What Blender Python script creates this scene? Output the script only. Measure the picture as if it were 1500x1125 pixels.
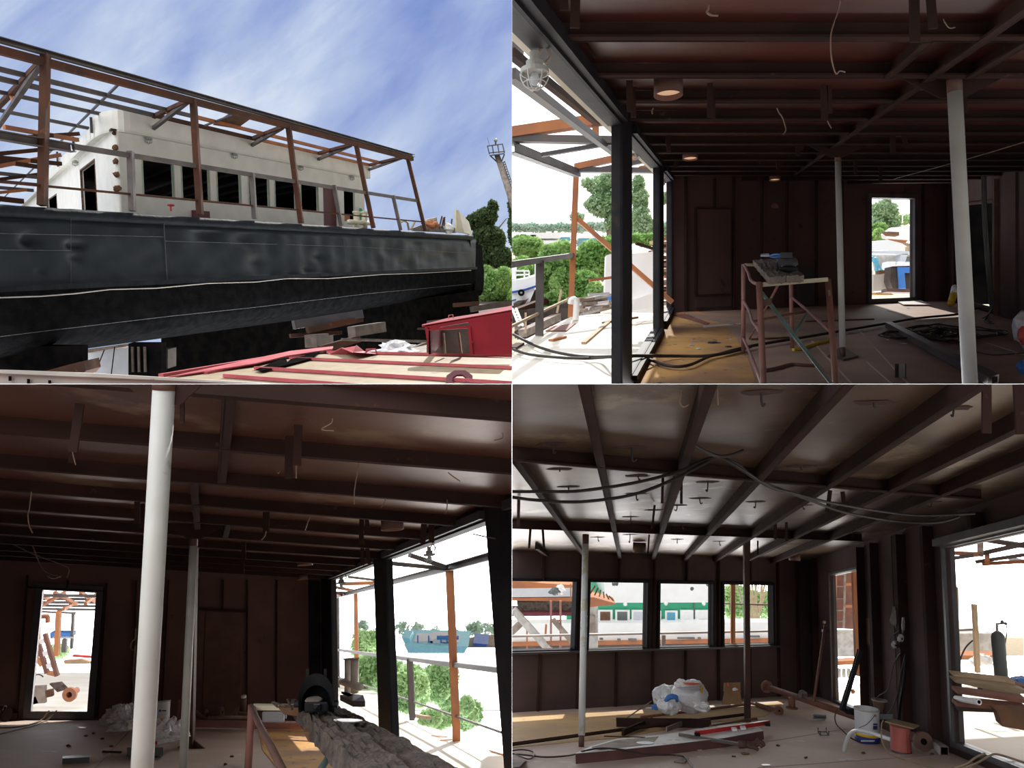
import bpy, bmesh, math, random
from mathutils import Vector, noise
random.seed(7)
for o in list(bpy.data.objects): bpy.data.objects.remove(o)
SC = bpy.context.scene
COL = SC.collection
F = 1100.0                      # focal length in pixels of the 1500 px wide frame
# ------------------------------------------------------------------ camera
cd = bpy.data.cameras.new('camera'); cam = bpy.data.objects.new('camera', cd); COL.objects.link(cam)
cam.location = (0, 0, 0); cam.rotation_euler = (math.pi / 2, 0, 0)
cd.sensor_width = 36.0; cd.lens = 36.0 * F / 1500.0; cd.clip_start = 0.05; cd.clip_end = 2000
SC.camera = cam
SC.view_settings.view_transform = 'Standard'; SC.view_settings.look = 'None'
SC.view_settings.exposure = 0.0; SC.view_settings.gamma = 1.0; SC.view_settings.use_curve_mapping = False
# ------------------------------------------------------------------ sky
W = bpy.data.worlds.new('sky'); SC.world = W; W.use_nodes = True
nt = W.node_tree; nt.nodes.clear()
def N(t, **k):
    n = nt.nodes.new(t)
    for a, b in k.items(): setattr(n, a, b)
    return n
def L(a, b): nt.links.new(a, b)
def mth(op, a, b=None, clamp=False):
    n = N('ShaderNodeMath', operation=op); n.use_clamp = clamp
    for i, v in enumerate((a, b)):
        if v is None: continue
        if isinstance(v, (int, float)): n.inputs[i].default_value = v
        else: L(v, n.inputs[i])
    return n.outputs[0]
tc = N('ShaderNodeTexCoord'); sx = N('ShaderNodeSeparateXYZ'); L(tc.outputs['Generated'], sx.inputs[0])
X, Y, Z = sx.outputs
leftup = mth('MULTIPLY', mth('LESS_THAN', X, 0.0), mth('GREATER_THAN', Z, 0.0))
ahead = mth('GREATER_THAN', Y, 0.0)
yy = mth('MAXIMUM', Y, 0.05)
xr = mth('DIVIDE', X, yy)                                                   # -.68 at the left edge .. 0
zr = mth('DIVIDE', Z, yy)                                                   # 0 .. .51
def streak(ang, sa, sc, seed):
    c_, s_ = math.cos(math.radians(ang)), math.sin(math.radians(ang))
    al = mth('ADD', mth('MULTIPLY', xr, c_ * sa), mth('MULTIPLY', zr, s_ * sa))
    ac = mth('ADD', mth('MULTIPLY', xr, -s_ * sc), mth('MULTIPLY', zr, c_ * sc))
    cb = N('ShaderNodeCombineXYZ'); L(al, cb.inputs[0]); L(ac, cb.inputs[1]); cb.inputs[2].default_value = seed
    n = N('ShaderNodeTexNoise'); n.inputs['Scale'].default_value = 1.0; n.inputs['Detail'].default_value = 9; n.inputs['Roughness'].default_value = 0.56
    n.inputs['Distortion'].default_value = 0.35; L(cb.outputs[0], n.inputs['Vector']); return n.outputs[0]
n1 = streak(36, 2.6, 9.0, 3.2); n3 = streak(62, 3.0, 8.0, 9.1); n2 = streak(40, 2.2, 3.0, 5.7)
blue = mth('SUBTRACT', 1.0, mth('MULTIPLY', mth('ADD', mth('ABSOLUTE', mth('ADD', xr, 0.11)), mth('ABSOLUTE', mth('MULTIPLY', mth('SUBTRACT', zr, 0.33), .8))), 3.6), True)
low = mth('SUBTRACT', 1.0, mth('MULTIPLY', mth('ABSOLUTE', mth('SUBTRACT', zr, 0.27)), 3.4), True)
f = mth('ADD', mth('MULTIPLY', n1, 1.15), mth('MULTIPLY', n2, 1.1))
f = mth('ADD', f, mth('MULTIPLY', n3, 0.7))
f = mth('SUBTRACT', f, mth('MULTIPLY', blue, 0.34))
f = mth('ADD', f, mth('MULTIPLY', low, 0.22))
f = mth('SUBTRACT', f, 1.0)
cr = N('ShaderNodeValToRGB'); L(f, cr.inputs[0])
e = cr.color_ramp.elements
e[0].position = 0.0; e[0].color = (0.14, 0.235, 0.56, 1)
e[1].position = 1.0; e[1].color = (0.80, 0.86, 0.95, 1)
m_ = e.new(0.30); m_.color = (0.29, 0.38, 0.69, 1)
m_ = e.new(0.62); m_.color = (0.48, 0.58, 0.80, 1)
def mixc(fac, a, b):
    n = N('ShaderNodeMix', data_type='RGBA'); L(fac, n.inputs[0])
    for i, v in ((6, a), (7, b)):
        if isinstance(v, tuple): n.inputs[i].default_value = v
        else: L(v, n.inputs[i])
    return n.outputs[2]
WHITE = 2.4
side_dim = mth('LESS_THAN', mth('ABSOLUTE', X), mth('ADD', mth('MULTIPLY', Y, 0.76), 0.03))
aheadw = mth('MULTIPLY', ahead, side_dim)
rest = mixc(aheadw, mixc(mth('LESS_THAN', Z, 0.0), (0.22, 0.21, 0.21, 1), (1.15, 1.12, 1.10, 1)), mixc(mth('LESS_THAN', Z, 0.0), (WHITE, WHITE * 1.01, WHITE * 1.03, 1), (9.0, 9.0, 9.0, 1)))
rear = mixc(mth('GREATER_THAN', Z, 0.34), (0.20, 0.22, 0.25, 1), (3.6, 3.6, 3.65, 1))
lu = mixc(ahead, rear, cr.outputs[0])
fin = mixc(leftup, rest, lu)
bg = N('ShaderNodeBackground'); L(fin, bg.inputs[0]); bg.inputs[1].default_value = 1.0
out = N('ShaderNodeOutputWorld'); L(bg.outputs[0], out.inputs[0])
# ------------------------------------------------------------------ sun
sd = bpy.data.lights.new('sun', 'SUN'); sd.energy = 4.5; sd.angle = math.radians(0.6); sd.color = (1.0, 0.95, 0.88)
so = bpy.data.objects.new('sun', sd); COL.objects.link(so); so.location = (0, 60, 80)
so.rotation_euler = Vector((0.12, 0.70, 0.68)).to_track_quat('Z', 'Y').to_euler()

# ================================================================== helpers
Q = 'TL'                        # which quarter the geometry stands in
def ray(px, py): return Vector(((px - 750.0) / F, 1.0, (562.5 - py) / F))
class Plane:
    def __init__(s, p, n): s.p = Vector(p); s.n = Vector(n).normalized()
    def at(s, px, py):
        r = ray(px, py); return r * (s.n.dot(s.p) / s.n.dot(r))
    def off(s, d): return Plane(s.p + s.n * d, s.n)
def plane3(a, b, c): return Plane(a, (b - a).cross(c - a))
class Room:
    """a place with its own gravity: U is the normal of its level planes, V the way its uprights run"""
    def __init__(s, hx, hy, slope, h, V):
        a, b = ray(hx, hy), ray(hx + 500, hy + 500 * slope)
        s.U = b.cross(a).normalized()
        if s.U.z < 0: s.U = -s.U
        s.h = h; V = Vector(V); s.V = V / V.dot(s.U)
    def lev(s, px, py, k):
        r = ray(px, py); return r * (k / s.U.dot(r))
    def fl(s, px, py): return s.lev(px, py, -s.h)
    def up(s, P, dk): return P + s.V * dk
    def down(s, P, k=None):
        k = -s.h if k is None else k
        return P - s.V * (P.dot(s.U) - k)
class Wall:
    def __init__(s, room, A, B, side=1):
        s.r = room; s.A = A; s.d = (B - A).normalized(); s.V = room.V; s.L = (B - A).length
        s.n = s.d.cross(s.V).normalized()
        if s.n.dot(A + (B - A) * .5) > 0: s.n = -s.n       # towards the camera
        s.n *= side
    def pt(s, a, k, o=0.0): return s.A + s.d * a + s.V * (k + s.r.h) + s.n * o
    def co(s, px, py, o=0.0):
        r = ray(px, py); A = s.A + s.n * o
        P = r * (s.n.dot(A) / s.n.dot(r)); k = P.dot(s.r.U)
        Q_ = P - s.V * (k + s.r.h) - s.n * o
        return (Q_ - s.A).dot(s.d), k
    def at(s, px, py, o=0.0): return s.pt(*s.co(px, py, o), o)

class M:
    """collects faces, becomes ONE mesh object"""
    def __init__(s): s.v = []; s.f = []
    def add(s, vs, fs):
        b = len(s.v); s.v += [Vector(v) for v in vs]; s.f += [tuple(i + b for i in f) for f in fs]; return s
    def hexa(s, p): return s.add(p, [(0, 3, 2, 1), (4, 5, 6, 7), (0, 1, 5, 4), (1, 2, 6, 5), (2, 3, 7, 6), (3, 0, 4, 7)])
    def slab(s, poly, vec):
        n = len(poly); vec = Vector(vec)
        return s.add(list(poly) + [Vector(p) + vec for p in poly], [tuple(range(n)), tuple(range(2 * n - 1, n - 1, -1))] + [(i, i + n, (i + 1) % n + n, (i + 1) % n) for i in range(n)])
    def wbox(s, w, a0, a1, k0, k1, o0, o1):
        return s.hexa([w.pt(a0, k0, o0), w.pt(a1, k0, o0), w.pt(a1, k0, o1), w.pt(a0, k0, o1), w.pt(a0, k1, o0), w.pt(a1, k1, o0), w.pt(a1, k1, o1), w.pt(a0, k1, o1)])
    def beam(s, A, B, w, h, up, lift=0.0):
        """rectangular bar; up = direction of h; lift: 0 centred, 1 sits above the line, -1 hangs below"""
        A = Vector(A); B = Vector(B); d = (B - A).normalized(); up = Vector(up).normalized()
        sd = d.cross(up).normalized(); u = sd.cross(d).normalized()
        l0, l1 = (-.5 + lift * .5) * h, (.5 + lift * .5) * h
        q = []
        for P in (A, B):
            q.append([P - sd * w / 2 + u * l0, P + sd * w / 2 + u * l0, P + sd * w / 2 + u * l1, P - sd * w / 2 + u * l1])
        return s.hexa([q[0][0], q[0][1], q[0][2], q[0][3], q[1][0], q[1][1], q[1][2], q[1][3]])
    def chan(s, A, B, w, h, up, t=0.012, lift=0.0, flip=1):
        """channel iron: web and two flanges"""
        A = Vector(A); B = Vector(B); d = (B - A).normalized(); up = Vector(up).normalized()
        sd = d.cross(up).normalized(); u = sd.cross(d).normalized(); c = u * (lift * h / 2)
        o = sd * (flip * (w / 2 - t / 2))
        s.beam(A + c - o, B + c - o, t, h, u)
        s.beam(A + c + u * (h / 2 - t / 2), B + c + u * (h / 2 - t / 2), w, t, u); s.beam(A + c - u * (h / 2 - t / 2), B + c - u * (h / 2 - t / 2), w, t, u)
        return s
    def tube(s, pts, r, n=8, cap=True):
        pts = [Vector(p) for p in pts]; rs = r if isinstance(r, (list, tuple)) else [r] * len(pts)
        ref = Vector((0.13, 0.21, 0.97)); rings = []
        for i, p in enumerate(pts):
            d = (pts[min(i + 1, len(pts) - 1)] - pts[max(i - 1, 0)]).normalized()
            if abs(d.dot(ref)) > .97: ref = Vector((0.9, 0.3, 0.1))
            a = d.cross(ref).normalized(); b = d.cross(a)
            if i and rings:
                pass
            rings.append([p + (a * math.cos(t) + b * math.sin(t)) * rs[i] for t in [2 * math.pi * k / n for k in range(n)]])
            ref = -(d.cross(a)).normalized() if False else ref
        fs = []
        for i in range(len(pts) - 1):
            for k in range(n):
                fs.append((i * n + k, i * n + (k + 1) % n, (i + 1) * n + (k + 1) % n, (i + 1) * n + k))
        if cap: fs += [tuple(range(n - 1, -1, -1)), tuple(range((len(pts) - 1) * n, len(pts) * n))]
        return s.add([v for r_ in rings for v in r_], fs)
    def lathe(s, o, axis, prof, n=24, a0=0, a1=2 * math.pi):
        o = Vector(o); ax = Vector(axis).normalized(); ref = Vector((1, 0, 0)) if abs(ax.x) < .8 else Vector((0, 1, 0))
        a = ax.cross(ref).normalized(); b = ax.cross(a)
        full = abs(a1 - a0 - 2 * math.pi) < 1e-6; m = n if full else n + 1
        vs = []
        for (r, z) in prof:
            for k in range(m):
                t = a0 + (a1 - a0) * k / n
                vs.append(o + ax * z + (a * math.cos(t) + b * math.sin(t)) * r)
        fs = []
        for i in range(len(prof) - 1):
            for k in range(n):
                k2 = (k + 1) % m
                fs.append((i * m + k, i * m + k2, (i + 1) * m + k2, (i + 1) * m + k))
        return s.add(vs, fs)
    def grid(s, fn, nu, nv):
        vs = [fn(i / nu, j / nv) for j in range(nv + 1) for i in range(nu + 1)]
        fs = [(j * (nu + 1) + i, j * (nu + 1) + i + 1, (j + 1) * (nu + 1) + i + 1, (j + 1) * (nu + 1) + i) for j in range(nv) for i in range(nu)]
        return s.add(vs, fs)
    def blob(s, c, rx, ry, rz, U=(0, 0, 1), amp=.2, fr=2.0, seg=16, flat=0.0):
        """lumpy ellipsoid"""
        c = Vector(c); U = Vector(U).normalized(); a = U.cross(Vector((0, 1, 0.01))).normalized(); b = U.cross(a)
        vs = []; fs = []; rows = seg // 2 + 1
        for j in range(rows):
            th = math.pi * j / (rows - 1)
            for i in range(seg):
                ph = 2 * math.pi * i / seg
                d = Vector((math.sin(th) * math.cos(ph), math.sin(th) * math.sin(ph), math.cos(th)))
                k = 1 + amp * noise.noise(d * fr + c * 3.1) + amp * .6 * noise.noise(d * fr * 2.7 + c)
                z = d.z * k
                if z < -flat and flat: z = -flat
                vs.append(c + a * (d.x * rx * k) + b * (d.y * ry * k) + U * (z * rz))
        for j in range(rows - 1):
            for i in range(seg): fs.append((j * seg + i, j * seg + (i + 1) % seg, (j + 1) * seg + (i + 1) % seg, (j + 1) * seg + i))
        return s.add(vs, fs)
    def leaves(s, blobs, n, size, up=(0, 0, 1)):
        """leaf quads filling ellipsoids (centre, rx, ry, rz)"""
        tot = sum(b[1] * b[3] for b in blobs)
        for (c, rx, ry, rz) in blobs:
            c = Vector(c)
            for _ in range(max(6, int(n * rx * rz / tot))):
                d = Vector((random.gauss(0, 1), random.gauss(0, 1), random.gauss(0, 1))).normalized() * (random.random() ** .33)
                p = c + Vector((d.x * rx, d.y * ry, d.z * rz))
                a = Vector((random.gauss(0, 1), random.gauss(0, 1), random.gauss(0, 1))).normalized(); b = a.cross(Vector((random.gauss(0, 1), random.gauss(0, 1), random.gauss(0, 1)))).normalized()
                z = size * random.uniform(.6, 1.3)
                s.add([p - a * z, p + b * z * .55, p + a * z, p - b * z * .55], [(0, 1, 2, 3)])
        return s
    def out(s, name, mat, parent=None, smooth=False, bevel=0.0, wall=None, label=None, cat=None, group=None, kind=None, noclip=False, fix=True, quad=None):
        me = bpy.data.meshes.new(name); me.from_pydata([tuple(v) for v in s.v], [], s.f)
        bm = bmesh.new(); bm.from_mesh(me)
        if fix: bmesh.ops.recalc_face_normals(bm, faces=bm.faces)
        q = quad or Q
        if not noclip:
            sx_ = 1 if q[1] == 'R' else -1; sz_ = 1 if q[0] == 'T' else -1
            for nrm in ((sx_, 0, 0), (0, 0, sz_)):
                nv = Vector(nrm)
                if any(nv.dot(v.co) < 1e-4 for v in bm.verts):
                    bmesh.ops.bisect_plane(bm, geom=bm.verts[:] + bm.edges[:] + bm.faces[:], plane_co=nv * 0.0004, plane_no=nv, clear_inner=True)
        if not bm.verts:
            bm.free(); print('EMPTY after cut:', name); return None
        c = Vector((0, 0, 0))
        for v in bm.verts: c += v.co
        c /= len(bm.verts)
        for v in bm.verts: v.co -= c
        bm.to_mesh(me); bm.free()
        if smooth:
            for p in me.polygons: p.use_smooth = True
        me.materials.append(MATS[mat] if isinstance(mat, str) else mat)
        o = bpy.data.objects.new(name, me); COL.objects.link(o)
        po = ORG.get(parent.name, Vector((0, 0, 0))) if parent else Vector((0, 0, 0))
        o.location = c - po; ORG[o.name] = c
        if parent: o.parent = parent
        if bevel:
            b = o.modifiers.new('edge', 'BEVEL'); b.width = bevel; b.segments = 2; b.limit_method = 'ANGLE'
        if smooth == 'auto':
            for p in me.polygons: p.use_smooth = False
        tag(o, label, cat, group, kind)
        return o
ORG = {}
def tag(o, label=None, cat=None, group=None, kind=None):
    if label: o['label'] = label
    if cat: o['category'] = cat
    if group: o['group'] = group
    if kind: o['kind'] = kind
def empty(name, loc, label, cat, group=None, kind=None):
    o = bpy.data.objects.new(name, None); COL.objects.link(o); o.location = Vector(loc); ORG[o.name] = Vector(loc); o.empty_display_size = .1
    tag(o, label, cat, group, kind); return o
def copy_tree(o, parent=None):
    c = o.copy(); COL.objects.link(c); c.parent = parent
    for ch in list(o.children): copy_tree(ch, c)
    return c
def struct(m, name, mat, **k): return m.out(name, mat, kind='structure', **k)

# ================================================================== materials
MATS = {}
def mat(name, c1, c2=None, leaf=False, rough=.6, metal=0.0, scale=3.0, bump=0.0, lo=.38, hi=.62, c3=None, s3=9.0, t3=.62, detail=6, spec=.5, stretch=None, trans=None, rough2=None, bscale=None, kind='noise'):
    m = bpy.data.materials.new(name); m.use_nodes = True; t = m.node_tree; b = t.nodes['Principled BSDF']
    def nn(ty): return t.nodes.new(ty)
    def lk(a, c): t.links.new(a, c)
    b.inputs['Roughness'].default_value = rough; b.inputs['Metallic'].default_value = metal
    b.inputs['Specular IOR Level'].default_value = spec
    c1 = tuple(c1) + (1,); b.inputs['Base Color'].default_value = c1
    g = nn('ShaderNodeNewGeometry'); v = g.outputs['Position']
    if stretch:
        mpn = nn('ShaderNodeMapping'); lk(v, mpn.inputs[0]); mpn.inputs['Scale'].default_value = stretch; v = mpn.outputs[0]
    if c2 is not None:
        n = nn('ShaderNodeTexNoise'); n.inputs['Scale'].default_value = scale; n.inputs['Detail'].default_value = detail; lk(v, n.inputs['Vector'])
        r = nn('ShaderNodeMapRange'); r.inputs[1].default_value = lo; r.inputs[2].default_value = hi; lk(n.outputs[0], r.inputs[0])
        mx = nn('ShaderNodeMix'); mx.data_type = 'RGBA'; lk(r.outputs[0], mx.inputs[0]); mx.inputs[6].default_value = c1; mx.inputs[7].default_value = tuple(c2) + (1,)
        col = mx.outputs[2]
        if rough2 is not None:
            rr = nn('ShaderNodeMapRange'); lk(n.outputs[0], rr.inputs[0]); rr.inputs[1].default_value = lo; rr.inputs[2].default_value = hi
            rr.inputs[3].default_value = rough; rr.inputs[4].default_value = rough2; lk(rr.outputs[0], b.inputs['Roughness'])
        if c3 is not None:
            n3 = nn('ShaderNodeTexNoise'); n3.inputs['Scale'].default_value = s3; n3.inputs['Detail'].default_value = 8; n3.inputs['Roughness'].default_value = .65; lk(v, n3.inputs['Vector'])
            r3 = nn('ShaderNodeMapRange'); r3.inputs[1].default_value = t3; r3.inputs[2].default_value = t3 + .07; lk(n3.outputs[0], r3.inputs[0])
            m3 = nn('ShaderNodeMix'); m3.data_type = 'RGBA'; lk(r3.outputs[0], m3.inputs[0]); lk(col, m3.inputs[6]); m3.inputs[7].default_value = tuple(c3) + (1,); col = m3.outputs[2]
        lk(col, b.inputs['Base Color'])
    if bump:
        nb = nn('ShaderNodeTexNoise'); nb.inputs['Scale'].default_value = bscale or scale * 4; nb.inputs['Detail'].default_value = 5; lk(v, nb.inputs['Vector'])
        bp = nn('ShaderNodeBump'); bp.inputs['Strength'].default_value = bump; bp.inputs['Distance'].default_value = .03; lk(nb.outputs[0], bp.inputs['Height']); lk(bp.outputs[0], b.inputs['Normal'])
    if leaf:
        tl = nn('ShaderNodeBsdfTranslucent'); ms = nn('ShaderNodeMixShader'); ms.inputs[0].default_value = .45; lk(b.outputs[0], ms.inputs[1]); lk(tl.outputs[0], ms.inputs[2])
        if c2 is not None: lk(col, tl.inputs[0])
        lk(ms.outputs[0], t.nodes['Material Output'].inputs[0])
    if trans: b.inputs['Transmission Weight'].default_value = trans
    MATS[name] = m; return m
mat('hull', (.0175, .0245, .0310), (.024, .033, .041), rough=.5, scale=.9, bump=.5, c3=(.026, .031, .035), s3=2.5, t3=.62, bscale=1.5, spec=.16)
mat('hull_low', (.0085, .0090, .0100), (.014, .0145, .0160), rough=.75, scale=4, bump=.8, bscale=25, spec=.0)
mat('hull_roll', (.010, .014, .018), (.018, .024, .030), rough=.6, scale=2, bump=.5, spec=.08)
mat('weld', (.10, .11, .12), (.05, .055, .06), rough=.6, scale=8)
mat('white_ship', (.84, .84, .78), (.76, .76, .70), rough=.55, scale=1.6, c3=(.30, .25, .17), s3=3.0, t3=.70)
mat('cream_ship', (.66, .64, .50), (.56, .52, .36), rough=.6, scale=2, c3=(.3, .2, .08), s3=6, t3=.68)
mat('green_edge', (.30, .48, .36), (.5, .5, .35), rough=.6, scale=6)
mat('rust_patch', (.16, .07, .025), (.06, .03, .02), rough=.9, scale=9)
mat('rust_beam', (.095, .038, .022), (.055, .030, .022), rough=.8, scale=1.4, spec=.2, c3=(.15, .055, .022), s3=4, t3=.6, bump=.2)
mat('rust_orange', (.50, .19, .07), (.36, .15, .08), rough=.75, scale=2.0, bump=.2)
mat('steel_grey', (.075, .070, .072), (.13, .11, .10), rough=.55, scale=1.8, c3=(.14, .07, .045), s3=2.5, t3=.62)
mat('steel_dark', (.045, .045, .055), (.075, .068, .070), rough=.5, scale=2.5, c3=(.11, .07, .05), s3=5, t3=.64)
mat('frame_black', (.010, .011, .016), (.020, .019, .022), rough=.6, spec=.15, scale=3)
mat('frame_face', (.020, .023, .031), (.034, .033, .034), rough=.6, spec=.2, scale=3, c3=(.055, .043, .035), s3=6, t3=.62)
mat('ceil_red', (.110, .030, .022), (.062, .022, .018), rough=.34, scale=.8, c3=(.030, .018, .015), s3=2.2, t3=.64, rough2=.5, bump=.12, bscale=2.5)
mat('ceil_brown', (.185, .130, .092), (.095, .058, .044), rough=.40, metal=.45, scale=.9, c3=(.30, .23, .15), s3=1.4, t3=.56, spec=.25, rough2=.42, bump=.18, bscale=2.5)
mat('beam_brown', (.050, .028, .024), (.034, .021, .018), rough=.85, spec=.06, scale=2, c3=(.10, .06, .045), s3=6, t3=.64)
mat('wall_red', (.115, .060, .054), (.085, .050, .047), rough=.65, scale=1.2, c3=(.03, .022, .022), s3=3, t3=.62)
mat('wall_dark', (.105, .073, .070), (.080, .060, .058), rough=.92, spec=.04, scale=1.5)
mat('floor_dust', (.62, .50, .42), (.50, .38, .31), rough=.75, scale=.7, c3=(.70, .60, .52), s3=2.6, t3=.60, bump=.1)
mat('floor_red', (.42, .285, .215), (.32, .21, .155), rough=.7, scale=1.0, c3=(.30, .23, .18), s3=6.0, t3=.66, bump=.15)
mat('floor_ochre', (.62, .34, .10), (.40, .22, .10), rough=.85, scale=1.6, c3=(.12, .07, .045), s3=7, t3=.60, bump=.2)
mat('floor_sand', (.58, .40, .20), (.46, .31, .17), rough=.85, scale=1.2, c3=(.22, .14, .09), s3=5, t3=.62, bump=.15)
mat('deck_pale', (.78, .74, .66), (.70, .64, .52), rough=.8, scale=1.0, c3=(.50, .36, .20), s3=5, t3=.68)
mat('col_white', (.60, .61, .58), (.50, .51, .47), rough=.55, scale=3, c3=(.38, .36, .28), s3=5, t3=.68)
mat('col_peel', (.78, .82, .82), (.66, .71, .72), rough=.5, scale=2, c3=(.60, .57, .42), s3=4.5, t3=.55)
mat('col_brown', (.075, .040, .032), (.11, .05, .035), rough=.6, scale=5)
mat('shed_red', (.27, .012, .022), (.22, .011, .020), rough=.6, spec=.25, scale=2, c3=(.25, .02, .03), s3=8, t3=.68)
mat('roof_pink', (.50, .105, .12), (.40, .07, .085), rough=.55, scale=3)
mat('roof_cream', (.34, .265, .165), (.28, .215, .13), rough=.6, scale=4, c3=(.30, .22, .12), s3=30, t3=.68)
mat('maroon', (.13, .022, .03), (.10, .02, .028), rough=.5)
mat('galv', (.62, .58, .53), (.46, .42, .38), rough=.5, scale=1.6, c3=(.20, .14, .10), s3=5, t3=.64)
mat('black', (.006, .006, .007), (.012, .011, .010), rough=.9, scale=3, spec=.0)
mat('brown_dark', (.045, .032, .025), (.075, .055, .045), rough=.8, scale=3)
mat('panel_white', (.62, .66, .72), (.56, .60, .66), rough=.5, scale=3)
mat('leaf_dark', (.065, .11, .045), (.14, .20, .085), leaf=True, rough=.6, scale=3.0, detail=3, spec=.3)
mat('leaf_mid', (.26, .46, .14), (.46, .66, .26), leaf=True, rough=.6, scale=.8, detail=4, spec=.3)
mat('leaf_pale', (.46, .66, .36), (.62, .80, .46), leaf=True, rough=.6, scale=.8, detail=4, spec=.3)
mat('bark', (.16, .12, .09), (.28, .24, .20), rough=.9, scale=6)
mat('wood_old', (.055, .042, .036), (.125, .098, .082), rough=.9, scale=8, stretch=(1.0, 1.0, 1.0), bump=.9, c3=(.02, .016, .014), s3=14, t3=.58)
mat('wood_light', (.50, .38, .25), (.40, .29, .18), rough=.8, scale=5)
mat('wood_grey', (.34, .29, .25), (.22, .18, .15), rough=.85, scale=5)
mat('wood_brown', (.20, .10, .05), (.13, .07, .04), rough=.8, scale=5)
mat('mask_black', (.014, .015, .018), (.022, .023, .026), rough=.6, scale=8, spec=.2)
mat('glass_dark', (.01, .012, .014), rough=.1)
mat('cable', (.022, .018, .017), (.035, .028, .024), rough=.6, scale=8)
mat('cable_tan', (.30, .24, .17), (.2, .15, .1), rough=.7, scale=8)
mat('wire', (.30, .22, .17), (.2, .13, .1), rough=.6, scale=8)
mat('pink_steel', (.36, .16, .13), (.26, .13, .12), rough=.6, scale=5, c3=(.12, .09, .09), s3=9, t3=.62)
mat('teal_steel', (.12, .23, .20), (.10, .14, .13), rough=.6, scale=6)
mat('pipe_rust', (.24, .10, .07), (.17, .075, .055), rough=.7, scale=3, c3=(.12, .06, .05), s3=8, t3=.6)
mat('pipe_dark', (.10, .055, .045), (.15, .075, .055), rough=.7, scale=4)
mat('bag_white', (.84, .85, .86), (.76, .77, .79), rough=.4, scale=5, bump=.9, bscale=14)
mat('bag_red', (.70, .10, .08), (.75, .18, .14), rough=.4)
mat('blue', (.03, .10, .42), (.02, .07, .32), rough=.45)
mat('blue_mid', (.06, .22, .62), (.05, .18, .5), rough=.5)
mat('cyan', (.12, .42, .58), (.10, .35, .5), rough=.5)
mat('pail_white', (.70, .72, .75), (.64, .66, .70), rough=.35)
mat('pail_blue', (.02, .035, .20), (.02, .03, .16), rough=.35)
mat('yellow', (.72, .50, .03), (.60, .38, .03), rough=.5)
mat('drum_pink', (.48, .13, .105), (.38, .10, .085), rough=.6, scale=5)
mat('red', (.62, .03, .03), (.5, .02, .02), rough=.35)
mat('kraft', (.34, .20, .10), (.27, .16, .08), rough=.85, scale=6)
mat('glove', (.12, .06, .045), (.08, .045, .035), rough=.85, scale=10)
mat('ship_green', (.04, .42, .24), (.04, .38, .21), rough=.5)
mat('ship_white', (.92, .94, .94), (.88, .90, .90), rough=.5)
mat('collar_glow', (.80, .55, .42), (.7, .45, .33), rough=.5)
mat('lamp_metal', (.42, .43, .40), (.30, .30, .28), rough=.45)
mat('water', (.55, .58, .60), (.50, .54, .56), rough=.25)
mat('soil', (.16, .12, .085), (.10, .075, .05), rough=.95, scale=2)
mat('soil_pale', (.62, .55, .44), (.50, .42, .3), rough=.95, scale=2)
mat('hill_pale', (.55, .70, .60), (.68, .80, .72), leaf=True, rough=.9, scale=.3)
mat('tank_grey', (.10, .12, .12), (.15, .17, .17), rough=.5)
mat('disc', (.62, .62, .60), (.5, .5, .48), rough=.35)
mat('plaster', (.55, .55, .53), (.40, .39, .37), rough=.8, scale=6)
mat('plastic_clear', (.60, .66, .70), (.5, .56, .6), rough=.25)
mat('ceil_rose', (.165, .066, .048), (.100, .042, .032), rough=.33, metal=.35, scale=.7, c3=(.26, .175, .12), s3=.9, t3=.56, rough2=.45, bump=.15, bscale=2.5, spec=.7)
mat('wall_rose', (.200, .112, .100), (.150, .092, .085), rough=.7, spec=.15, scale=1.2, c3=(.06, .045, .042), s3=3, t3=.64)
mat('timber_dim', (.15, .125, .105), (.10, .08, .068), rough=.9, scale=5)
mat('frame_red', (.16, .07, .065), (.12, .055, .052), rough=.6, scale=4)
mat('plate_white', (.90, .91, .89), (.78, .78, .76), rough=.7, scale=3, c3=(.34, .31, .28), s3=5, t3=.60)
mat('wood_worn', (.30, .245, .205), (.20, .16, .135), rough=.9, scale=8, bump=.9, c3=(.05, .04, .034), s3=14, t3=.56)
mat('mask_grey', (.050, .052, .058), (.065, .067, .072), rough=.55, scale=8, spec=.3)
mat('leaf_soft', (.34, .50, .28), (.52, .66, .44), leaf=True, rough=.6, scale=.8, detail=4, spec=.3)
mat('cyan_pale', (.30, .66, .82), (.26, .60, .78), rough=.5)
_b = MATS['collar_glow'].node_tree.nodes['Principled BSDF']; _b.inputs['Emission Color'].default_value = (1.0, .62, .38, 1); _b.inputs['Emission Strength'].default_value = .45  # added warm emission stands for daylight on the inside of the roof collars
# ================================================================== the three rooms: shells
def wall_with_holes(w, a0, a1, k0, k1, th, holes):
    """wall boxes around rectangular openings (a0,a1,k0,k1)"""
    m = M(); xs = sorted(set([a0, a1] + [h[0] for h in holes] + [h[1] for h in holes])); xs = [x for x in xs if a0 <= x <= a1]
    for x0, x1 in zip(xs, xs[1:]):
        if x1 - x0 < 1e-4: continue
        mid = (x0 + x1) / 2; segs = [(k0, k1)]
        for h in holes:
            if h[0] < mid < h[1]:
                ns = []
                for (p, q_) in segs:
                    if h[2] > p: ns.append((p, min(q_, h[2])))
                    if h[3] < q_: ns.append((max(p, h[3]), q_))
                segs = ns
        for (p, q_) in segs:
            if q_ - p > 1e-4: m.wbox(w, x0, x1, p, q_, 0, -th)
    return m
def hole(w, x0, y0, x1, y1):
    a0, k1 = w.co(x0, y0); a1, k0 = w.co(x1, y1)
    b0, _ = w.co(x0, y1); b1, k1b = w.co(x1, y0); _, k0b = w.co(x0, y1)
    return ((a0 + b0) / 2, (a1 + b1) / 2, (k0 + k0b) / 2, (k1 + k1b) / 2)
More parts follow.
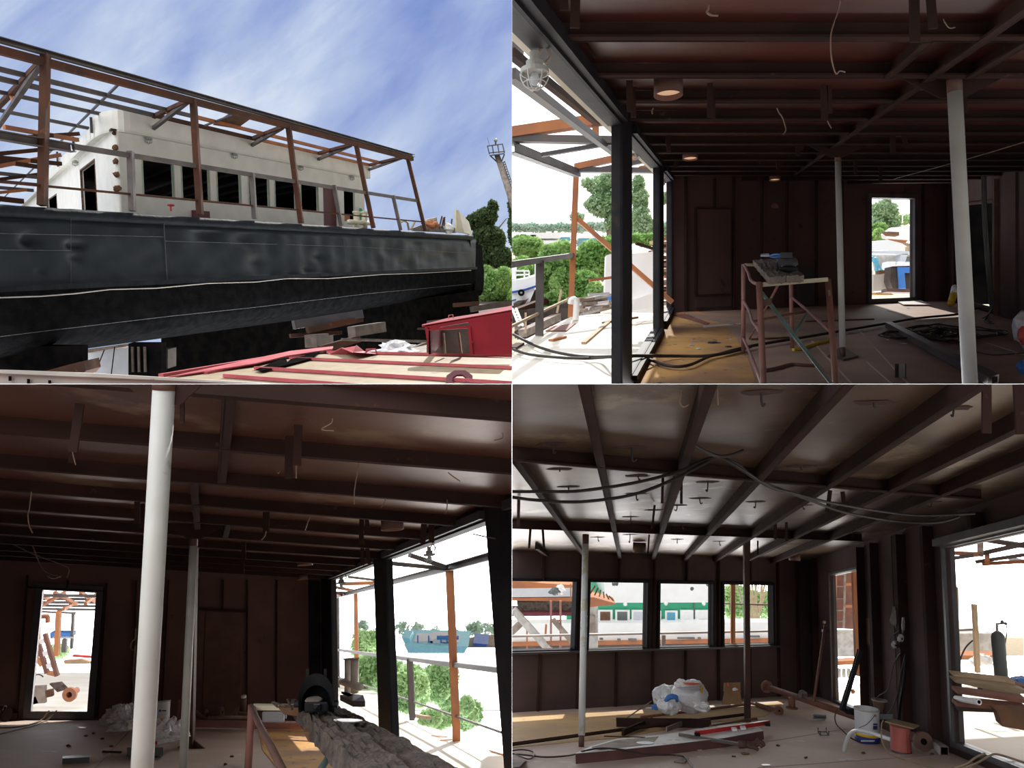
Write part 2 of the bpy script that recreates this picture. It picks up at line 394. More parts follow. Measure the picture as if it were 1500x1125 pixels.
def frame_of(w, h, wd, o0, o1, matn, name, tn, **k):
    m = M(); a0, a1, k0, k1 = h
    m.wbox(w, a0 - wd, a0, k0 - wd, k1 + wd, o0, o1); m.wbox(w, a1, a1 + wd, k0 - wd, k1 + wd, o0, o1)
    m.wbox(w, a0, a1, k0 - wd, k0, o0, o1); m.wbox(w, a0, a1, k1, k1 + wd, o0, o1)
    return m.out(name, matn, kind='structure', **k)
def lbeam(m, A, B, up, h=.1, fl=.055, t=.014):
    """angle-iron deck beam: upright web under the ceiling sheet and a narrow foot"""
    A = Vector(A); B = Vector(B); up = Vector(up).normalized(); d = (B - A).normalized(); sd = d.cross(up).normalized()
    m.beam(A, B, t, h, up, lift=1); m.beam(A + sd * fl / 2, B + sd * fl / 2, fl, t, up, lift=1)
    return m

# ---------- upper right room
Q = 'TR'
A = Room(1046, 340, 0.0, 1.51, (0, 0, 1))
AL = Wall(A, A.fl(930, 560), A.fl(985, 458)); AB = Wall(A, A.fl(985, 458), A.fl(1388, 440)); AR = Wall(A, A.fl(1388, 440), A.fl(1500, 474))
Anear = -9.0
def roomdir(r, hx, hy): return ray(hx, hy).normalized()
AD = ray(1046, 340)
def a_ceil():
    c0 = A.up(AL.pt(AL.L, -A.h), A.h + 1.1); c1 = A.up(AR.pt(0, -A.h), A.h + 1.1)
    n0 = A.up(AL.pt(Anear, -A.h), A.h + 1.1); n1 = A.up(AR.pt(AR.L + 9, -A.h), A.h + 1.1)
    struct(M().slab([c0, c1, n1, n0], A.V * .05), 'ceiling', 'ceil_red')
    f0, f1, g0, g1 = [A.down(p) for p in (c0, c1, n1, n0)]
    struct(M().slab([f0, f1, g0, g1], A.V * -.05), 'floor', 'floor_red')
a_ceil()
kh = AL.co(800, 94, -.13)[1]; ks = -1.385
def acol(px, py=400): return AL.co(px, py)[0]
AH = [(Anear, acol(912), ks, kh), (acol(926), acol(966.5), ks, kh), (acol(972.5), acol(984.5), ks, kh)]
struct(wall_with_holes(AL, Anear, AL.L, -A.h, 1.1, .02, AH), 'wall_left', 'frame_black')
for i, h in enumerate(AH):
    m = M(); a0, a1, k0, k1 = h
    for (p, q_) in ((a1, a1 + .03), (a0 - .03, a0)): m.wbox(AL, p, q_, k0 - .03, k1 + .03, -.021, -.10)
    m.wbox(AL, a0, a1, k0 - .04, k0, -.021, -.10); m.wbox(AL, a0, a1, k1, k1 + .04, -.021, -.13)
    m.out('window_%d' % (i + 1), 'frame_face', kind='structure')
# inner flat trim around the openings
for i, h in enumerate(AH):
    m = M(); a0, a1, k0, k1 = h
    m.wbox(AL, max(a0, -9), a1, k1 + .02, k1 + .10, .0, .05); m.wbox(AL, a0, a1, k0 - .06, k0 - .01, 0, .05)
    m.out('trim_%d' % (i + 1), 'frame_black', kind='structure')
HD = hole(AB, 1274, 291, 1337, 437)
struct(wall_with_holes(AB, -.1, AB.L + .1, -A.h, 1.1, .06, [HD]), 'wall_back', 'wall_red')
frame_of(AB, HD, .09, -.08, .06, 'steel_dark', 'door_1', 'door')
HR = hole(AR, 1415, 299, 1456, 446)
struct(wall_with_holes(AR, 0, AR.L + 9, -A.h, 1.1, .06, [HR]), 'wall_right', 'wall_dark')
frame_of(AR, HR, .05, -.05, .03, 'wall_dark', 'door_2', 'door')
struct(M().wbox(AR, HR[0] - .6, HR[1] + 1.6, -A.h, 1.1, -.9, -.95).wbox(AR, HR[0] - .3, HR[0] - .25, -A.h, 1.1, -.05, -.95).wbox(AR, HR[1] + 1.2, HR[1] + 1.25, -A.h, 1.1, -.05, -.95), 'wall_beyond', 'black')
tn = 10
def abeam_line(Yd, k=1.0):
    """level-k line across the room at depth Yd, from left wall to right wall"""
    # intersect with the two side walls in plan
    def hit(w):
        a = (Yd - w.A.y) / w.d.y
        return w.pt(a, k)
    return hit(AL), hit(AR)
for i in range(13):
    Yd = 4.02 + .965 * i
    if Yd < AB.A.y - .3:
        a, b = abeam_line(Yd)
        b = b if Yd < 16 else b
    else:
        a, b = abeam_line(Yd); t_ = (AB.A.y - Yd) / (AB.d.y) if abs(AB.d.y) > 1e-6 else 0
        a = AB.pt(max(.1, (Yd + .3 - AB.A.y) / AB.d.y), 1.0)
    b = b if i else b
    m = M(); lbeam(m, a, b, A.V); m.out('trim_%d' % tn, 'beam_brown', kind='structure'); tn += 1
# girders running lengthwise
def apiece(px, py, Y0, Y1):
    P = A.lev(px, py, 1.0); m = M(); lbeam(m, P + AD * (Y0 - P.y), P + AD * (Y1 - P.y), A.V, fl=-.05); return m
for (px, py, Y0, Y1) in ((1431, 72, .5, 5.0), (1310, 157, 5.0, 13.5), (1300, 120, 4.05, 5.0), (1417, 120, 3.0, 5.0)):
    apiece(px, py, Y0, Y1).out('trim_%d' % tn, 'beam_brown', kind='structure'); tn += 1

# ---------- lower left room
Q = 'BL'
B = Room(290, 924, .04, 1.49, (-.29, 1, 3.15))
BB = Wall(B, B.fl(-150, 1054), B.fl(472, 1055)); BR_ = Wall(B, B.fl(472, 1055), B.fl(560, 1118.3)); BLw = Wall(B, B.fl(-150, 1054), B.fl(-260, 1086.5))
BD = (BR_.A - BR_.pt(1, -B.h)).normalized()
c0, c1 = B.up(BB.pt(0, -B.h), B.h + 1.09), B.up(BB.pt(BB.L, -B.h), B.h + 1.09)
struct(M().slab([c0, c1, c1 - BD * 16, c0 - BD * 16], B.V * .05), 'ceiling', 'ceil_rose')
f0, f1 = B.down(c0), B.down(c1)
struct(M().slab([f0, f1, f1 - BD * 16, f0 - BD * 16], B.V * -.05), 'floor', 'floor_dust')
HB = hole(BB, 55, 866, 135, 1042)
HBp = HB
struct(wall_with_holes(BB, 0, BB.L, -B.h, 1.09, .06, [HB]), 'wall_back', 'wall_rose')
frame_of(BB, HB, .11, -.08, .07, 'steel_dark', 'door_3', 'door')
struct(M().wbox(BLw, 0, 16, -B.h, 1.09, 0, -.06), 'wall_left', 'wall_dark')
def bcol(px, py=950): return BR_.co(px, py)[0]
kbh = BR_.co(640, 797, -.10)[1]; kbs = -1.28
Bo = [(bcol(486), bcol(551), kbs, kbh), (bcol(568.5), bcol(725), kbs, kbh), (bcol(757, 900), 15, kbs, kbh)]
struct(wall_with_holes(BR_, 0, 15.5, -B.h, 1.09, .02, Bo), 'wall_right', 'frame_black')
for i, h in enumerate(Bo):
    m = M(); a0, a1, k0, k1 = h
    for (p, q_) in ((a1, a1 + .03), (a0 - .03, a0)): m.wbox(BR_, p, q_, k0 - .03, k1 + .03, -.021, -.10)
    m.wbox(BR_, a0, a1, k0 - .04, k0, -.021, -.13); m.wbox(BR_, a0, a1, k1, k1 + .04, -.021, -.13)
    m.out('window_%d' % (i + 5), 'frame_face', kind='structure')
    m = M(); m.wbox(BR_, a0, a1, k1 + .02, k1 + .09, .0, .05); m.wbox(BR_, a0, a1, k0 - .06, k0 - .01, 0, .05)
    m.out('trim_%d' % (i + 4), 'steel_dark', kind='structure')
# beams: one per photographed line, parallel to the back wall
for i, (px, py) in enumerate(((375, 584), (375, 663), (375, 714), (375, 747), (375, 772), (375, 791.5), (375, 807), (375, 819.5), (375, 829), (375, 836), (375, 842))):
    P = B.lev(px, py, 1.0)
    e1 = B.lev(px + 200, py + 200 * (.08 if py < 720 else .085 - (py - 720) * .00022), 1.0)
    dd = (e1 - P).normalized()
    def meet(w):
        n = w.n; return P + dd * (n.dot(w.A - P + 0 * P) / n.dot(dd))
    a = meet(BLw); b = meet(BR_)
    m = M(); lbeam(m, b, a, B.V, h=.095); m.out('trim_%d' % (30 + i), 'beam_brown', kind='structure')
for j, (px, py, px2, py2) in enumerate(((329, 582, 320, 708), (279, 708, 286, 776), (331, 770, 327, 790))):
    P = B.lev(px, py, 1.0); P2 = B.lev(px2, py2, 1.0)
    m = M(); lbeam(m, P, P2, B.V, h=.09, fl=.05); m.out('trim_%d' % (45 + j), 'beam_brown', kind='structure')

# ---------- lower right room
Q = 'BR'
C = Room(927, 905, -.0075, 1.46, (.28, 1, 5.6))
CB = Wall(C, C.fl(750, 1044), C.fl(1192, 1017)); CR = Wall(C, C.fl(1192, 1017), C.fl(1400, 1106))
CD = (CR.A - CR.pt(1, -C.h)).normalized()
# level of the far edge stays on the back wall
c0, c1 = C.up(CB.pt(-3, -C.h), C.h + 1.10), C.up(CB.pt(CB.L, -C.h), C.h + 1.10)
struct(M().slab([c0, c1, c1 - CD * 16, c0 - CD * 16], C.V * .05), 'ceiling', 'ceil_brown')
f0, f1 = C.down(c0), C.down(c1)
struct(M().slab([f0, f1, f1 - CD * 16, f0 - CD * 16], C.V * -.05), 'floor', 'floor_dust')
HC = [hole(CB, 700, 851, 841, 952), hole(CB, 862, 853, 946, 949.5), hole(CB, 965, 855, 1042, 946.5), hole(CB, 1059, 856.5, 1130, 944)]
struct(wall_with_holes(CB, -2.5, CB.L, -C.h, 1.1, .05, HC), 'wall_back', 'wall_dark')
for i, h in enumerate(HC):
    frame_of(CB, h, .045, -.10, .05, 'frame_black', 'window_%d' % (9 + i), 'w')
HCR = [hole(CR, 1218, 838, 1260, 1032), None]
a_, k_ = CR.co(1392, 950); _, kt = CR.co(1440, 791); _, kb = CR.co(1406, 1089)
HCR[1] = (a_, 12.0, kb, kt)
struct(wall_with_holes(CR, 0, 12.5, -C.h, 1.1, .05, HCR), 'wall_right', 'wall_dark')
frame_of(CR, HCR[0], .04, -.10, .02, 'steel_dark', 'door_4', 'd')
frame_of(CR, HCR[1], .06, -.10, .03, 'steel_dark', 'door_5', 'd')
# beams under the ceiling running away from the camera
for i, (x0, y0, x1, y1) in enumerate(((750, 777, 792, 810), (755, 680, 851, 812), (848, 562, 905, 813), (1035, 562, 956, 816), (1237, 562, 1005, 817), (1438, 562, 1052, 819), (1492, 627, 1098, 820), (1500, 677, 1140, 821))):
    P = C.lev(x1, y1, 1.0); P2 = C.lev(x0, y0, 1.0); d = (P2 - P).normalized()
    dist = CB.n.dot(P - CB.A) / CB.n.dot(CD)
    P = P + CD * (abs(CB.n.dot(P - CB.A)) / abs(CB.n.dot(CD)))
    far = P; near = P2 + (P2 - P).normalized() * 1.2 if i in (2, 3, 4, 5, 6, 7) else P2 - CD * 0
    if i == 0: near = P - CD * 1.6
    if i == 1: near = C.lev(750, 676, 1.0)
    m = M(); lbeam(m, near, far, C.V, fl=.05); m.out('trim_%d' % (50 + i), 'beam_brown', kind='structure')
for i, (x0, y0, x1, y1) in enumerate(((740, 675, 1437, 733), (740, 774, 1262, 793))):
    P = C.lev(x0, y0, 1.0); P2 = C.lev(x1, y1, 1.0)
    m = M(); m.beam(P, P2, .015, .1, C.V, lift=1); m.beam(P, P2, .08, .014, C.V, lift=1); m.out('trim_%d' % (60 + i), 'beam_brown', kind='structure')
# ================================================================== upper left: the ship on the slip
Q = 'TL'
T = Room(1125, 373, 0.0, 3.4, (0, -.10, 1))
D1 = ray(1125, 373); D2 = ray(-45, 373)
S = Plane((-16.0, 0, 0), D1.cross(Vector((0, .10, 1))))          # the plane of the ship's side
Sn = S.n if S.n.dot(Vector((0, 1, 0)) ) > 0 else -S.n            # into the ship
S = Plane(S.p, Sn)
def lin(p, q_, x): return p[1] + (q_[1] - p[1]) * (x - p[0]) / (q_[0] - p[0])
ship = empty('ship', S.at(350, 430), 'dark blue-grey river ship with white deckhouse propped up on the slipway', 'ship')
rows = [  # y at x=0 , y at x=697, offset into the ship
    (313, 351, .10), (325, 357, .02), (345, 366, 0), (370, 374, 0), (395, 384, 0), (416, 389, 0), (423, 392, -.02), (426, 394, .02), (450, 401, .02), (478, 409, .05), (497, 416, .15), (512, 424, .40), (521, 429, .85), (528, 433, 1.7)]
def hullpt(x, j, frac):
    r0 = rows[j]; r1 = rows[min(j + 1, len(rows) - 1)]
    y0 = r0[0] + (r1[0] - r0[0]) * frac; y1 = r0[1] + (r1[1] - r0[1]) * frac; of = r0[2] + (r1[2] - r0[2]) * frac
    y = y0 + (y1 - y0) * (x / 697.0)
    P = S.off(of).at(x, y)
    a = (P - S.p).dot(D1.normalized())
    if 1 <= j <= 9:
        v = Vector((a * .9, P.z * 1.5, 0)); d = noise.noise(v * .8) * .05 + noise.noise(v * 2.0) * .022
        for (cx, cy, rr, dp) in ((45, 352, 15, .16), (104, 359, 9, .13), (117, 360, 8, .12), (110, 378, 12, .07), (60, 398, 8, .04), (301, 345, 20, .14), (352, 352, 14, .11), (375, 385, 14, .10), (466, 376, 10, .10), (451, 396, 9, .10), (570, 365, 14, .10), (630, 380, 12, .12), (609, 357, 9, .1), (590, 385, 12, .1), (655, 372, 10, .12)):
            e2 = ((x - cx) ** 2 + ((y - cy) * 1.3) ** 2) / (rr * rr)
            if e2 < 6: d += dp * math.exp(-e2 * 1.3)
        if x > 380:  # plates quilted between the frames toward the far end
            d += .016 * math.sin((x - 380) / (30 - (x - 380) * .04) * 2 * math.pi + P.z) * (1 if j < 6 else .5)
        P = P + Sn * d
    return P
xs_ = [-14 + 711 * i / 150.0 for i in range(151)]
def hull_part(j0, j1, sub):
    m = M(); rws = []
    for j in range(j0, j1):
        for k in range(sub): rws.append((j, k / sub))
    rws.append((j1 - 1, 1.0))
    m.grid(lambda u, v: hullpt(xs_[int(round(u * 150))], *rws[int(round(v * (len(rws) - 1)))]), 150, len(rws) - 1)
    return m
up_ = hull_part(0, 6, 7); up_.out('hull_plating', 'hull', ship, smooth=True, fix=False)
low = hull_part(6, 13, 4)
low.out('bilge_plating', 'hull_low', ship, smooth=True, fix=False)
# rubbing strake
m = M(); pA, pB = S.off(-.06).at(-14, 424.5), S.off(-.06).at(698, 392.7); m.beam(pA, pB, .09, .12, (0, 0, 1)); m.out('rubbing_strake', 'hull_roll', ship)
# rounded bulwark rail along the deck edge
m = M()
def rail_sec(u, v):
    x = -14 + 706 * u; th = math.pi * (-.15 + 1.30 * v)
    yc = lin((0, 308), (690, 348), x) ; P = S.at(x, yc)
    r = .105 + .012 * noise.noise(Vector((x * .05, 0, 3)))
    return P + (-Sn * math.sin(th) * r * 1.1) + Vector((0, 0, 1)) * (-math.cos(th) * r * 1.25) + Sn * .05
m.grid(rail_sec, 110, 10); m.out('bulwark_rail', 'hull_roll', ship, smooth=True, fix=False)
# fuller weld seams and the bar lashed along the side
for (pts, r_) in (([(0, 342), (155, 345), (240, 347)], .006), ([(242, 353), (375, 357), (510, 361), (690, 371)], .006), ([(240, 327), (243, 380), (245, 410)], .010), ([(503, 350), (506, 380), (508, 398)], .008), ([(0, 493), (90, 482), (250, 463), (375, 450), (540, 430), (690, 416)], .007), ([(0, 366), (105, 367)], .006), ([(104, 320), (104, 415)], .005)):
    m = M(); m.tube([S.off(-.015).at(*p) for p in pts], r_, 5); m.out('weld_seam', 'weld', ship)
m = M(); m.tube([S.off(-.07).at(*p) for p in ((0, 436), (60, 434), (110, 430), (160, 424), (230, 422), (305, 415), (375, 413), (420, 408), (480, 408), (560, 402), (620, 400), (690, 396))], .016, 6); m.out('lashed_bar', 'galv', ship, smooth=True)
# end of the hull and deck
end = [S.off(0).at(690, 345), S.off(0).at(697, 392), S.off(.1).at(703, 425), S.off(1.7).at(704, 434)]
endd = [p + (Sn * 3.0 + Vector((0.1, 0, 0))) for p in end]
m = M()
q0 = [S.at(687, 345), S.at(691, 370), S.at(694, 393), S.off(.05).at(695, 412), S.off(.15).at(695, 424), S.off(1.7).at(694, 434)]
q1 = [S.off(1.2).at(706, 362), S.off(1.2).at(707, 378), S.off(1.2).at(709, 396), S.off(1.2).at(709, 412), S.off(1.2).at(708, 426), S.off(2.2).at(704, 433)]
m.add(q0 + q1, [(i, i + 1, i + 7, i + 6) for i in range(5)]); m.out('transom', 'hull_low', ship)
deck0 = [S.off(.1).at(-14, 319), S.off(.1).at(692, 354)]
m = M(); m.slab([deck0[0], deck0[1], deck0[1] + D2 * 12, deck0[0] + D2 * 12], (0, 0, -.05)); m.out('deck', 'steel_dark', ship)
m = M(); b0, b1 = S.off(1.7).at(-14, 528.5), S.off(1.7).at(700, 433)
m.slab([b0, b1, b1 + Sn * 9, b0 + Sn * 9], (0, 0, .05)); m.out('hull_bottom', 'black', ship)
# ---- deckhouse
canopy = plane3(S.at(0, 58), S.at(600, 226), S.at(0, 58) + D2 * 5)
W2p = canopy.at(225, 176)
S2 = Plane(W2p, Sn)                                              # the deckhouse side wall
DH = Room(1125, 373, 0, 0.0, (0, -.10, 1))
SW = Wall(DH, S2.at(172, 373), S2.at(520, 373))
corner = S2.at(172, 240)
FWp = Plane(corner - D1.normalized() * .25, D2.cross(Vector((0, -.1, 1))))      # end wall facing left
FW = Wall(DH, FWp.at(158, 373), FWp.at(40, 373))
def whole_side():
    hs = []
    for (x0, x1, xb0, xb1) in ((208, 254, 209, 256), (264, 306, 267, 308), (316, 351, 318, 354), (361, 392, 365, 396), (400, 430, 403, 436), (438, 464, 441, 467)):
        a0 = (SW.co(x0, 240)[0] + SW.co(xb0, 285)[0]) / 2; a1 = (SW.co(x1, 245)[0] + SW.co(xb1, 295)[0]) / 2
        k1 = SW.co(350, 255)[1]; k0 = SW.co(350, 298)[1]
        hs.append((a0, a1, k0, k1))
    a0 = (SW.co(472, 265)[0] + SW.co(475, 320)[0]) / 2; a1 = (SW.co(493, 270)[0] + SW.co(497, 325)[0]) / 2
    hs.append((a0, a1, SW.co(350, 325)[1] - .6, hs[0][3]))
    a0 = SW.co(504, 300)[0]; a1 = SW.co(520, 300)[0]
    hs.append((a0, a1, SW.co(350, 300)[1] - .3, hs[0][3]))
    return hs
HS = whole_side()
kdeck = SW.co(350, 318)[1] - .8; ktop = SW.co(350, 226)[1]
aend = SW.co(534, 300)[0]
m = wall_with_holes(SW, .28, aend, kdeck, ktop, .10, HS)
# rounded corner into the end wall
A0 = SW.pt(.28, 0); B0 = FW.pt(.28, 0); Cn = None
# where the two walls meet
nn_ = FW.n; t_ = nn_.dot(FW.A - SW.A) / nn_.dot(SW.d); X0 = SW.pt(t_, 0)
m.out('deckhouse_wall', 'white_ship', ship)
P_s = SW.pt(.28, 0)
def cornerpt(u, k, push=0.0, rs=None):
    a = SW.pt(.28, 0); b = FW.pt(.35, 0); c = X0
    p = a * (1 - u) ** 2 + c * 2 * u * (1 - u) + b * u * u
    return p + DH.V * k
m = M(); m.grid(lambda u, v: cornerpt(u, kdeck + (ktop - kdeck) * v), 10, 1); m.out('deckhouse_corner', 'white_ship', ship, smooth=True, fix=False)
fa0, _ = FW.co(139, 240); fa1, _ = FW.co(119, 270)
FH = [(fa0, fa1, kdeck + .1, FW.co(139, 235)[1]), (FW.co(83, 290)[0], FW.co(69, 295)[0], kdeck, FW.co(83, 283)[1])]
aFend = FW.co(31, 300)[0]
m = wall_with_holes(FW, .35, aFend, kdeck, ktop, .10, FH); m.out('deckhouse_end_wall', 'white_ship', ship)
m = M(); h = FH[0]; m.wbox(FW, h[0] - .06, h[0], h[2], h[3], .02, -.06).wbox(FW, h[1], h[1] + .06, h[2], h[3], .02, -.06).wbox(FW, h[0] - .06, h[1] + .06, h[3], h[3] + .06, .02, -.06); m.out('window_frame', 'rust_patch', ship)
m = M(); h = FH[1]; m.wbox(FW, h[0] - .05, h[0], h[2], h[3], .02, -.06).wbox(FW, h[1], h[1] + .05, h[2], h[3], .02, -.06); m.out('door_frame', 'rust_beam', ship)
# inside of the deckhouse: ceiling, floor, far walls, a few deck beams
dirs = FW.d * aFend
ins = [SW.pt(0, ktop), SW.pt(aend, ktop), SW.pt(aend, ktop) + dirs, SW.pt(0, ktop) + dirs]
m = M(); m.slab(ins, DH.V * .06); m.out('deckhouse_roof', 'brown_dark', ship)
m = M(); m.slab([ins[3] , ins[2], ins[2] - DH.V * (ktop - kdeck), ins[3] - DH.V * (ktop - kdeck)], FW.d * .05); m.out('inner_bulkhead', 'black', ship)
pe0 = SW.pt(aend - .15, ktop) + FW.d * 1.2; pe1 = SW.pt(aend - .15, ktop) + dirs
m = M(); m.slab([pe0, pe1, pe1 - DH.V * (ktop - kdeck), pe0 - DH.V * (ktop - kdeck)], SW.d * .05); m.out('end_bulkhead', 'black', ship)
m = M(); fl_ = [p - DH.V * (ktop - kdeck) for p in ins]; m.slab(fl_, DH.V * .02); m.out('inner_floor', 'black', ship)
for i in range(9):
    a = 1.0 + (aend - 1.5) * i / 8
    m = M(); m.beam(SW.pt(a, ktop - .10, -.2), SW.pt(a, ktop - .10, -.2) + FW.d * (aFend - .5), .06, .14, DH.V); m.out('roof_beam', 'steel_dark', ship)
# green and white window mullion edges
for i, h in enumerate(HS[:6]):
    m = M(); w_ = .03
    m.wbox(SW, h[0] - .01, h[0] + w_, h[2], h[3], .03, -.05); m.out('window_edge', 'green_edge', ship); m = M(); m.wbox(SW, h[1] - w_, h[1] + .01, h[2], h[3], .03, -.05); m.out('window_edge', 'green_edge', ship)
    m = M(); m.wbox(SW, h[0], h[1], h[3] + .02, h[3] + .05, .02, 0); m.out('torn_lintel', 'rust_patch', ship)
for (x, y, s_) in ((168, 216, .10), (169, 236, .09), (168, 255, .10), (169, 276, .12), (167, 195, .07)):
    a, k = SW.co(x, y)
    P = cornerpt(.22, 0); c = P + DH.V * k
    m = M(); m.blob(c + (-Sn) * .0 + Vector((0, -.04, 0)), s_, .05, s_, amp=.5, seg=10); m.out('rust_patch', 'rust_patch', ship)
a, k = SW.co(452, 312); m = M(); m.wbox(SW, SW.co(497, 310)[0], SW.co(505, 312)[0] + .5, kdeck, SW.co(500, 313)[1], -.02, -.12); m.out('rusty_panel', 'rust_orange', ship)
m = M(); m.wbox(SW, HS[6][0], HS[6][1], kdeck, HS[6][3], -.11, -.16); m.out('door_leaf', 'maroon', ship)
# parapet around the roof with a rounded corner and a lip
kp0 = SW.co(300, 216)[1]; kp1 = SW.co(300, 190)[1]
ov = .22
class Off:                                              # parapet path: side, rounded corner, end
    pass
P_a = SW.pt(.55, 0, ov); P_b = FW.pt(.75, 0, ov)
t2 = nn_.dot(FW.A + FW.n * ov - SW.A - SW.n * ov) / nn_.dot(SW.d); X1 = SW.pt(t2, 0, ov)
path = [SW.pt(aend + .25, 0, ov), SW.pt(aend * .66, 0, ov), SW.pt(aend * .33, 0, ov)]
for i in range(9):
    u = i / 8.0; path.append(P_a * (1 - u) ** 2 + X1 * 2 * u * (1 - u) + P_b * u * u)
path.append(FW.pt(1.02 , 0, ov))
cc = Vector((0, 0, 0))
inner = []
def parapet(pth, k0, k1, th, name, matn):
    m = M(); n = len(pth); vs = []
    for i, p in enumerate(pth):
        d = (pth[min(i + 1, n - 1)] - pth[max(i - 1, 0)]).normalized(); nn2 = d.cross(DH.V).normalized()
        if nn2.dot(p) < 0: nn2 = -nn2
        vs += [p + DH.V * k0, p + DH.V * k1, p + nn2 * th + DH.V * k1, p + nn2 * th + DH.V * k0]
    fs = []
    for i in range(n - 1):
        for k in range(4): fs.append((i * 4 + k, i * 4 + (k + 1) % 4, (i + 1) * 4 + (k + 1) % 4, (i + 1) * 4 + k))
    fs += [(0, 1, 2, 3), tuple((n - 1) * 4 + k for k in (3, 2, 1, 0))]
    m.add(vs, fs); o = m.out(name, matn, ship, smooth=False); return o
parapet(path, kp0, kp1, .06, 'parapet', 'white_ship')
lip = [p for p in path] + [FW.pt(aFend, 0, ov)]
parapet(lip, kp0 - .03, kp0 + .02, .30, 'parapet_lip', 'white_ship')
# stepped blocks of the parapet along the end wall
for (x0, x1, yt) in ((141, 114, 186), (113, 90, 213), (88, 67, 235), (66, 50, 258)):
    a0 = FW.co(x0, 260, ov)[0]; a1 = FW.co(x1, 260, ov)[0]
    parapet([FW.pt(a0, 0, ov), FW.pt(a1, 0, ov)], kp0, FW.co((x0 + x1) / 2, yt + 6, ov)[1], .06, 'parapet_block', 'white_ship')
    m = M(); m.wbox(FW, a0 - .03, a0 + .03, kp0 + .1, FW.co((x0 + x1) / 2, yt, ov)[1] + .08, ov + .02, ov + .10); m.out('bracket', 'steel_dark', ship)
# ---- steel canopy frame: one welded frame standing on the deck edge
cf = empty('canopy_frame', S.at(65, 300), 'rusty angle-iron canopy frame standing over the ship deck', 'canopy frame')
def bm(x0, y0, x1, y1, w, name, matn='rust_beam', pl=None, h=None, o=0.0, ch=False):
    pl = pl or S
    A_, B_ = pl.off(o).at(x0, y0) if o else pl.at(x0, y0), pl.off(o).at(x1, y1) if o else pl.at(x1, y1)
    m = M()
    if ch: m.chan(A_, B_, w, h or w, (0, 0, 1), t=.014)
    else: m.beam(A_, B_, w, h or w, (0, 0, 1) if abs((B_ - A_).normalized().z) < .8 else (1, 0, 0))
    return m.out(name, matn, cf)
bm(-14, 54.5, 606, 228.5, .14, 'top_rail', 'steel_grey', h=.11, ch=True)
bm(-14, 70, 604, 233, .14, 'eaves_beam', 'rust_beam', h=.17)
for (x0, y0, x1, y1, w_) in ((66.5, 80, 62, 301, .16), (283, 146, 293, 314, .16), (422.5, 186, 441, 327, .165), (522, 213, 547, 334, .165), (597.5, 233, 623, 338, .16)):
    bm(x0, y0, x1, y1, w_, 'post', 'rust_beam', o=.0)
for (x0, y0, x1, y1) in ((191, 222, 194, 309), (369, 254, 373, 320), (489, 271, 500, 331), (575.5, 286, 587, 337)):
    bm(x0, y0, x1, y1, .14, 'railing_post', 'steel_grey')
bm(-14, 196, 107, 217, .16, 'upper_railing', 'steel_grey', h=.19, ch=True); bm(107, 214.5, 610, 294, .09, 'upper_railing', 'steel_grey', h=.12)
bm(-14, 265, 619, 325, .05, 'lower_railing', 'rust_beam')
for (x0, y0, x1, y1, mt, w_) in ((-14, 98, 277, 169, 'steel_grey', .11), (277, 169, 556, 238, 'rust_orange', .11), (-14, 112, 222, 168, 'steel_grey', .12), (222, 168, 375, 204, 'rust_beam', .12), (375, 203.5, 552, 244, 'rust_orange', .11), (-14, 132, 152, 168, 'steel_grey', .10), (-14, 159, 140, 190, 'steel_grey', .10)):
    bm(x0, y0, x1, y1, w_, 'purlin', mt, pl=canopy)
# cross trusses
for (x0, y0, x1, y1, x2, y2, w_) in ((62, 90, -10, 196, -12, 166, .13), (275, 149, 222, 190, 222, 172, .12), (414, 187, 358, 219, 359, 207, .12), (514, 213, 458, 237, 458, 227, .12), (590, 231, 534, 251, 535, 243, .11)):
    m = M(); m.beam(canopy.at(x0, y0 - 1), canopy.at(x2, y2), w_, w_, (0, 0, 1)); m.out('truss_chord', 'rust_beam', cf)
    low_ = canopy.at(x2, y2) + ray(x1, y1) * 0
    Pl = Plane(canopy.p, canopy.n)
    B_ = ray(x1, y1) * (canopy.at(x2, y2).y)
    m = M(); m.beam(canopy.at(x0, y0), B_, w_ * .9, w_ * .9, (0, 0, 1)); m.out('truss_chord', 'steel_grey', cf)
    A_ = canopy.at(x0, y0); mid1 = canopy.at(x0, y0).lerp(canopy.at(x2, y2), .55); mid2 = A_.lerp(B_, .5)
    m = M(); m.beam(mid1, mid2, w_ * .7, w_ * .7, (1, 0, 0)); m.out('truss_strut', 'rust_orange', cf)
bm(175, 122, -10, 305, .055, 'tie_rod', 'steel_dark', pl=canopy); bm(342, 168, 300, 184, .055, 'tie_rod', 'steel_dark', pl=canopy)
# the part of the frame over the far side of the ship
for (x0, y0, x1, y1, w_, mt) in ((6, 186, 114, 205, .12, 'rust_orange'), (-10, 204, 115, 196, .12, 'rust_beam'), (-10, 226, 94, 216, .12, 'rust_beam'), (-10, 230, 89, 240, .12, 'rust_beam'), (-10, 245, 88, 227, .12, 'rust_orange'), (-10, 235, 60, 245, .12, 'rust_beam'), (-10, 253, 58, 260, .10, 'steel_grey'), (-10, 264, 58, 255, .10, 'rust_beam'), (-10, 265, 60, 271, .09, 'steel_grey'), (-10, 274, 48, 279, .09, 'steel_grey'), (-10, 283, 40, 278, .09, 'rust_orange'), (-10, 290, 33, 295, .14, 'rust_beam')):
    bm(x0, y0, x1, y1, w_ * .95, 'far_beam', mt, pl=S2.off(1.0))
m = M(); m.slab([canopy.at(*p) + Vector((0, 0, .07)) for p in ((341, 167), (373, 173), (347, 191.5), (312, 186))], (0, 0, .03)); o = m.out('plywood_sheet', 'wood_brown'); tag(o, 'brown plywood sheet lying across the canopy frame of the ship', 'plywood')
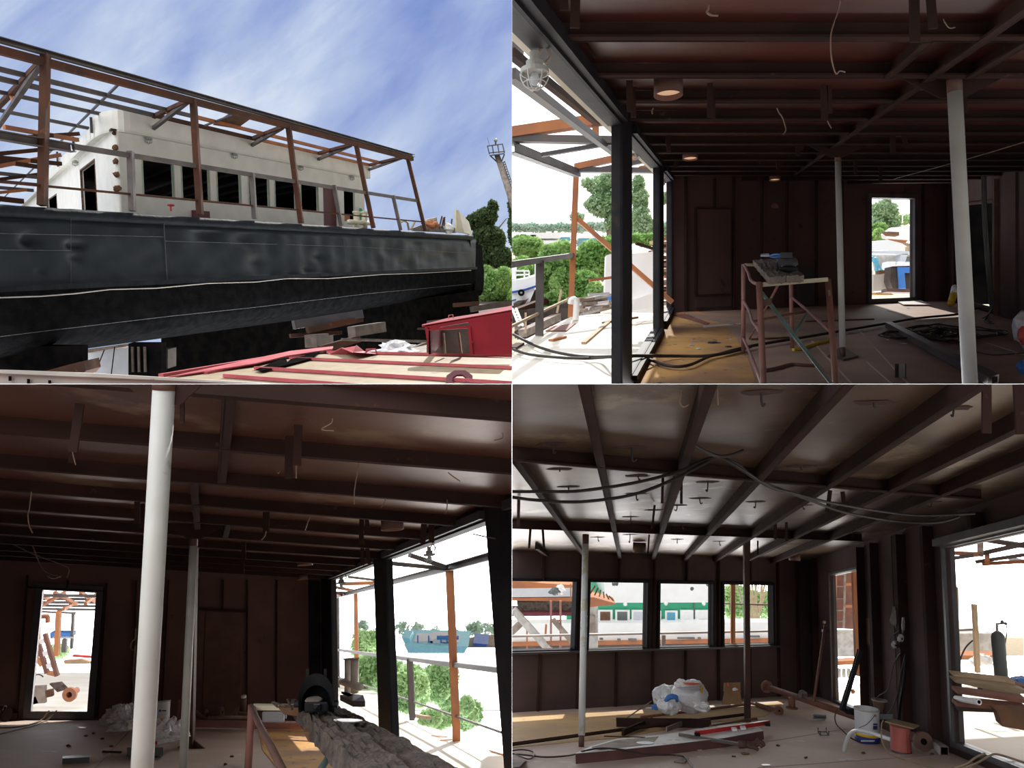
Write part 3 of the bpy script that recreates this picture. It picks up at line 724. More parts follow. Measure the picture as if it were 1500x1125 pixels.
# cage floodlights on the deckhouse
for (w, x, y, lb) in ((SW, 218, 203, 'small caged lamp under the parapet by the rounded corner'), (SW, 344, 226, 'small caged lamp under the parapet above the ship windows midway'), (SW, 441, 244, 'small caged lamp under the parapet above the maroon door side'), (SW, 516, 259, 'small caged lamp under the parapet at the far end'), (FW, 110, 237, 'small caged lamp on the end wall of the white deckhouse')):
    c = w.at(x, y, .12); e_ = empty('wall_lamp', c, lb, 'lamp', 'caged lamps on the deckhouse')
    m = M(); m.lathe(c, (0, 0, -1), [(0, -.05), (.07, -.05), (.11, 0), (.11, .03), (0, .03)], 12); m.out('lamp_body', 'lamp_metal', e_)
    m = M()
    for k in range(4):
        t = k * math.pi / 4; dx, dy = math.cos(t) * .1, math.sin(t) * .1
        m.tube([c + Vector((dx, dy, -.03)), c + Vector((dx, dy, -.12)), c + Vector((0, 0, -.18)), c + Vector((-dx, -dy, -.12)), c + Vector((-dx, -dy, -.03))], .009, 4)
    m.out('guard', 'lamp_metal', e_)
# deck fittings near the far end
o_ = S.off(1.2)
def small(name, matn, pts_or_m, label, cat, **k):
    o = pts_or_m.out(name, matn, **k); 
    if o: tag(o, label, cat)
    return o
c = S.off(.9).at(250, 309); e_ = empty('valve', c, 'small red valve wheel on the deck beside the white wall', 'valve')
M().tube([c, c + Vector((0, 0, .14))], .03, 8).out('stem', 'red', e_); M().lathe(c + Vector((0, 0, .15)), (0, 0, 1), [(0, 0), (.10, 0), (.10, .03), (0, .03)], 12).out('wheel', 'red', e_)
a0, k0 = SW.co(280, 308); a1, _ = SW.co(304, 309)
small('red_hatch', 'maroon', M().wbox(SW, a0, a1, k0 - .9, k0, .02, .10), 'low maroon hatch at the foot of the white deckhouse wall', 'hatch')
bol = empty('bollard', o_.at(525, 325), 'cream twin mooring bollard on the deck by the rusty doorway', 'bollard')
for x in (522, 534):
    M().lathe(S.off(.5).at(x, 334), (0, 0, 1), [(0, 0), (.12, 0), (.12, .58), (.16, .6), (.16, .66), (0, .66)], 14).out('drum', 'cream_ship', bol)
M().tube([S.off(.45).at(511, 325), S.off(.45).at(547, 327)], .10, 12).out('crossbar', 'cream_ship', bol, smooth=True)
a0, _ = SW.co(521.5, 300); 
m = M(); m.blob(SW.at(527, 312, .03), .16, .03, .22, amp=.7, seg=12).blob(SW.at(529, 322, .03), .22, .03, .14, amp=.7, seg=12); m.out('green_paint', 'ship_green', ship)
m = M(); m.tube([o_.at(588, 325), o_.at(592, 323), o_.at(597, 326), o_.at(599, 337)], .055, 8); small('vent_pipe', 'cream_ship', m, 'thin white gooseneck vent pipe on the ship deck', 'pipe', smooth=True)
small('timber_prop', 'wood_light', M().beam(o_.at(608, 324), o_.at(602, 336), .07, .07, (1, 0, 0)), 'leaning pale timber prop on deck beside last canopy post', 'timber')
for (pl, poly, mt, nm, lb, ct) in (
    (1.4, ((626, 321), (640, 318), (641, 333), (626, 333)), 'cream_ship', 'cream_box', 'upright cream panel in the scrap at the ship end', 'panel'),
    (1.2, ((606, 334), (616, 330), (640, 331), (668, 334), (668, 341), (606, 338)), 'wood_grey', 'scrap_boards', 'grey heap of scrap boards lying on deck by the ship end', 'boards'),
    (1.1, ((668, 307), (672, 308), (680, 341), (669, 340)), 'cream_ship', 'bow_plate', 'cream upright bulwark plate with holes at the ship end', 'plate'),
    (1.15, ((670, 307), (679, 316), (688, 343), (680, 341)), 'white_ship', 'side_plate', 'white slanting bulwark plate beside the cream one at ship end', 'plate'),
    (1.7, ((676, 318), (680, 317.5), (687, 325), (692, 344), (688, 344)), 'white_ship', 'rear_plate', 'white pointed bulwark plate behind the slanting one at ship end', 'plate')):
    m = M(); m.slab([S.off(pl).at(*p) for p in poly], Sn * .12); small(nm, mt, m, lb, ct)
for i, (x0, y0, x1, y1) in enumerate(((647.5, 317, 643, 335), (651.5, 318, 650, 335), (650, 319, 647, 334), (662, 321, 661, 330))):
    small('rusty_rod', 'rust_beam', M().beam(S.off(1.2).at(x0, y0), S.off(1.2).at(x1, y1), .07, .07, (1, 0, 0)), ('first', 'second', 'third', 'last and lone')[i] + ' rusty upright rod in the scrap at the ship end', 'rod')
m = M(); m.blob(S.off(1).at(657, 335), .28, .2, .3, amp=.5, seg=14); small('white_winch', 'white_ship', m, 'small white winch with rusty drum beside bulwark plate', 'winch')
m = M(); m.blob(S.off(1).at(630, 329), .4, .2, .2, amp=.6, seg=14); small('rusty_scrap', 'rust_orange', m, 'rusty orange crumpled scrap below the upright cream panel', 'scrap')
# ---- ground, keel blocks and yard
g0 = T
yard = M(); yard.slab([T.fl(-400, 480), T.fl(748, 480), T.fl(748, 390), T.fl(-800, 390)], (0, 0, -.1)); struct(yard, 'ground', 'brown_dark')
# dark keel blocks under the hull
def uprightbox(px0, py0, px1, py1, depth_lvl, name, matn, label, cat, dep=1.2, **k):
    """box standing on the yard, its front face at the depth where the given level is met"""
    Yd = depth_lvl
    pts = [ray(px0, py1) * Yd, ray(px1, py1) * Yd, ray(px1, py0) * Yd, ray(px0, py0) * Yd]
    m = M(); m.slab(pts, (0, dep, .17 * dep)); return small(name, matn, m, label, cat, **k)
uprightbox(-20, 507, 118, 560, 17.0, 'keel_block', 'black', 'wide black keel block under the near end of the hull', 'keel block', .3)
uprightbox(188, 503, 236, 562, 18.5, 'slatted_trestle', 'black', 'dark slatted trestle beside white panel below the hull', 'trestle', .3)
for i in range(3): M().beam(ray(194 + i * 9, 508) * 18.4, ray(195 + i * 9, 545) * 18.4, .05, .05, (1, 0, 0)).out('slat', 'timber_dim', bpy.data.objects['slatted_trestle'])
wb = M(); wb.slab([ray(236, 495) * 24, ray(700, 425) * 40, ray(700, 520) * 40, ray(236, 562) * 24], (0, 1, 0)); small('timber_cribbing', 'black', wb, 'long black wall of timber cribbing behind the red roof', 'cribbing')
uprightbox(228, 512, 246, 540, 20, 'steel_trestle', 'brown_dark', 'dark steel trestle with bright gaps under the hull', 'trestle', .5)
for i, (x0, y0, x1, y1) in enumerate(((607, 478, 604, 484), (570, 488, 565, 491))): pass
m = M(); m.slab([ray(128, 515) * 30, ray(188, 504) * 30, ray(191, 552) * 30, ray(126, 550) * 30], (0, .4, 0)); small('white_hoarding', 'panel_white', m, 'pale white hoarding seen under the hull beyond the keel block', 'hoarding')
m = M(); m.slab([ray(117, 513) * 29.5, ray(188, 503) * 29.5, ray(188, 507) * 29.5, ray(128, 517) * 29.5], (0, .3, 0)); small('mossy_coping', 'wood_grey', m, 'thin mossy coping along the top of white hoarding', 'coping')
for i, (x0, y0, x1, y1) in enumerate(((153, 512, 140, 545), (168, 508, 163, 549))): small('hanging_wire', 'black', M().tube([ray(x0, y0) * 29, ray(x1, y1) * 29], .02, 5), ('slanting', 'near-vertical')[i] + ' black wire in front of the white hoarding', 'wire')
m = M(); m.slab([ray(60, 545) * 16.5, ray(105, 533) * 16.5, ray(123, 529) * 16.5, ray(126, 543) * 16.5, ray(118, 551) * 16.5, ray(60, 550) * 16.5], (0, .6, .1)); small('rusty_cradle', 'rust_beam', m, 'rusty steel cradle plate above the grey parapet below hull', 'cradle')
# timbers and girders below the far half of the hull
for i, (x0, y0, x1, y1, w_, mt, lb) in enumerate(((430, 476, 530, 460, .22, 'steel_dark', 'grey girder touching the hull bottom'), (450, 484, 530, 467, .16, 'rust_beam', 'rusty girder directly beneath the grey one under the hull'), (455, 500, 480, 496, .32, 'timber_dim', 'short thick grey timber block above torn pink roof'), (515, 486, 560, 479, .26, 'timber_dim', 'thick grey timber block with cut end near hull'), (500, 497, 625, 500, .06, 'timber_dim', 'thin pole lying towards the red shed'), (665, 447, 700, 444, .18, 'rust_beam', 'rusty beam below the far end of the hull'), (690, 453, 750, 444, .25, 'brown_dark', 'brown beam behind the red shed roof'), (595, 516, 625, 503, .1, 'timber_dim', 'short grey pole leaning at the red shed'), (470, 512, 525, 496, .18, 'rust_beam', 'rusty plank behind the torn pink roof edge'), (425, 492, 500, 487, .10, 'rust_beam', 'thin rusty bar among the timber blocks'))):
    Yd = 19.0 if x0 < 640 else 34
    small('slipway_timber', mt, M().beam(ray(x0, y0) * Yd, ray(x1, y1) * (Yd + 1.0), w_, w_, (0, 0, 1)), lb, 'timber')
m = M(); m.blob(ray(582, 512) * 17.6, .42, .3, .16, amp=.8, seg=18); small('plastic_bag', 'bag_white', m, 'crumpled white plastic bag behind the pink roof ridge', 'bag')
m = M(); m.slab([T.lev(590, 519, -2.35), T.lev(625, 519, -2.35), T.lev(628, 505, -2.35), T.lev(600, 505, -2.35)], (0, 0, -.4)); small('concrete_slab', 'wood_grey', m, 'grey concrete slab beside the doorway of the red shed', 'slab')
# red shed
Ys = 14.0
shed = empty('red_shed', ray(690, 520) * Ys, 'bright red steel shed with low sloping roof and open doorway', 'shed')
f = lambda x, y, Yd=Ys: ray(x, y) * Yd
m = M()
for poly in (((622, 478), (630, 481), (631, 519), (628, 519)), ((622, 477), (750, 455), (754, 455), (754, 470), (686, 472), (628, 482)), ((686, 472), (754, 466), (754, 519), (690, 519))):
    m.slab([f(*p) for p in poly], (0, .08, 0))
m.out('front_wall', 'shed_red', shed)
M().slab([f(619, 476.5), f(750, 453.5), f(756, 453)] + [f(756, 449) , f(750, 448), f(700, 459), f(660, 464), f(625, 474)][0:1] + [f(754, 446.5, Ys + .8), f(700, 459, Ys + .8), f(655, 466, Ys + .8), f(618, 475.5, Ys + .3)], (0, 0, -.03)).out('roof_sheet', 'shed_red', shed)
M().slab([f(628, 519), f(628, 484), f(628, 484) + Vector((0, 2.2, .3)), f(628, 519) + Vector((0, 2.2, .3))], (.05, 0, 0)).out('side_wall', 'maroon', shed)
M().slab([f(625, 519, Ys + 2), f(625, 470, Ys + 2), f(760, 455, Ys + 2), f(760, 519, Ys + 2)], (0, .05, 0)).out('rear_wall', 'brown_dark', shed)
M().wbox if False else None
m = M(); m.slab([f(687.5, 471.5, Ys - .03), f(748.5, 466, Ys - .03), f(748.5, 519, Ys - .03), f(690.5, 519, Ys - .03)], (0, .04, 0)); m.out('door_panel', 'shed_red', shed)
for (x0, y0, x1, y1) in ((630, 482.5, 686, 479), (687, 478, 691, 519)):
    M().beam(f(x0, y0, Ys - .05), f(x1, y1, Ys - .05), .05, .05, (0, 0, 1)).out('door_frame', 'shed_red', shed)
M().tube([f(657, 467, Ys), f(657.5, 462, Ys), f(663.5, 461, Ys), f(664, 466, Ys)], .012, 6).out('lifting_lug', 'roof_pink', shed)
M().lathe(f(692, 501, Ys - .05), (0, -1, 0), [(0, 0), (.02, 0), (.02, .04), (0, .04)], 10).out('handle', 'maroon', shed)
for i, (x0, y0, x1, y1) in enumerate(((650, 488, 652, 518), (672, 487, 676, 518))):
    small('plank_in_shed', ('wood_grey', 'wood_brown')[i], M().beam(f(x0, y0, Ys + .8), f(x1, y1, Ys + .8), (.10, .3)[i], .03, (1, 0, 0)), ('narrow grey board', 'wide brown board')[i] + ' standing inside the doorway of the red shed', 'board')
# pink and cream corrugated roof sheets
roof = empty('striped_roof', ray(500, 540) * 12, 'cream roof sheets with raised pink ribs in front of the ship', 'roof')
rl = lambda x, y, k=-2.0: T.lev(x, y, k)
cream = [(430, 521), (470, 519), (560, 517), (750, 524), (752, 570), (228, 570), (236, 553), (330, 537)]
M().slab([rl(*p) for p in cream], (0, 0, -.04)).out('roof_sheet', 'roof_cream', roof)
for (x0, y0, x1, y1, h_) in ((480, 517.5, 752, 523.5, .055), (426, 526.5, 752, 541, .055), (375, 541.5, 752, 564, .06), (330, 553, 560, 570, .06), (236, 552, 430, 519, .05), (300, 548, 400, 528, .04)):
    M().beam(rl(x0, y0), rl(x1, y1), .12, h_, (0, 0, 1), lift=1).out('roof_rib', 'roof_pink', roof)
m = M(); m.slab([rl(480, 519), rl(500, 509, -1.85), rl(517, 516, -1.85), rl(522, 505, -1.75), rl(537, 517), rl(560, 519)], (0, 0, -.02)); m.out('torn_flap', 'roof_pink', roof)
m = M(); m.slab([rl(240, 553, -1.97), rl(425, 514, -1.93), rl(488, 507, -1.93), rl(486, 511, -1.93), rl(420, 521, -1.93), rl(375, 532, -1.93)], (0, 0, -.02)); m.out('lifted_sheet', 'roof_pink', roof)
m = M(); m.slab([rl(375, 541, -1.95), rl(418, 523, -1.95), rl(421, 530, -1.95), rl(426, 526, -1.95), rl(470, 514, -1.95), rl(455, 525, -1.95), rl(440, 529, -1.95), rl(385, 543, -1.95)], (0, 0, -.015)); m.out('torn_gap', 'black', roof)
m = M(); m.tube([rl(537, 516, -1.95), rl(537, 512, -1.85), rl(550, 511.5, -1.85), rl(552, 518, -1.95)], .02, 6); m.out('grab_handle', 'roof_pink', roof)
# maroon octagonal ring lying on the roof
c = rl(673, 560); m = M(); ring = []
R1, R2 = .225, .115
m.lathe(c + Vector((0, 0, .02)), (T.U + Vector((0, -.9, .1))).normalized(), [(R2, 0), (R1, 0), (R1, .04), (R2, .04), (R2, 0)], 8, a0=math.pi / 8, a1=math.pi / 8 + 2 * math.pi); small('octagonal_ring', 'maroon', m, 'maroon octagonal ring lug standing on the striped roof', 'ring')
# grey parapet along the bottom
gp = empty('concrete_parapet', ray(180, 560) * 9, 'weathered grey parapet with slots running below the hull', 'parapet')
m = M(); m.slab([ray(-14, 541) * 9.0, ray(100, 545) * 9.0, ray(385, 561) * 9.0, ray(385, 575) * 9.0, ray(-14, 575) * 9.0], (0, .3, 0)); m.out('wall_face', 'galv', gp)
M().beam(ray(-14, 545.5) * 8.97, ray(385, 562.5) * 8.97, .06, .012, (0, 0, 1)).out('ledge', 'galv', gp)
for x, y in ((14, 554), (41, 558), (72, 560)): M().slab([ray(x, y - 3) * 8.98, ray(x + 3, y - 3) * 8.98, ray(x + 3, y + 4) * 8.98, ray(x, y + 4) * 8.98], (0, -.02, 0)).out('slot', 'black', gp)
# mast with lamp gallery
mb = 46.0
mast = empty('lamp_mast', ray(745, 300) * mb, 'leaning grey lamp mast with a railed gallery on top', 'mast')
g_ = lambda x, y, dy=0.0: ray(x, y) * (mb + dy)
M().tube([g_(728, 227), g_(756, 310)], [.17, .25], 10).out('pole', 'wood_grey', mast, smooth=True)
m = M()
for dy in (-.5, .5):
    pts = [g_(715, 222, dy), g_(717, 214, dy), g_(733, 212, dy), g_(739, 215, dy), g_(737, 226, dy)]
    for a, b in (((714, 214), (736, 211)), ((717, 224), (739, 222)), ((714, 214), (717, 226)), ((721, 213), (723, 225)), ((729, 212), (731, 224)), ((736, 211), (739, 224))): m.tube([g_(a[0], a[1], dy), g_(b[0], b[1], dy)], .035, 5)
for p in ((714, 214), (736, 211), (717, 224), (739, 222)): m.tube([g_(p[0], p[1], -.5), g_(p[0], p[1], .5)], .035, 5)
m.out('gallery_railing', 'steel_dark', mast)
m = M(); m.slab([g_(717, 227, -.5), g_(739, 224, -.5), g_(739, 224, .5), g_(717, 227, .5)], (0, 0, -.08)); m.out('gallery_floor', 'steel_dark', mast)
m = M()
for (a, b) in (((718, 228), (731, 240)), ((739, 226), (735, 236))): m.tube([g_(*a), g_(*b)], .04, 5)
m.out('brace', 'steel_dark', mast)
M().tube([g_(726, 212), g_(726, 206)], .05, 6).out('lamp_arm', 'steel_dark', mast); M().blob(g_(726, 205.5), .13, .13, .10, amp=.1, seg=10).out('lamp_head', 'lamp_metal', mast, smooth=True)
M().tube([g_(714, 202), g_(717, 213)], .015, 4).out('aerial', 'steel_dark', mast)
m = M()
m.tube([g_(737, 238), g_(752, 282)], .03, 4); m.tube([g_(739, 236), g_(754, 280)], .03, 4)
for i in range(12): m.tube([g_(735.5 + i * 1.25, 238 + i * 3.6), g_(739 + i * 1.25, 237 + i * 3.6)], .03, 4)
m.out('ladder', 'steel_dark', mast)
# trees beyond the hull
def tree(name, label, blobs, n, size, matn, trunk=None, cat='tree', group=None):
    c = Vector(blobs[0][0]); e_ = empty(name, c - Vector((0, 0, blobs[0][3] * 2)), label, cat, group)
    M().leaves(blobs, int(n * 1.9), size * .72).out('foliage', matn, e_, fix=False)
    if trunk:
        m = M()
        for t in trunk: m.tube(t[0], t[1], 6)
        m.out('trunk', 'bark', e_, smooth=True)
    return e_
def bl(px, py, Yd, rpx, rpy=None): rpy = rpy or rpx; return (ray(px, py) * Yd, rpx / F * Yd, min(rpx, rpy) / F * Yd, rpy / F * Yd)
tree('tall_tree', 'tall dark green tree rising beyond the end of the hull', [bl(712, 318, 60, 17, 14), bl(722, 303, 60, 8, 10), bl(700, 325, 60, 18, 14), bl(715, 350, 60, 26, 20), bl(725, 375, 60, 26, 18), bl(712, 372, 60, 18, 22), bl(738, 384, 60, 16, 12), bl(690, 325, 60, 9, 10)], 9000, .22, 'leaf_dark', [([ray(716, 400) * 60, ray(716, 310) * 60], [.5, .1]), ([ray(716, 352) * 60, ray(742, 320) * 60], [.1, .04])])
tree('edge_tree', 'dark tree crown cut off behind the lamp mast', [bl(752, 300, 58, 8, 20), bl(752, 335, 58, 8, 30)], 900, .22, 'leaf_dark')
tree('green_bush', 'bright green bush between the hull end and red shed roof', [bl(722, 420, 56, 24, 26), bl(712, 402, 56, 12, 14), bl(738, 412, 56, 16, 22), bl(745, 430, 56, 14, 16), bl(705, 430, 56, 14, 16)], 7000, .17, 'leaf_mid', cat='bush')
# ================================================================== upper right: room contents
Q = 'TR'
TN = [100]
def trim(m, matn):
    TN[0] += 1; return m.out('trim_%d' % TN[0], matn, kind='structure')
def P(px, py, Yd): return ray(px, py) * Yd
def crv(pts, n=6):
    """smooth a polyline (Catmull-Rom)"""
    pts = [Vector(p) for p in pts]; out_ = []
    for i in range(len(pts) - 1):
        p0 = pts[max(i - 1, 0)]; p1 = pts[i]; p2 = pts[i + 1]; p3 = pts[min(i + 2, len(pts) - 1)]
        for k in range(n):
            t = k / n
            out_.append(.5 * ((2 * p1) + (p2 - p0) * t + (2 * p0 - 5 * p1 + 4 * p2 - p3) * t * t + (3 * p1 - p0 - 3 * p2 + p3) * t ** 3))
    return out_ + [pts[-1]]
def stiff(w, px, py0, py1, matn='beam_brown', wd=.02, dp=.07):
    """flat-bar stiffener on a wall"""
    a0, k1 = w.co(px, py0); a1, k0 = w.co(px, py1); a = (a0 + a1) / 2
    return trim(M().wbox(w, a - wd / 2, a + wd / 2, k0, k1, 0, dp), matn)
def strap(room, px, y0, y1, k, w_, label, wpx=None, lean=0, matn='beam_brown', group=None, x2=None, mat2=None):
    """flat hanger strip: top at ceiling level k"""
    A_ = room.lev(px, y0, k); Yd = A_.y; B_ = P(x2 if x2 else px + lean, y1, Yd)
    return small('hanger_strip', matn, M().beam(A_, B_, w_, .012, Vector((0, 1, 0))), label, 'hanger', group=group)
def wire(pts, r, label, matn='wire', cat='wire', name='hanging_wire', n=5, sm=6, group=None):
    return small(name, matn, M().tube(crv(pts, sm), r, n), label, cat, smooth=True, group=group)
def ring_collar(room, px, py, rpx, k, hpx, label, axis=None, name='ceiling_collar'):
    """round sheet-steel collar hanging under the ceiling, a painted daylight glow inside"""
    Yd = room.lev(px, py - hpx, k).y; c = P(px, py, Yd); r = rpx / F * Yd; h = hpx / F * Yd
    e_ = empty(name, c, label, 'lamp', 'round ceiling collars with painted glow')
    up = room.V.normalized()
    M().lathe(c, up, [(r * .93, 0), (r, 0), (r, h + .05), (r * .93, h + .05), (r * .93, 0)], 28).out('collar', 'rust_patch' if False else 'pipe_dark', e_, smooth=True)
    M().lathe(c, up, [(0, h * .5), (r * .92, h * .5), (r * .92, h * .5 + .01)], 24).out('glow_disc', 'collar_glow', e_)
    return e_

# --- deck outside
struct(M().slab([A.fl(*p) for p in ((640, 562), (752, 506), (800, 482), (836, 464), (905, 456), (992, 448), (1010, 449))] + [AL.pt(AL.L + .3, -A.h, -.13), AL.pt(Anear, -A.h, -.13)], A.V * -.06), 'deck', 'deck_pale')
struct(M().slab([A.lev(300, 520, -5.0), A.lev(1600, 520, -5.0), A.lev(3000, 366, -5.0), A.lev(0, 366, -5.0)], (0, 0, -.1)), 'ground', 'soil_pale')
struct(M().slab([A.lev(740, 362, -6.0), A.lev(1300, 362, -6.0), A.lev(1300, 347, -6.0), A.lev(700, 347, -6.0)], (0, 0, -.1)), 'river', 'water')
# stiffeners on the back wall, panel
for x, y0, y1 in ((1045, 262, 305), (1073, 258, 452), (1114, 258, 452), (1151, 258, 450), (1194, 258, 448), (1232, 262, 446), (1350, 270, 443), (1003, 258, 455)):
    stiff(AB, x, y0, y1)
stiff(AR, 1402, 262, 447); stiff(AR, 1462, 262, 462, 'pipe_dark'); stiff(AR, 1490, 240, 470, 'wall_dark', .02, .03)
h = hole(AB, 1019, 307, 1069, 431)
pd = M(); pd.wbox(AB, h[0], h[1], h[2], h[3], 0, .025); struct(pd, 'door_6', 'wall_red')
frame_of(AB, h, .03, 0, .05, 'beam_brown', 'trim_95', 't')
h2 = hole(AB, 1019, 433, 1070, 450); struct(M().wbox(AB, h2[0], h2[1], h2[2], h2[3], 0, .03), 'trim_96', 'wall_dark')
h2 = hole(AB, 1166, 393, 1192, 446); struct(M().wbox(AB, h2[0], h2[1], h2[2], h2[3], 0, .02), 'trim_97', 'steel_dark')
# ochre part of the floor
struct(M().slab([A.fl(*p) for p in ((930, 562), (986, 459), (1020, 455), (1060, 472), (1085, 505), (1098, 530), (1112, 575), (925, 580))], A.V * .006), 'floor_patch', 'floor_ochre')
for i, pts in enumerate((((1000, 455), (1072, 470), (1082, 478), (1012, 466)), ((985, 462), (1003, 460), (1040, 474), (1035, 477)), ((1030, 478), (1085, 474), (1086, 476), (1030, 481)))):
    struct(M().slab([A.fl(*p) for p in pts], A.V * .012), 'trim_%d' % (80 + i), ('floor_red', 'pipe_rust', 'floor_dust')[i])
for i, (x0, y0, x1, y1) in enumerate(((1190, 500, 1250, 565), (1255, 480, 1330, 562), (1125, 470, 1280, 468), (1300, 455, 1500, 520), (1270, 530, 1310, 566))):
    a_, b_ = A.fl(x0, y0), A.fl(x1, y1); struct(M().beam(a_, b_, .02, .006, A.V, lift=1), 'trim_%d' % (85 + i), 'floor_dust')
# --- columns
def column(room, x0, y0, k, xb, yb, r, ysplit, label, matn, yfoot=None, collar='col_brown', plate=None):
    top = room.lev(x0, y0, k); bot = room.fl(xb, yb); e_ = empty('support_column', bot, label, 'column')
    d = bot - top
    def at_y(y):
        lo, hi = 0.0, 1.0
        for _ in range(30):
            m_ = (lo + hi) / 2; p = top + d * m_
            if 562.5 - p.z / p.y * F < y: lo = m_
            else: hi = m_
        return top + d * lo
    s0 = at_y(ysplit); s1 = at_y(yfoot) if yfoot else bot
    M().tube([top, s0], r * 1.03, 20).out('upper_collar', collar, e_, smooth=True)
    M().tube([s0, s0.lerp(s1, .5), s1], r, 24).out('shaft', matn, e_, smooth=True)
    if yfoot: M().tube([s1, bot], r * .82, 16).out('foot', collar, e_, smooth=True)
    if plate: M().slab([room.fl(*p) + room.V * .004 for p in plate], room.V * .02).out('base_plate', collar, e_)
    return e_
column(A, 1397, 103, 1.07, 1427, 680, .046, 136, 'thick white round column nearest the steel channel and cable pile', 'col_white')
column(A, 1227, 214, 1.07, 1234.5, 524, .037, 238, 'slim white round column with brown foot plate between scaffold and doorway', 'col_white', yfoot=509, plate=((1212, 524), (1228, 513), (1240, 513), (1257, 524), (1236, 529)))
for x0, y0, dx, k in ((1395, 122, 60, 1.0), (1227, 218, 30, 1.0)):
    a_ = A.lev(x0 - dx, y0 - 20, 1.0); c = A.lev(x0, y0, 1.0)
    trim(M().slab([c + Vector((-.35, 0, .09)), c + Vector((.35, 0, .09)), c + Vector((.35, 0, .04)), c + Vector((.08, 0, -.10)), c + Vector((-.08, 0, -.10)), c + Vector((-.35, 0, .04))], (0, .015, 0)), 'beam_brown')
# --- ceiling collars with painted glow, straps, wires
ring_collar(A, 979, 140, 21, 1.05, 15, 'large round collar with painted glow between the second and third beams by the open windows')
ring_collar(A, 1011, 233, 11, 1.05, 5, 'middle small round collar with painted glow under the beams of dark room')
ring_collar(A, 1135, 264, 8, 1.02, 4, 'tiny farthest collar with painted glow before the red back wall')
for i, (x, y0, y1, dx, w_, lb) in enumerate(((843, -6, 41, -1, .045, 'bracket strip above the start of first beam'), (826, -6, 15, 0, .04, 'short bracket strip at corner above first beam'), (922, 118, 164, 1, .045, 'wide strip hanging beside the post and third beam'), (927, 128, 172, 1, .04, 'narrow strip hanging beside the post and third beam'), (1040, 122, 172, 0, .04, 'strip hanging above panel door, one of two'), (1044, 128, 176, 1, .03, 'thin strip hanging above panel door, one of two'), (1207, 125, 177, 1, .05, 'long strip hanging before slim column, wider of two'), (1214, 125, 166, 2, .035, 'long strip hanging before slim column, narrower of two'), (1339, -6, 62, 1, .045, 'long strip with wire above the thick column'), (1363, -6, 42, 4, .04, 'shorter slanting strip above the thick column'), (1168, 203, 228, 1, .05, 'strip above the slim column, first of small pair'), (1174, 203, 220, 0, .04, 'strip above the slim column, second of small pair'), (1139, 228, 248, 1, .05, 'small strip hanging near the smallest round collar'), (1308, 199, 226, 0, .06, 'strip before the doorway lintel'), (1323, 198, 217, 6, .05, 'slanted strip before the doorway lintel'), (1411, 130, 165, 1, .05, 'dark strip just behind the thick column'), (978, 201, 222, 2, .05, 'strip beside middle small round collar'), (990, 232, 246, 0, .06, 'short strip below middle small round collar'), (1290, 240, 268, 0, .06, 'faint strip in front of the doorway top'), (1252, 228, 255, 2, .05, 'faint strip right of the slim column collar'.replace('right of', 'beyond')))):
    strap(A, x, y0, y1, 1.08, w_, 'steel hanger ' + lb, x2=x + dx)
wire([A.lev(1231, 0, 1.09)] + [P(*p, 3.7) for p in ((1229, 12), (1219, 42), (1217, 55), (1217, 75), (1220, 95), (1225, 108), (1230, 104), (1238, 105.5))], .0035, 'long thin wire curving down from ceiling between the first beams')
wire([P(*p, 5.5) for p in ((1138, 158), (1141, 165), (1146, 172), (1151, 188), (1150, 193), (1147, 197))], .004, 'kinked thin wire hanging mid ceiling under third beam')
wire([P(*p, 3.6) for p in ((1038, 8), (1037, 14), (1036, 18), (1042, 22), (1052, 23))], .006, 'rusty hook at the ceiling near first beam')
wire([P(*p, 3.8) for p in ((1382, 28), (1385, 34), (1391, 41), (1399, 40))], .003, 'curly wire end above the thick column')
wire([P(*p, 4.3) for p in ((836, 52), (845, 57), (860, 65), (872, 84))], .005, 'bent rod along wall corner near first beam', matn='beam_brown')
wire([P(*p, 6.2) for p in ((957, 158), (955, 163), (956, 167))], .006, 'small hook below big round collar')
wire([P(1212, 177, 5.6), P(1215, 183, 5.6), P(1218, 188, 5.6)], .004, 'short wire tail under the long strip pair')
wire([A.lev(1500, 208, .9), A.lev(1420, 232, .9), A.lev(1310, 262, .9)], .006, 'thin taut cable sloping under far beams toward the corner', matn='wire')
# --- outside frame
of_ = empty('deck_canopy_frame', A.fl(845, 464), 'rusty and grey steel canopy frame with railing outside the open windows', 'canopy frame')
kc = 1.03
def obm(a, b, w_, h_, nm, matn='steel_grey', up=(0, 0, 1), ch=False):
    m = M(); (m.chan if ch else m.beam)(a, b, w_, h_, up); return m.out(nm, matn, of_)
pb = A.fl(836, 464); pt_ = P(844, 253, pb.y); obm(pb, pt_, .10, .10, 'post', 'rust_orange', (0, 1, 0), ch=True)
gb = A.fl(790, 492); gt = P(791, 382, gb.y); obm(gb, gt, .12, .10, 'railing_post', 'steel_grey', (0, 1, 0), ch=True)
rt = P(838, 374, pb.y); obm(rt, rt + (P(791, 381, gb.y) - rt) * 2.2, .09, .08, 'top_rail', 'steel_grey')
rl_ = P(835, 437, pb.y - .1); obm(rl_, rl_ + (P(789, 459, gb.y) - rl_) * 2.2, .035, .035, 'lower_rail', 'wood_light')
eb = A.lev(846, 254, kc); obm(eb, A.lev(748, 216, kc), .12, .13, 'eaves_beam', 'steel_grey', ch=True)
obm(P(845, 320, pb.y), P(985, 443, 13.6), .08, .08, 'diagonal_brace', 'rust_orange')
for (x0, y0, x1, y1, w_, mt) in ((748, 108, 905, 228, .075, 'steel_grey'), (748, 77, 875, 180, .055, 'rust_beam')):
    obm(A.lev(x0, y0, kc + .05), A.lev(x1, y1, kc + .05), w_, w_, 'purlin', mt)
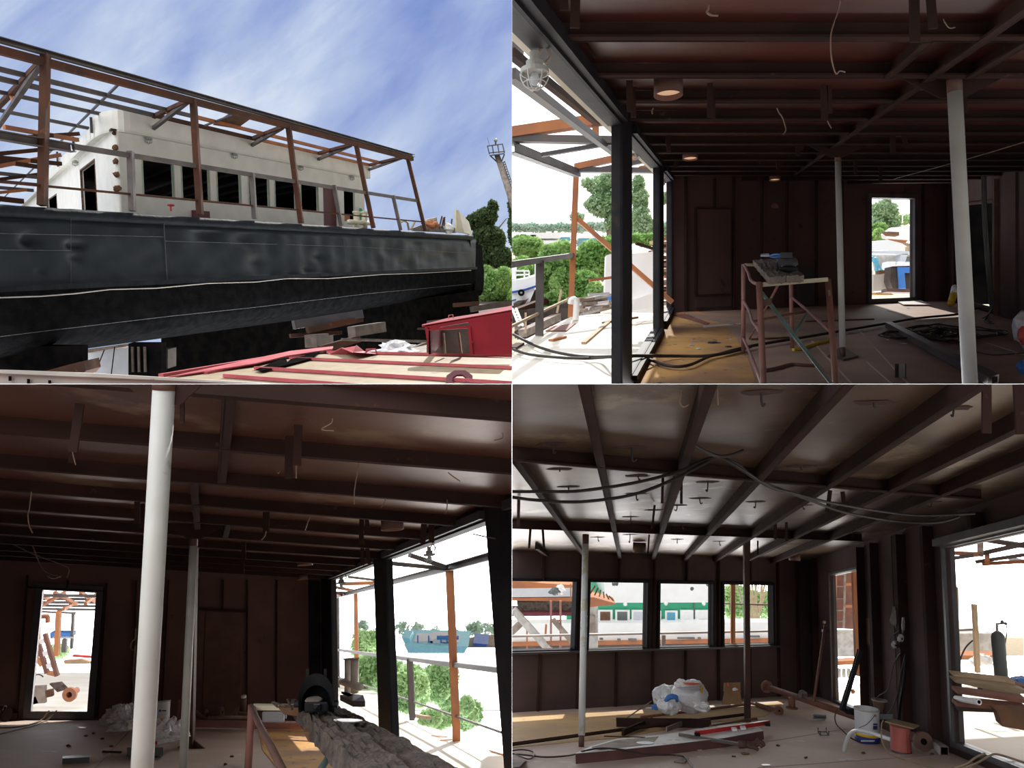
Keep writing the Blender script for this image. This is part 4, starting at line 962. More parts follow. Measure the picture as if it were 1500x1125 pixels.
for (x0, y0, x1, y1, w_, mt) in ((748, 195, 888, 174, .13, 'rust_orange'), (748, 203, 906, 206, .09, 'steel_grey'), (793, 227, 906, 208, .05, 'steel_dark'), (842, 245, 930, 226, .11, 'rust_orange'), (846, 249, 960, 250, .09, 'steel_grey'), (870, 250, 960, 233, .07, 'steel_grey'), (925, 234, 947, 233, .11, 'rust_orange'), (936, 249, 960, 244, .11, 'rust_orange'), (748, 66, 768, 68, .10, 'steel_grey'), (972, 258, 985, 255, .1, 'rust_orange')):
    Ya = 9.5 if y0 < 230 else 13.3
    if y0 < 130: Ya = 5.0
    if x0 > 900: Ya = 14
    obm(P(x0, y0, Ya), P(x1, y1, Ya), w_, w_, 'cross_beam', mt)
obm(P(872.5, 181, 9.5), P(872.5, 205, 9.5), .08, .08, 'strut', 'rust_orange', (0, 1, 0))
# pale parapet lip over the windows
small('roof_lip', 'cream_ship', M().slab([AL.pt(Anear, kh + .03, -.14), AL.pt(AL.L, kh + .03, -.14), AL.pt(AL.L, kh + .03, -.20), AL.pt(Anear, kh + .03, -.20)], (0, 0, .03)), 'cream roof lip running outside above the open windows', 'roof lip')
def cage_lamp(px, py, rpx, Yd, label, up=Vector((0, 0, 1)), dim=1.0):
    c = P(px, py, Yd); r = rpx / F * Yd; e_ = empty('cage_lamp', c, label, 'lamp', 'caged bulkhead lamps outside windows')
    M().lathe(c, up, [(0, r * 1.5), (r * .35, r * 1.5), (r * .35, r * .9), (r * .6, r * .85), (r * .6, r * .35), (r, r * .3), (r, 0), (r * .9, 0), (r * .9, r * .2), (0, r * .25)], 20).out('housing', 'lamp_metal', e_, smooth=False)
    m = M()
    a = up.cross(Vector((0, 1, 0))).normalized(); b = up.cross(a)
    for k in range(3):
        t = k * math.pi / 3; d = a * math.cos(t) + b * math.sin(t)
        m.tube([c + d * r * math.cos(s_) - up * (r * 1.15 * math.sin(s_)) for s_ in [math.pi * j / 10 for j in range(11)]], r * .045, 5)
    m.tube([c + (a * math.cos(t) + b * math.sin(t)) * r * .8 - up * r * .68 for t in [2 * math.pi * j / 16 for j in range(17)]], r * .04, 5)
    m.out('wire_guard', 'col_white', e_)
    M().blob(c - up * r * .35, r * .35, r * .35, r * .5, U=up, amp=0.0, seg=12).out('bulb', 'plastic_clear', e_, smooth=True)
    M().tube(crv([c + up * r * 1.4 - a * r * .3, c + up * r * 1.9 - a * r * .7, c + up * r * 1.2 - a * r * 1.1, c + up * r * .8 - a * r * .8]), r * .12, 6).out('conduit', 'wood_grey', e_, smooth=True)
    return e_
cage_lamp(783, 108, 21, 3.9, 'large caged lamp hanging under the canopy outside the first window')
cage_lamp(932, 226, 7, 9.3, 'small caged lamp seen through the second window')
cage_lamp(973, 268, 3.5, 12.5, 'tiny caged lamp seen through the third window')
# --- deck clutter outside
for (x0, y0, x1, y1, w_, mt, lb) in ((855, 504, 897, 468, .07, 'wood_light', 'long thin wooden batten lying across the pale deck'), (884, 474, 933, 466, .07, 'wood_brown', 'short brown batten crossing the long one on deck'), (807, 500, 827, 495, .08, 'rust_orange', 'small rusty flat bar on deck beside grey railing post'), (750, 512, 762, 505, .12, 'rust_beam', 'rusty scrap at the cut edge of deck')):
    small('batten', mt, M().beam(A.fl(x0, y0), A.fl(x1, y1), w_, .03, A.V, lift=1), lb, 'batten')
small('rusty_sheet', 'pipe_rust', M().slab([A.fl(*p) for p in ((799, 486), (806, 480), (843, 475), (830, 486))], A.V * .02), 'brown rusty sheet lying on the deck edge between posts', 'sheet')
m = M(); c0 = A.fl(843, 470); m.tube(crv([c0, P(844, 455, c0.y), P(844, 443, c0.y), P(841, 438.5, c0.y), P(837, 440, c0.y), P(836, 445, c0.y)]), .055, 10); small('gooseneck_vent', 'ship_white', m, 'white gooseneck vent pipe at foot of the rusty post', 'vent pipe', smooth=True)
NTH = 'first second third fourth fifth sixth seventh eighth ninth tenth eleventh twelfth thirteenth fourteenth fifteenth sixteenth seventeenth eighteenth nineteenth twentieth twenty-first twenty-second twenty-third twenty-fourth twenty-fifth twenty-sixth'.split()
for i in range(16):
    x0 = 846 + random.random() * 14; y0 = 458 - i * 1.5 + random.random() * 4; x1 = 884 + random.random() * 22; y1 = 447 - i * 1.2 + random.random() * 8
    small('scrap_timber', random.choice(['wood_grey', 'bag_white', 'wood_light', 'wood_brown', 'plaster']), M().beam(P(x0, y0, 14.2 + random.random() * 1.5), P(x1, y1, 15 + random.random() * 2), .06 + .06 * random.random(), .06, (0, 0, 1)), 'weathered plank in the scrap heap past white vent pipe, %s up from the deck' % NTH[i], 'plank', group='planks in the scrap heap')
for i in range(26):
    y = 352 + i * 3.9; x0 = 966 + random.uniform(-16, 6); Yd = 16 + random.random() * 1.0
    if y > 400: x0 += 4
    small('stacked_timber', random.choice(['wood_brown', 'wood_grey', 'rust_orange', 'wood_light', 'rust_beam', 'wood_brown']), M().beam(P(x0, y + random.uniform(-2, 3), Yd), P(x0 + 30, y + random.uniform(-4, 3), Yd + .6), .10, .07, (0, 0, 1)), 'brown timber in tall stack past last window post, %s from its top' % NTH[i], 'timber', group='timbers in the tall stack')
for i, (x0, y0, x1, y1) in enumerate(((934, 383, 962, 378), (936, 388, 962, 385), (933, 394, 962, 391), (937, 400, 962, 396), (945, 418, 962, 412), (948, 428, 962, 424))):
    small('broken_board', 'wood_grey', M().beam(P(x0, y0, 16), P(x1, y1, 16.3), .07, .07, (0, 0, 1)), 'splintered grey board sticking out over white sheet, %s from top' % NTH[i], 'board', group='boards over white sheet')
small('upright_board', 'ship_white', M().slab([P(*p, 15.5) for p in ((888, 374), (898, 371), (906, 371), (906, 431), (886, 431))], (0, .25, 0)), 'upright white panel with metal frame on the deck', 'panel')
small('frame_strip', 'steel_grey', M().slab([P(*p, 15.4) for p in ((898, 372), (901, 372), (901, 424), (898, 424))], (0, -.04, 0)), 'narrow grey metal frame strip against the upright white panel', 'frame')
small('white_sheet', 'ship_white', M().slab([P(*p, 15.8) for p in ((924, 372), (962, 368), (966, 440), (960, 452), (924, 456))], (0, .2, 0)).slab([P(*p, 15.4) for p in ((924, 440), (962, 428), (964, 452), (925, 456))], (0, .2, 0)), 'large white tarpaulin sheet seen through the second window', 'sheet')
for (x0, y0, x1, y1, mt, lb) in ((863, 411, 900, 406, 'rust_orange', 'thin rusty rod poking out over bushes'), (862, 432, 892, 430, 'panel_white', 'thin pale blue rod poking out over bushes'), (932, 357, 962, 366, 'rust_beam', 'rusty bar on top of the white tarpaulin')):
    small('rod', mt, M().beam(P(x0, y0, 14.5), P(x1, y1, 14.8), .05, .05, (0, 0, 1)), lb, 'rod')
m = M(); m.blob(P(894, 437, 14), .05, .05, .05, amp=.2, seg=10); small('blue_plug', 'blue_mid', m, 'small blue cap on a pipe in scrap heap', 'cap')
# --- slip timbers below the deck
for i in range(14):
    x0 = 748 + random.random() * 30; y0 = 470 - i * 2.2 + random.random() * 12; x1 = x0 + random.uniform(35, 75); y1 = y0 - random.uniform(4, 26)
    if i < 5: y0 += 18; y1 += 12
    small('slip_timber', random.choice(['wood_grey', 'brown_dark', 'wood_old', 'rust_beam']), M().beam(P(x0, min(y0, 492), 24 + i * .5), P(min(x1, 868), min(y1, 470), 27 + i * .5), .28, .24, (0, 0, 1)), 'dark slipway timber lying below deck edge past railing', 'timber', group='slipway timbers below deck')
small('slip_beam', 'brown_dark', M().beam(P(748, 465, 26), P(876, 458, 27), .4, .45, (0, 0, 1)), 'long dark slipway beam behind the rusty post foot', 'beam')
for (x0, y0, x1, y1, lb) in ((770, 458, 770, 487, 'upright yellow-grey stick before slip timbers'), (822, 424, 816, 458, 'upright pale stick against the bushes beside rusty post')):
    small('stick', 'wood_light', M().beam(P(x0, y0, 22), P(x1, y1, 22), .06, .06, (0, 1, 0)), lb, 'stick')
m = M()
for dx in (0, 6): m.tube([P(750 + dx, 452, 23), P(760 + dx, 477, 22)], .04, 5)
for j in range(6): m.tube([P(751 + j * 1.8, 455 + j * 4.2, 22.8), P(757 + j * 1.8, 455 + j * 4.2, 22.8)], .03, 4)
small('ladder', 'ship_white', m, 'white ladder leaning on the white boat', 'ladder')
# white boat
boat = empty('white_boat', P(760, 440, 30), 'white boat with blue stripe and black tyre fender beyond the railing', 'boat')
M().slab([P(*p, 30) for p in ((745, 412), (770, 408), (786, 404), (783, 425), (776, 442), (762, 448), (745, 453))], (0, 3, .5)).out('hull', 'ship_white', boat)
M().slab([P(*p, 29.95) for p in ((745, 450), (763, 445), (774, 437), (770, 444), (760, 449), (745, 455))], (0, -.1, 0)).out('keel_paint', 'maroon', boat)
for pts in (((745, 428), (770, 423), (785, 418), (785, 421), (770, 426), (745, 431)), ((745, 441), (756, 438), (756, 440), (745, 443))):
    M().slab([P(*p, 29.95) for p in pts], (0, -.06, 0)).out('stripe', 'blue', boat)
M().lathe(P(763.5, 429, 29.8), (0, -1, 0), [(.05, 0), (.13, 0), (.13, .12), (.05, .12), (.05, 0)], 16).out('tyre_fender', 'black', boat)
m = M()
for (a, b) in (((755, 397), (775, 397)), ((755, 403), (775, 402)), ((755, 397), (755, 411)), ((768, 397), (768, 409)), ((775, 397), (775, 408)), ((784, 386), (784, 404))): m.tube([P(*a, 30.3), P(*b, 30.3)], .035, 5)
m.out('guard_rail', 'ship_white', boat)
M().slab([P(*p, 31) for p in ((745, 391), (757, 391), (755, 409), (745, 410))], (0, 1.5, 0)).out('cabin', 'ship_white', boat)
# vegetation and far shore
tree('riverside_tree', 'tall leafy tree rising behind the bushes beyond rusty post', [bl(885, 300, 45, 26, 20), bl(880, 272, 45, 22, 16), bl(896, 262, 45, 18, 14), bl(868, 300, 45, 14, 9), bl(900, 325, 45, 16, 18), bl(845, 318, 45, 12, 7), bl(898, 285, 45, 16, 25), bl(860, 268, 45, 10, 8)], 2700, .17, 'leaf_soft', [([P(894, 352, 45), P(893, 320, 45), P(890, 275, 45)], [.28, .2, .08]), ([P(893, 318, 45), P(860, 300, 45)], [.1, .04])])
tree('slender_tree', 'slender leafy tree seen through the second window', [bl(937, 290, 44, 14, 16), bl(935, 270, 44, 10, 14), bl(938, 318, 44, 16, 20), bl(945, 335, 44, 18, 16), bl(933, 345, 44, 12, 14)], 2100, .16, 'leaf_soft', [([P(937, 352, 44), P(936, 275, 44)], [.2, .06])])
tree('window_tree', 'leafy branches seen through the third window', [bl(976, 290, 40, 8, 9), bl(979, 340, 40, 8, 10)], 700, .14, 'leaf_soft')
def bush(cx, cy, Yd, rx, ry, lb, n=1500, sz=.13, mt='leaf_mid', q_=None):
    bs = [bl(cx + random.uniform(-.6, .6) * rx, cy + random.uniform(-.5, .5) * ry, Yd + random.uniform(-1, 1), rx * .55, ry * .55) for _ in range(6)] + [bl(cx, cy, Yd, rx * .8, ry * .8)]
    return tree('bush', lb, bs, n, sz, mt, cat='bush')
bush(768, 362, 38, 26, 20, 'rounded green bush at the end of railing above the boat', 2600)
bush(765, 395, 33, 22, 26, 'green bush right behind the white boat'.replace('right ', ''), 1800)
bush(810, 400, 32, 30, 48, 'tall bright bush between the grey and rusty posts', 6000)
bush(806, 440, 30, 26, 14, 'low dark green shrub at the bottom of bushes', 1200)
bush(868, 378, 34, 32, 34, 'bright yellow-green bush behind the diagonal brace', 5200)
bush(858, 420, 31, 26, 30, 'deep green bush below the thin rusty rod', 4200)
bush(895, 360, 36, 14, 14, 'pale bush at the foot of riverside tree', 1500)
bush(945, 352, 38, 22, 12, 'low bright bush behind the white tarpaulin', 1500)
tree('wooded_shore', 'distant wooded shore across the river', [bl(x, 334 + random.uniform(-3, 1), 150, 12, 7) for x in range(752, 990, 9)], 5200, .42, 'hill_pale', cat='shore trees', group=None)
# moored boats across the water
for (x0, x1, y0, y1, mt, lb) in ((744, 766, 348, 358, 'blue', 'dark blue barge end moored across river'), (762, 784, 350, 356, 'cyan', 'teal moored vessel with maroon bottom across river'), (766, 786, 344, 350, 'ship_white', 'white low cabin of teal vessel across river'), (776, 822, 341, 349, 'ship_white', 'white ferry with long cabin moored across river'), (786, 818, 352, 360, 'ship_white', 'white flat pontoon in front of moored ferry'), (820, 836, 347, 351, 'cyan', 'turquoise boat moored beside the ferry'), (846, 875, 345, 349, 'ship_white', 'white long boat moored past the rusty post'), (848, 878, 349, 352, 'cyan', 'teal hull strip moored past the rusty post'), (765, 784, 356, 360, 'maroon', 'maroon hull bottom of the moored teal vessel')):
    e_ = small('moored_boat', mt, M().slab([P(x0, y1, 110), P(x1, y1, 110), P(x1 - 1, y0, 110), P(x0 + 2, y0, 110)], (0, 5, 0)), lb, 'boat')
for (x, y, w_) in ((774, 340, 6), (800, 339, 8), (812, 338, 5)): small('boat_cabin', 'ship_white', M().slab([P(x, 344, 112), P(x + w_, 344, 112), P(x + w_, y, 112), P(x, y, 112)], (0, 3, 0)), {774: 'small white wheelhouse on the teal vessel', 800: 'wide white wheelhouse on the ferry', 812: 'narrow white funnel cabin on the ferry'}[x], 'cabin')
# --- junk yard through the doorway
dz = 26
tree('yard_tree', 'leafy green tree seen through the doorway', [bl(1290, 308, 45, 14, 14), bl(1304, 312, 45, 12, 16), bl(1284, 330, 45, 12, 14), bl(1308, 330, 45, 12, 10), bl(1299, 296, 45, 6, 6)], 1500, .15, 'leaf_soft', [([P(1293, 350, 45), P(1292, 300, 45)], [.15, .05])])
bush(1284, 340, 38, 14, 16, 'bright green bush in the doorway view', 2200)
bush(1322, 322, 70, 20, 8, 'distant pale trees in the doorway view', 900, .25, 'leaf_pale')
for (poly, Yd, mt, nm, lb, ct) in (
    (((1268, 354), (1300, 351), (1320, 356), (1338, 366), (1338, 369), (1268, 366)), 25, 'ship_white', 'white_cover', 'broad white sheet above the junk in doorway', 'sheet'),
    (((1272, 367), (1334, 368), (1334, 373), (1272, 371)), 24, 'panel_white', 'pale_beam', 'pale blue beam under the white sheet in doorway', 'beam'),
    (((1284, 371), (1322, 371), (1318, 392), (1310, 392), (1288, 396)), 24.5, 'plaster', 'grey_tank', 'grey-beige round tank shaded in doorway view', 'tank'),
    (((1301, 350), (1330, 352), (1327, 356), (1304, 354)), 27, 'rust_orange', 'rusty_plate', 'rusty orange plate on top of the junk in doorway', 'plate'),
    (((1303, 354), (1330, 356), (1340, 360), (1337, 364), (1312, 361)), 26.5, 'roof_cream', 'cream_plate', 'cream plate below the rusty one in doorway', 'plate'),
    (((1297, 339), (1317, 340), (1317, 345), (1304, 344)), 30, 'wood_brown', 'brown_plank', 'brown plank at the bush edge in doorway', 'plank'),
    (((1308, 333), (1345, 330), (1345, 352), (1298, 348), (1296, 342)), 31, 'ship_white', 'white_roofs', 'white low sheds far behind in doorway', 'shed'),
    (((1334, 360), (1342, 358), (1342, 392), (1335, 392)), 24.4, 'wood_light', 'tan_post', 'tan upright board at the doorway edge', 'board'),
    (((1321, 372), (1330, 372), (1326, 384), (1319, 383)), 24, 'panel_white', 'grey_box', 'light grey box standing above the white blocks', 'box'),
    (((1328, 376), (1333, 376), (1333, 383), (1328, 383)), 24, 'tank_grey', 'dark_box', 'small dark box beside the light grey one', 'box'),
    (((1301, 383), (1312, 383), (1312, 391), (1304, 391), (1303, 402), (1299, 402)), 22, 'ship_white', 'white_block', 'white block left above the blue frame'.replace('left ', ''), 'block'),
    (((1322, 384), (1334, 384), (1334, 390), (1322, 390)), 22, 'ship_white', 'white_carton', 'white carton near the tan board', 'carton'),
    (((1280, 402), (1297, 402), (1300, 425), (1279, 427)), 21, 'galv', 'steel_hopper', 'light grey steel hopper with cut corner in doorway', 'hopper'),
    (((1297, 402), (1305, 403), (1310, 423), (1300, 424)), 21.5, 'wood_grey', 'sloping_plate', 'grey sloping side plate behind the hopper', 'plate'),
    (((1305, 391), (1341, 391), (1341, 423), (1308, 423), (1304, 412)), 20.5, 'brown_dark', 'dark_cabinet', 'dark brown cabinet with broad blue frame in doorway', 'cabinet'),
    (((1268, 398), (1279, 396), (1281, 430), (1268, 430)), 21.3, 'ship_white', 'white_post', 'white slanted post at the doorway side', 'post'),
    (((1270, 430), (1300, 427), (1310, 432), (1270, 432)), 20.2, 'floor_ochre', 'rust_scrap', 'ochre rusty scrap below the hopper', 'scrap')):
    small(nm, mt, M().slab([P(*p, Yd) for p in poly], (0, .35, .02)), lb, ct)
cab = bpy.data.objects['dark_cabinet']
M().slab([P(*p, 20.45) for p in ((1314, 391.5), (1341, 391.5), (1341, 400), (1324, 400), (1326, 423), (1316, 423))], (0, -.04, 0)).out('blue_frame', 'blue_mid', cab)
small('white_ledge', 'ship_white', M().beam(P(1303, 390.5, 20.6), P(1341, 389.5, 20.6), .3, .03, (0, 0, 1)), 'thin white ledge over the blue-framed cabinet', 'ledge')
small('brown_girder', 'pipe_dark', M().beam(P(1295, 426, 19.6), P(1343, 427, 19.6), .3, .09, (0, 0, 1)), 'dark red-brown girder lying outside the doorway', 'girder')
m = M()
for i in range(9): m.tube(crv([P(1276 + random.uniform(-3, 3), 376 + random.uniform(-2, 5), 22.2), P(1282 + random.uniform(-3, 3), 382 + random.uniform(-3, 3), 22), P(1286 + random.uniform(-4, 8), 392 + random.uniform(-4, 8), 22)]), .035, 6)
small('rope_heap', 'cyan', m, 'heap of turquoise rope hanging in the doorway view', 'rope', smooth=True)
for i in range(3): small('brick_slab', 'wood_brown', M().beam(P(1285, 397.5 + i * 1.8, 21.2), P(1297, 397 + i * 1.8, 21.2), .25, .025, (0, 0, 1)), ('top', 'middle', 'bottom')[i] + ' brown slab stacked on the steel hopper', 'slab')
small('smoke_stack', 'ship_white', M().tube([P(1322, 327, 60), P(1322, 315, 60)], .05, 6), 'thin white chimney far off in doorway', 'chimney')
# --- scaffold stand
LT = [(1089, 387, 9.44), (1112, 413, 6.05), (1158, 387, 9.77), (1213, 409, 6.4)]
LB = [(1089, 516, 9.44), (1121, 614, 6.05), (1160.5, 510, 9.77), (1227, 600, 6.4)]
sc = empty('scaffold_stand', A.fl(1150, 560), 'pink-brown tubular scaffold stand carrying an old wooden board and black mask', 'scaffold')
for i, (a, b) in enumerate(zip(LT, LB)):
    M().tube([P(*a), P(*b)], .026 if i not in (1, 3) else .0255, 12).out('leg', 'pink_steel' if i in (0, 2) else 'pipe_rust', sc, smooth=True)
def sb(nm, mt, pts, r=.016): M().tube(crv([P(*p) for p in pts], 4) if len(pts) > 2 else [P(*p) for p in pts], r, 8).out(nm, mt, sc, smooth=True)
M().beam(P(1116, 417, 6.07), P(1211, 409.5, 6.38), .03, .034, (0, 0, 1)).out('front_rail', 'cream_ship', sc)
M().beam(P(1092, 388, 9.4), P(1157, 388, 9.7), .03, .032, (0, 0, 1)).out('back_rail', 'cream_ship', sc)
sb('side_rail', 'pink_steel', [(1090, 388, 9.4), (1096, 400, 8.6), (1099, 409, 7.8), (1104, 414, 7.0), (1110, 416, 6.1)])
sb('side_rail', 'pink_steel', [(1089, 441, 9.4), (1097, 455, 8.5), (1102, 470, 7.6), (1107, 477, 6.8), (1114, 487, 6.1)])
sb('lower_rail', 'pink_steel', [(1088.5, 495, 9.4), (1104, 530, 7.3), (1117, 566, 6.1)])
sb('side_rail', 'pink_steel', [(1159, 435, 9.7), (1183, 455, 8.0), (1216, 485, 6.4)])
sb('lower_rail', 'pink_steel', [(1160.5, 493, 9.7), (1222, 562, 6.4)])
sb('cross_brace', 'teal_steel', [(1116, 429, 6.1), (1164, 492, 6.2), (1221, 566, 6.35)])
sb('cross_brace', 'pipe_rust', [(1103, 471, 7.6), (1143, 463, 7.8), (1183, 456, 8.0)], .014)
sb('cross_brace', 'teal_steel', [(1183, 457, 8.0), (1173, 474, 7.6), (1158.6, 494, 7.2)], .014)
sb('cross_brace', 'pink_steel', [(1140, 417, 6.3), (1119, 457, 7.8), (1098, 496, 9.3)], .011)
M().slab([P(1117, 440, 6.05), P(1130.5, 436, 6.07), P(1130.5, 446, 6.07), P(1117, 449, 6.05)], (0, .01, 0)).out('gusset_plate', 'col_brown', sc)
M().slab([P(1212.5, 425, 6.36), P(1215, 425, 6.36), P(1216, 434, 6.36), P(1213, 434, 6.36)], (0, -.02, 0)).out('blue_tape', 'steel_grey', sc)
def timber(c, th, U, name, matn, label, cat, amp=.012, nu=40, nv=8, parent=None, **k):
    """rough old plank: c = top corners near-left, near-right, far-right, far-left"""
    m = M(); a, b, c2, d = [Vector(x) for x in c]
    def fn(u, v):
        p = (a * (1 - v) + b * v) * (1 - u) + (d * (1 - v) + c2 * v) * u
        w = (b - a).normalized(); l = (d - a).normalized()
        q_ = Vector((v * 5, u * 3.0, c[0].x))
        e_ = 0 if 0 < v < 1 else 1
        return p + U * (noise.noise(Vector((v * 9, u * 9, 1))) * amp + noise.noise(Vector((v * 22, u * 30, 4))) * amp * .6) + w * (noise.noise(Vector((u * 14, v * 3, 7))) * amp * (1.6 if e_ else .3))
    m.grid(fn, nu, nv)
    dn = -U * th
    def side(v, flip):
        def g(u, t): return fn(u, v) + dn * t + (b - a).normalized() * noise.noise(Vector((u * 20, t * 5, v * 9))) * amp * (t * (1 - t) * 4)
        m.grid(g, nu, 4)
    side(0, 0); side(1, 1)
    m.grid(lambda v, t: fn(0, v) + dn * t, nv, 3); m.grid(lambda v, t: fn(1, v) + dn * t, nv, 3)
    m.grid(lambda u, v: ((a * (1 - v) + b * v) * (1 - u) + (d * (1 - v) + c2 * v) * u) + dn, 4, 2)
    return small(name, matn, m, label, cat, **k)
kk = -.345
timber([A.lev(1127, 406, kk), A.lev(1151, 404, kk), A.lev(1121, 379.5, kk), A.lev(1103, 381, kk)], .055, A.U, 'old_plank', 'wood_worn', 'weathered thick plank half lying over the stand by the window side', 'plank', quad='TR')
timber([A.lev(1152, 404, kk), A.lev(1178, 403, kk), A.lev(1146, 379, kk), A.lev(1122, 379.5, kk)], .055, A.U, 'old_plank', 'wood_worn', 'weathered thick plank under the black mask on the stand', 'plank', quad='TR')
# welding mask seen from its back
mk = empty('welding_mask', P(1152, 396, 6.3), 'black welding mask resting on the planks of the scaffold stand', 'mask')
c = P(1152.5, 386, 6.4); s_ = 6.4 / F
M().blob(c, 15.5 * s_, .10, 12.5 * s_, amp=.05, seg=24, flat=.85).out('shell', 'mask_grey', mk, smooth=True)
M().hexa([P(x, y, Yd) for y in (378, 369.5) for x, Yd in ((1143, 6.27), (1161, 6.27), (1161, 6.45), (1143, 6.45))]).out('lens_holder', 'mask_grey', mk, bevel=.005)
M().blob(P(1154, 394, 6.27), .080, .04, .028, amp=.25, seg=16).out('chin_part', 'mask_black', mk, smooth=True)
M().blob(P(1148, 390.5, 6.26), .024, .01, .010, amp=.3, seg=8).out('torn_lining', 'roof_cream', mk)
M().blob(P(1138, 391, 6.3), .012, .02, .04, amp=.1, seg=10).out('knob', 'mask_black', mk, smooth=True); M().blob(P(1168, 392, 6.3), .012, .02, .02, amp=.1, seg=10).out('knob', 'mask_black', mk, smooth=True)
gl = empty('safety_glasses', P(1125, 376, 8.3), 'pale blue safety glasses lying on plank beside the mask', 'glasses')
M().slab([P(1114.5, 376, 8.3), P(1128, 376, 8.2), P(1127, 373.5, 8.3), P(1116, 374, 8.4)], (0, .02, .02)).out('lens', 'blue_mid' if False else 'panel_white', gl)
M().tube(crv([P(1128, 375.5, 8.2), P(1134, 373, 8.0), P(1142, 373, 7.8)]), .012, 6).out('strap', 'blue_mid', gl, smooth=True)
M().tube(crv([P(1129, 376, 8.2), P(1135, 377, 8.0), P(1142, 376, 7.8)]), .012, 6).out('strap', 'blue_mid', gl, smooth=True)
# --- floor things
small('yellow_strap', 'yellow', M().tube(crv([A.lev(x, y, -1.49) for x, y in ((1162, 512), (1175, 510), (1190, 505), (1205, 501), (1215, 499))]), .022, 6), 'yellow flat strap on floor behind the scaffold legs', 'strap')
small('rusty_strip', 'pipe_dark', M().tube(crv([A.lev(x, y, -1.49) for x, y in ((1115, 543), (1135, 540), (1158, 534), (1180, 535), (1198, 535))]), .02, 6), 'bent rusty strip on floor between front scaffold legs', 'strip')
small('thin_batten', 'wood_brown', M().tube([A.lev(1100, 497, -1.49), A.lev(1160, 494, -1.49)], .015, 6), 'thin red-brown rod on floor inside the scaffold', 'rod')
small('thin_rod', 'pipe_dark', M().tube([A.lev(1180, 471, -1.5), A.lev(1280, 467.5, -1.5)], .015, 6), 'long thin rod on floor before the doorway', 'rod')
kq = -1.46
for pts, r, lb in ((((752, 490), (775, 502), (800, 512), (830, 519), (860, 522.5), (900, 522.5), (930, 521), (985, 521.5), (1040, 521), (1070, 514), (1100, 507), (1140, 500), (1190, 492), (1225, 486), (1290, 475), (1345, 466), (1405, 460), (1430, 452), (1447, 449)), .020, 'long black hose running from deck across room to the far doorway'),
                   (((752, 512), (775, 519), (810, 523), (850, 525), (880, 524), (905, 522), (940, 523), (955, 528), (975, 535), (995, 537), (1015, 533), (1040, 522), (1070, 516), (1100, 508)), .018, 'second black hose sagging over the window sill to the scaffold')):
    wire([A.lev(x, y, kq if x > 935 or x < 890 else kq + .12) for x, y in pts], r, lb, matn='cable', cat='hose', name='black_hose', n=8)
# steel box channel
m = M(); a_, b_ = A.fl(1300, 479), A.fl(1450, 559)
ch = [A.lev(1297, 472, -1.40), A.lev(1306, 471, -1.40), A.lev(1464, 548, -1.40), A.lev(1448, 552, -1.40)]
m.slab(ch, A.U * -.085); small('steel_channel', 'steel_grey', m, 'long grey square steel tube lying on floor beside cable pile', 'steel tube')
struct(M().slab([P(1453, 553, ch[3].y - .05), P(1461, 551, ch[2].y - .05), P(1461, 560, ch[2].y - .05), P(1453, 562, ch[3].y - .05)], (0, -.005, 0)), 'trim_98', 'black')
# cable pile: one tangled heap
for j in range(11):
    pts = []
    cx, cy = 1385 + random.uniform(-42, 42), 486 + random.uniform(-6, 6); rx, ry = random.uniform(28, 52), random.uniform(5, 11)
    ph = random.random() * 6
    for i in range(26):
        t = ph + i * .52
        pts.append(A.lev(cx + rx * math.cos(t) * (1 + .2 * math.sin(i * 1.7)), cy + ry * math.sin(t) * (1 + .25 * math.cos(i * 2.1)), -1.49 + .012 * (j % 6) + .01 * math.sin(i)))
    wire(pts, .0095, 'loose coil of thin black cable in pile behind the steel tube', matn='cable' if j % 3 else 'cable_tan' if j == 3 else 'cable', cat='cable', name='coiled_cable', n=5, sm=3, group='cable coils in the pile')
for pts, lb in ((((1345, 484), (1370, 494), (1400, 502), (1430, 507), (1470, 515), (1500, 521)), 'tan cable lying from the pile toward the room side'), (((1430, 515), (1455, 520), (1500, 517)), 'thin black cable lying past the thick column foot')):
    wire([A.lev(x, y, -1.5) for x, y in pts], .007, lb, matn='cable_tan' if 'tan' in lb else 'cable', cat='cable', name='floor_cable')
# cable bundle hanging by the dark doorway
for i in range(5):
    pts = [AR.at(1438 + i * 1.6 + (x - 1440), y, .10 + i * .02) for x, y in ((1440, 205), (1440, 250), (1441, 300), (1443, 340), (1446, 380), (1449, 415), (1452, 445))] + [A.lev(1450 - i * 2, 458 + i * 3, -1.49), A.lev(1440 + i * 4, 466 + i * 2, -1.49)]
    wire(pts, .010, 'black cable hanging down beside the dark doorway in a bundle', matn='cable', cat='cable', name='hanging_cable', group='hanging cable bundle')
small('white_conduit', 'wood_grey', M().beam(AR.at(1449, 420, .08), AR.at(1450, 446, .08), .03, .02, (1, 0, 0)), 'short pale conduit end beside hanging cables', 'conduit')
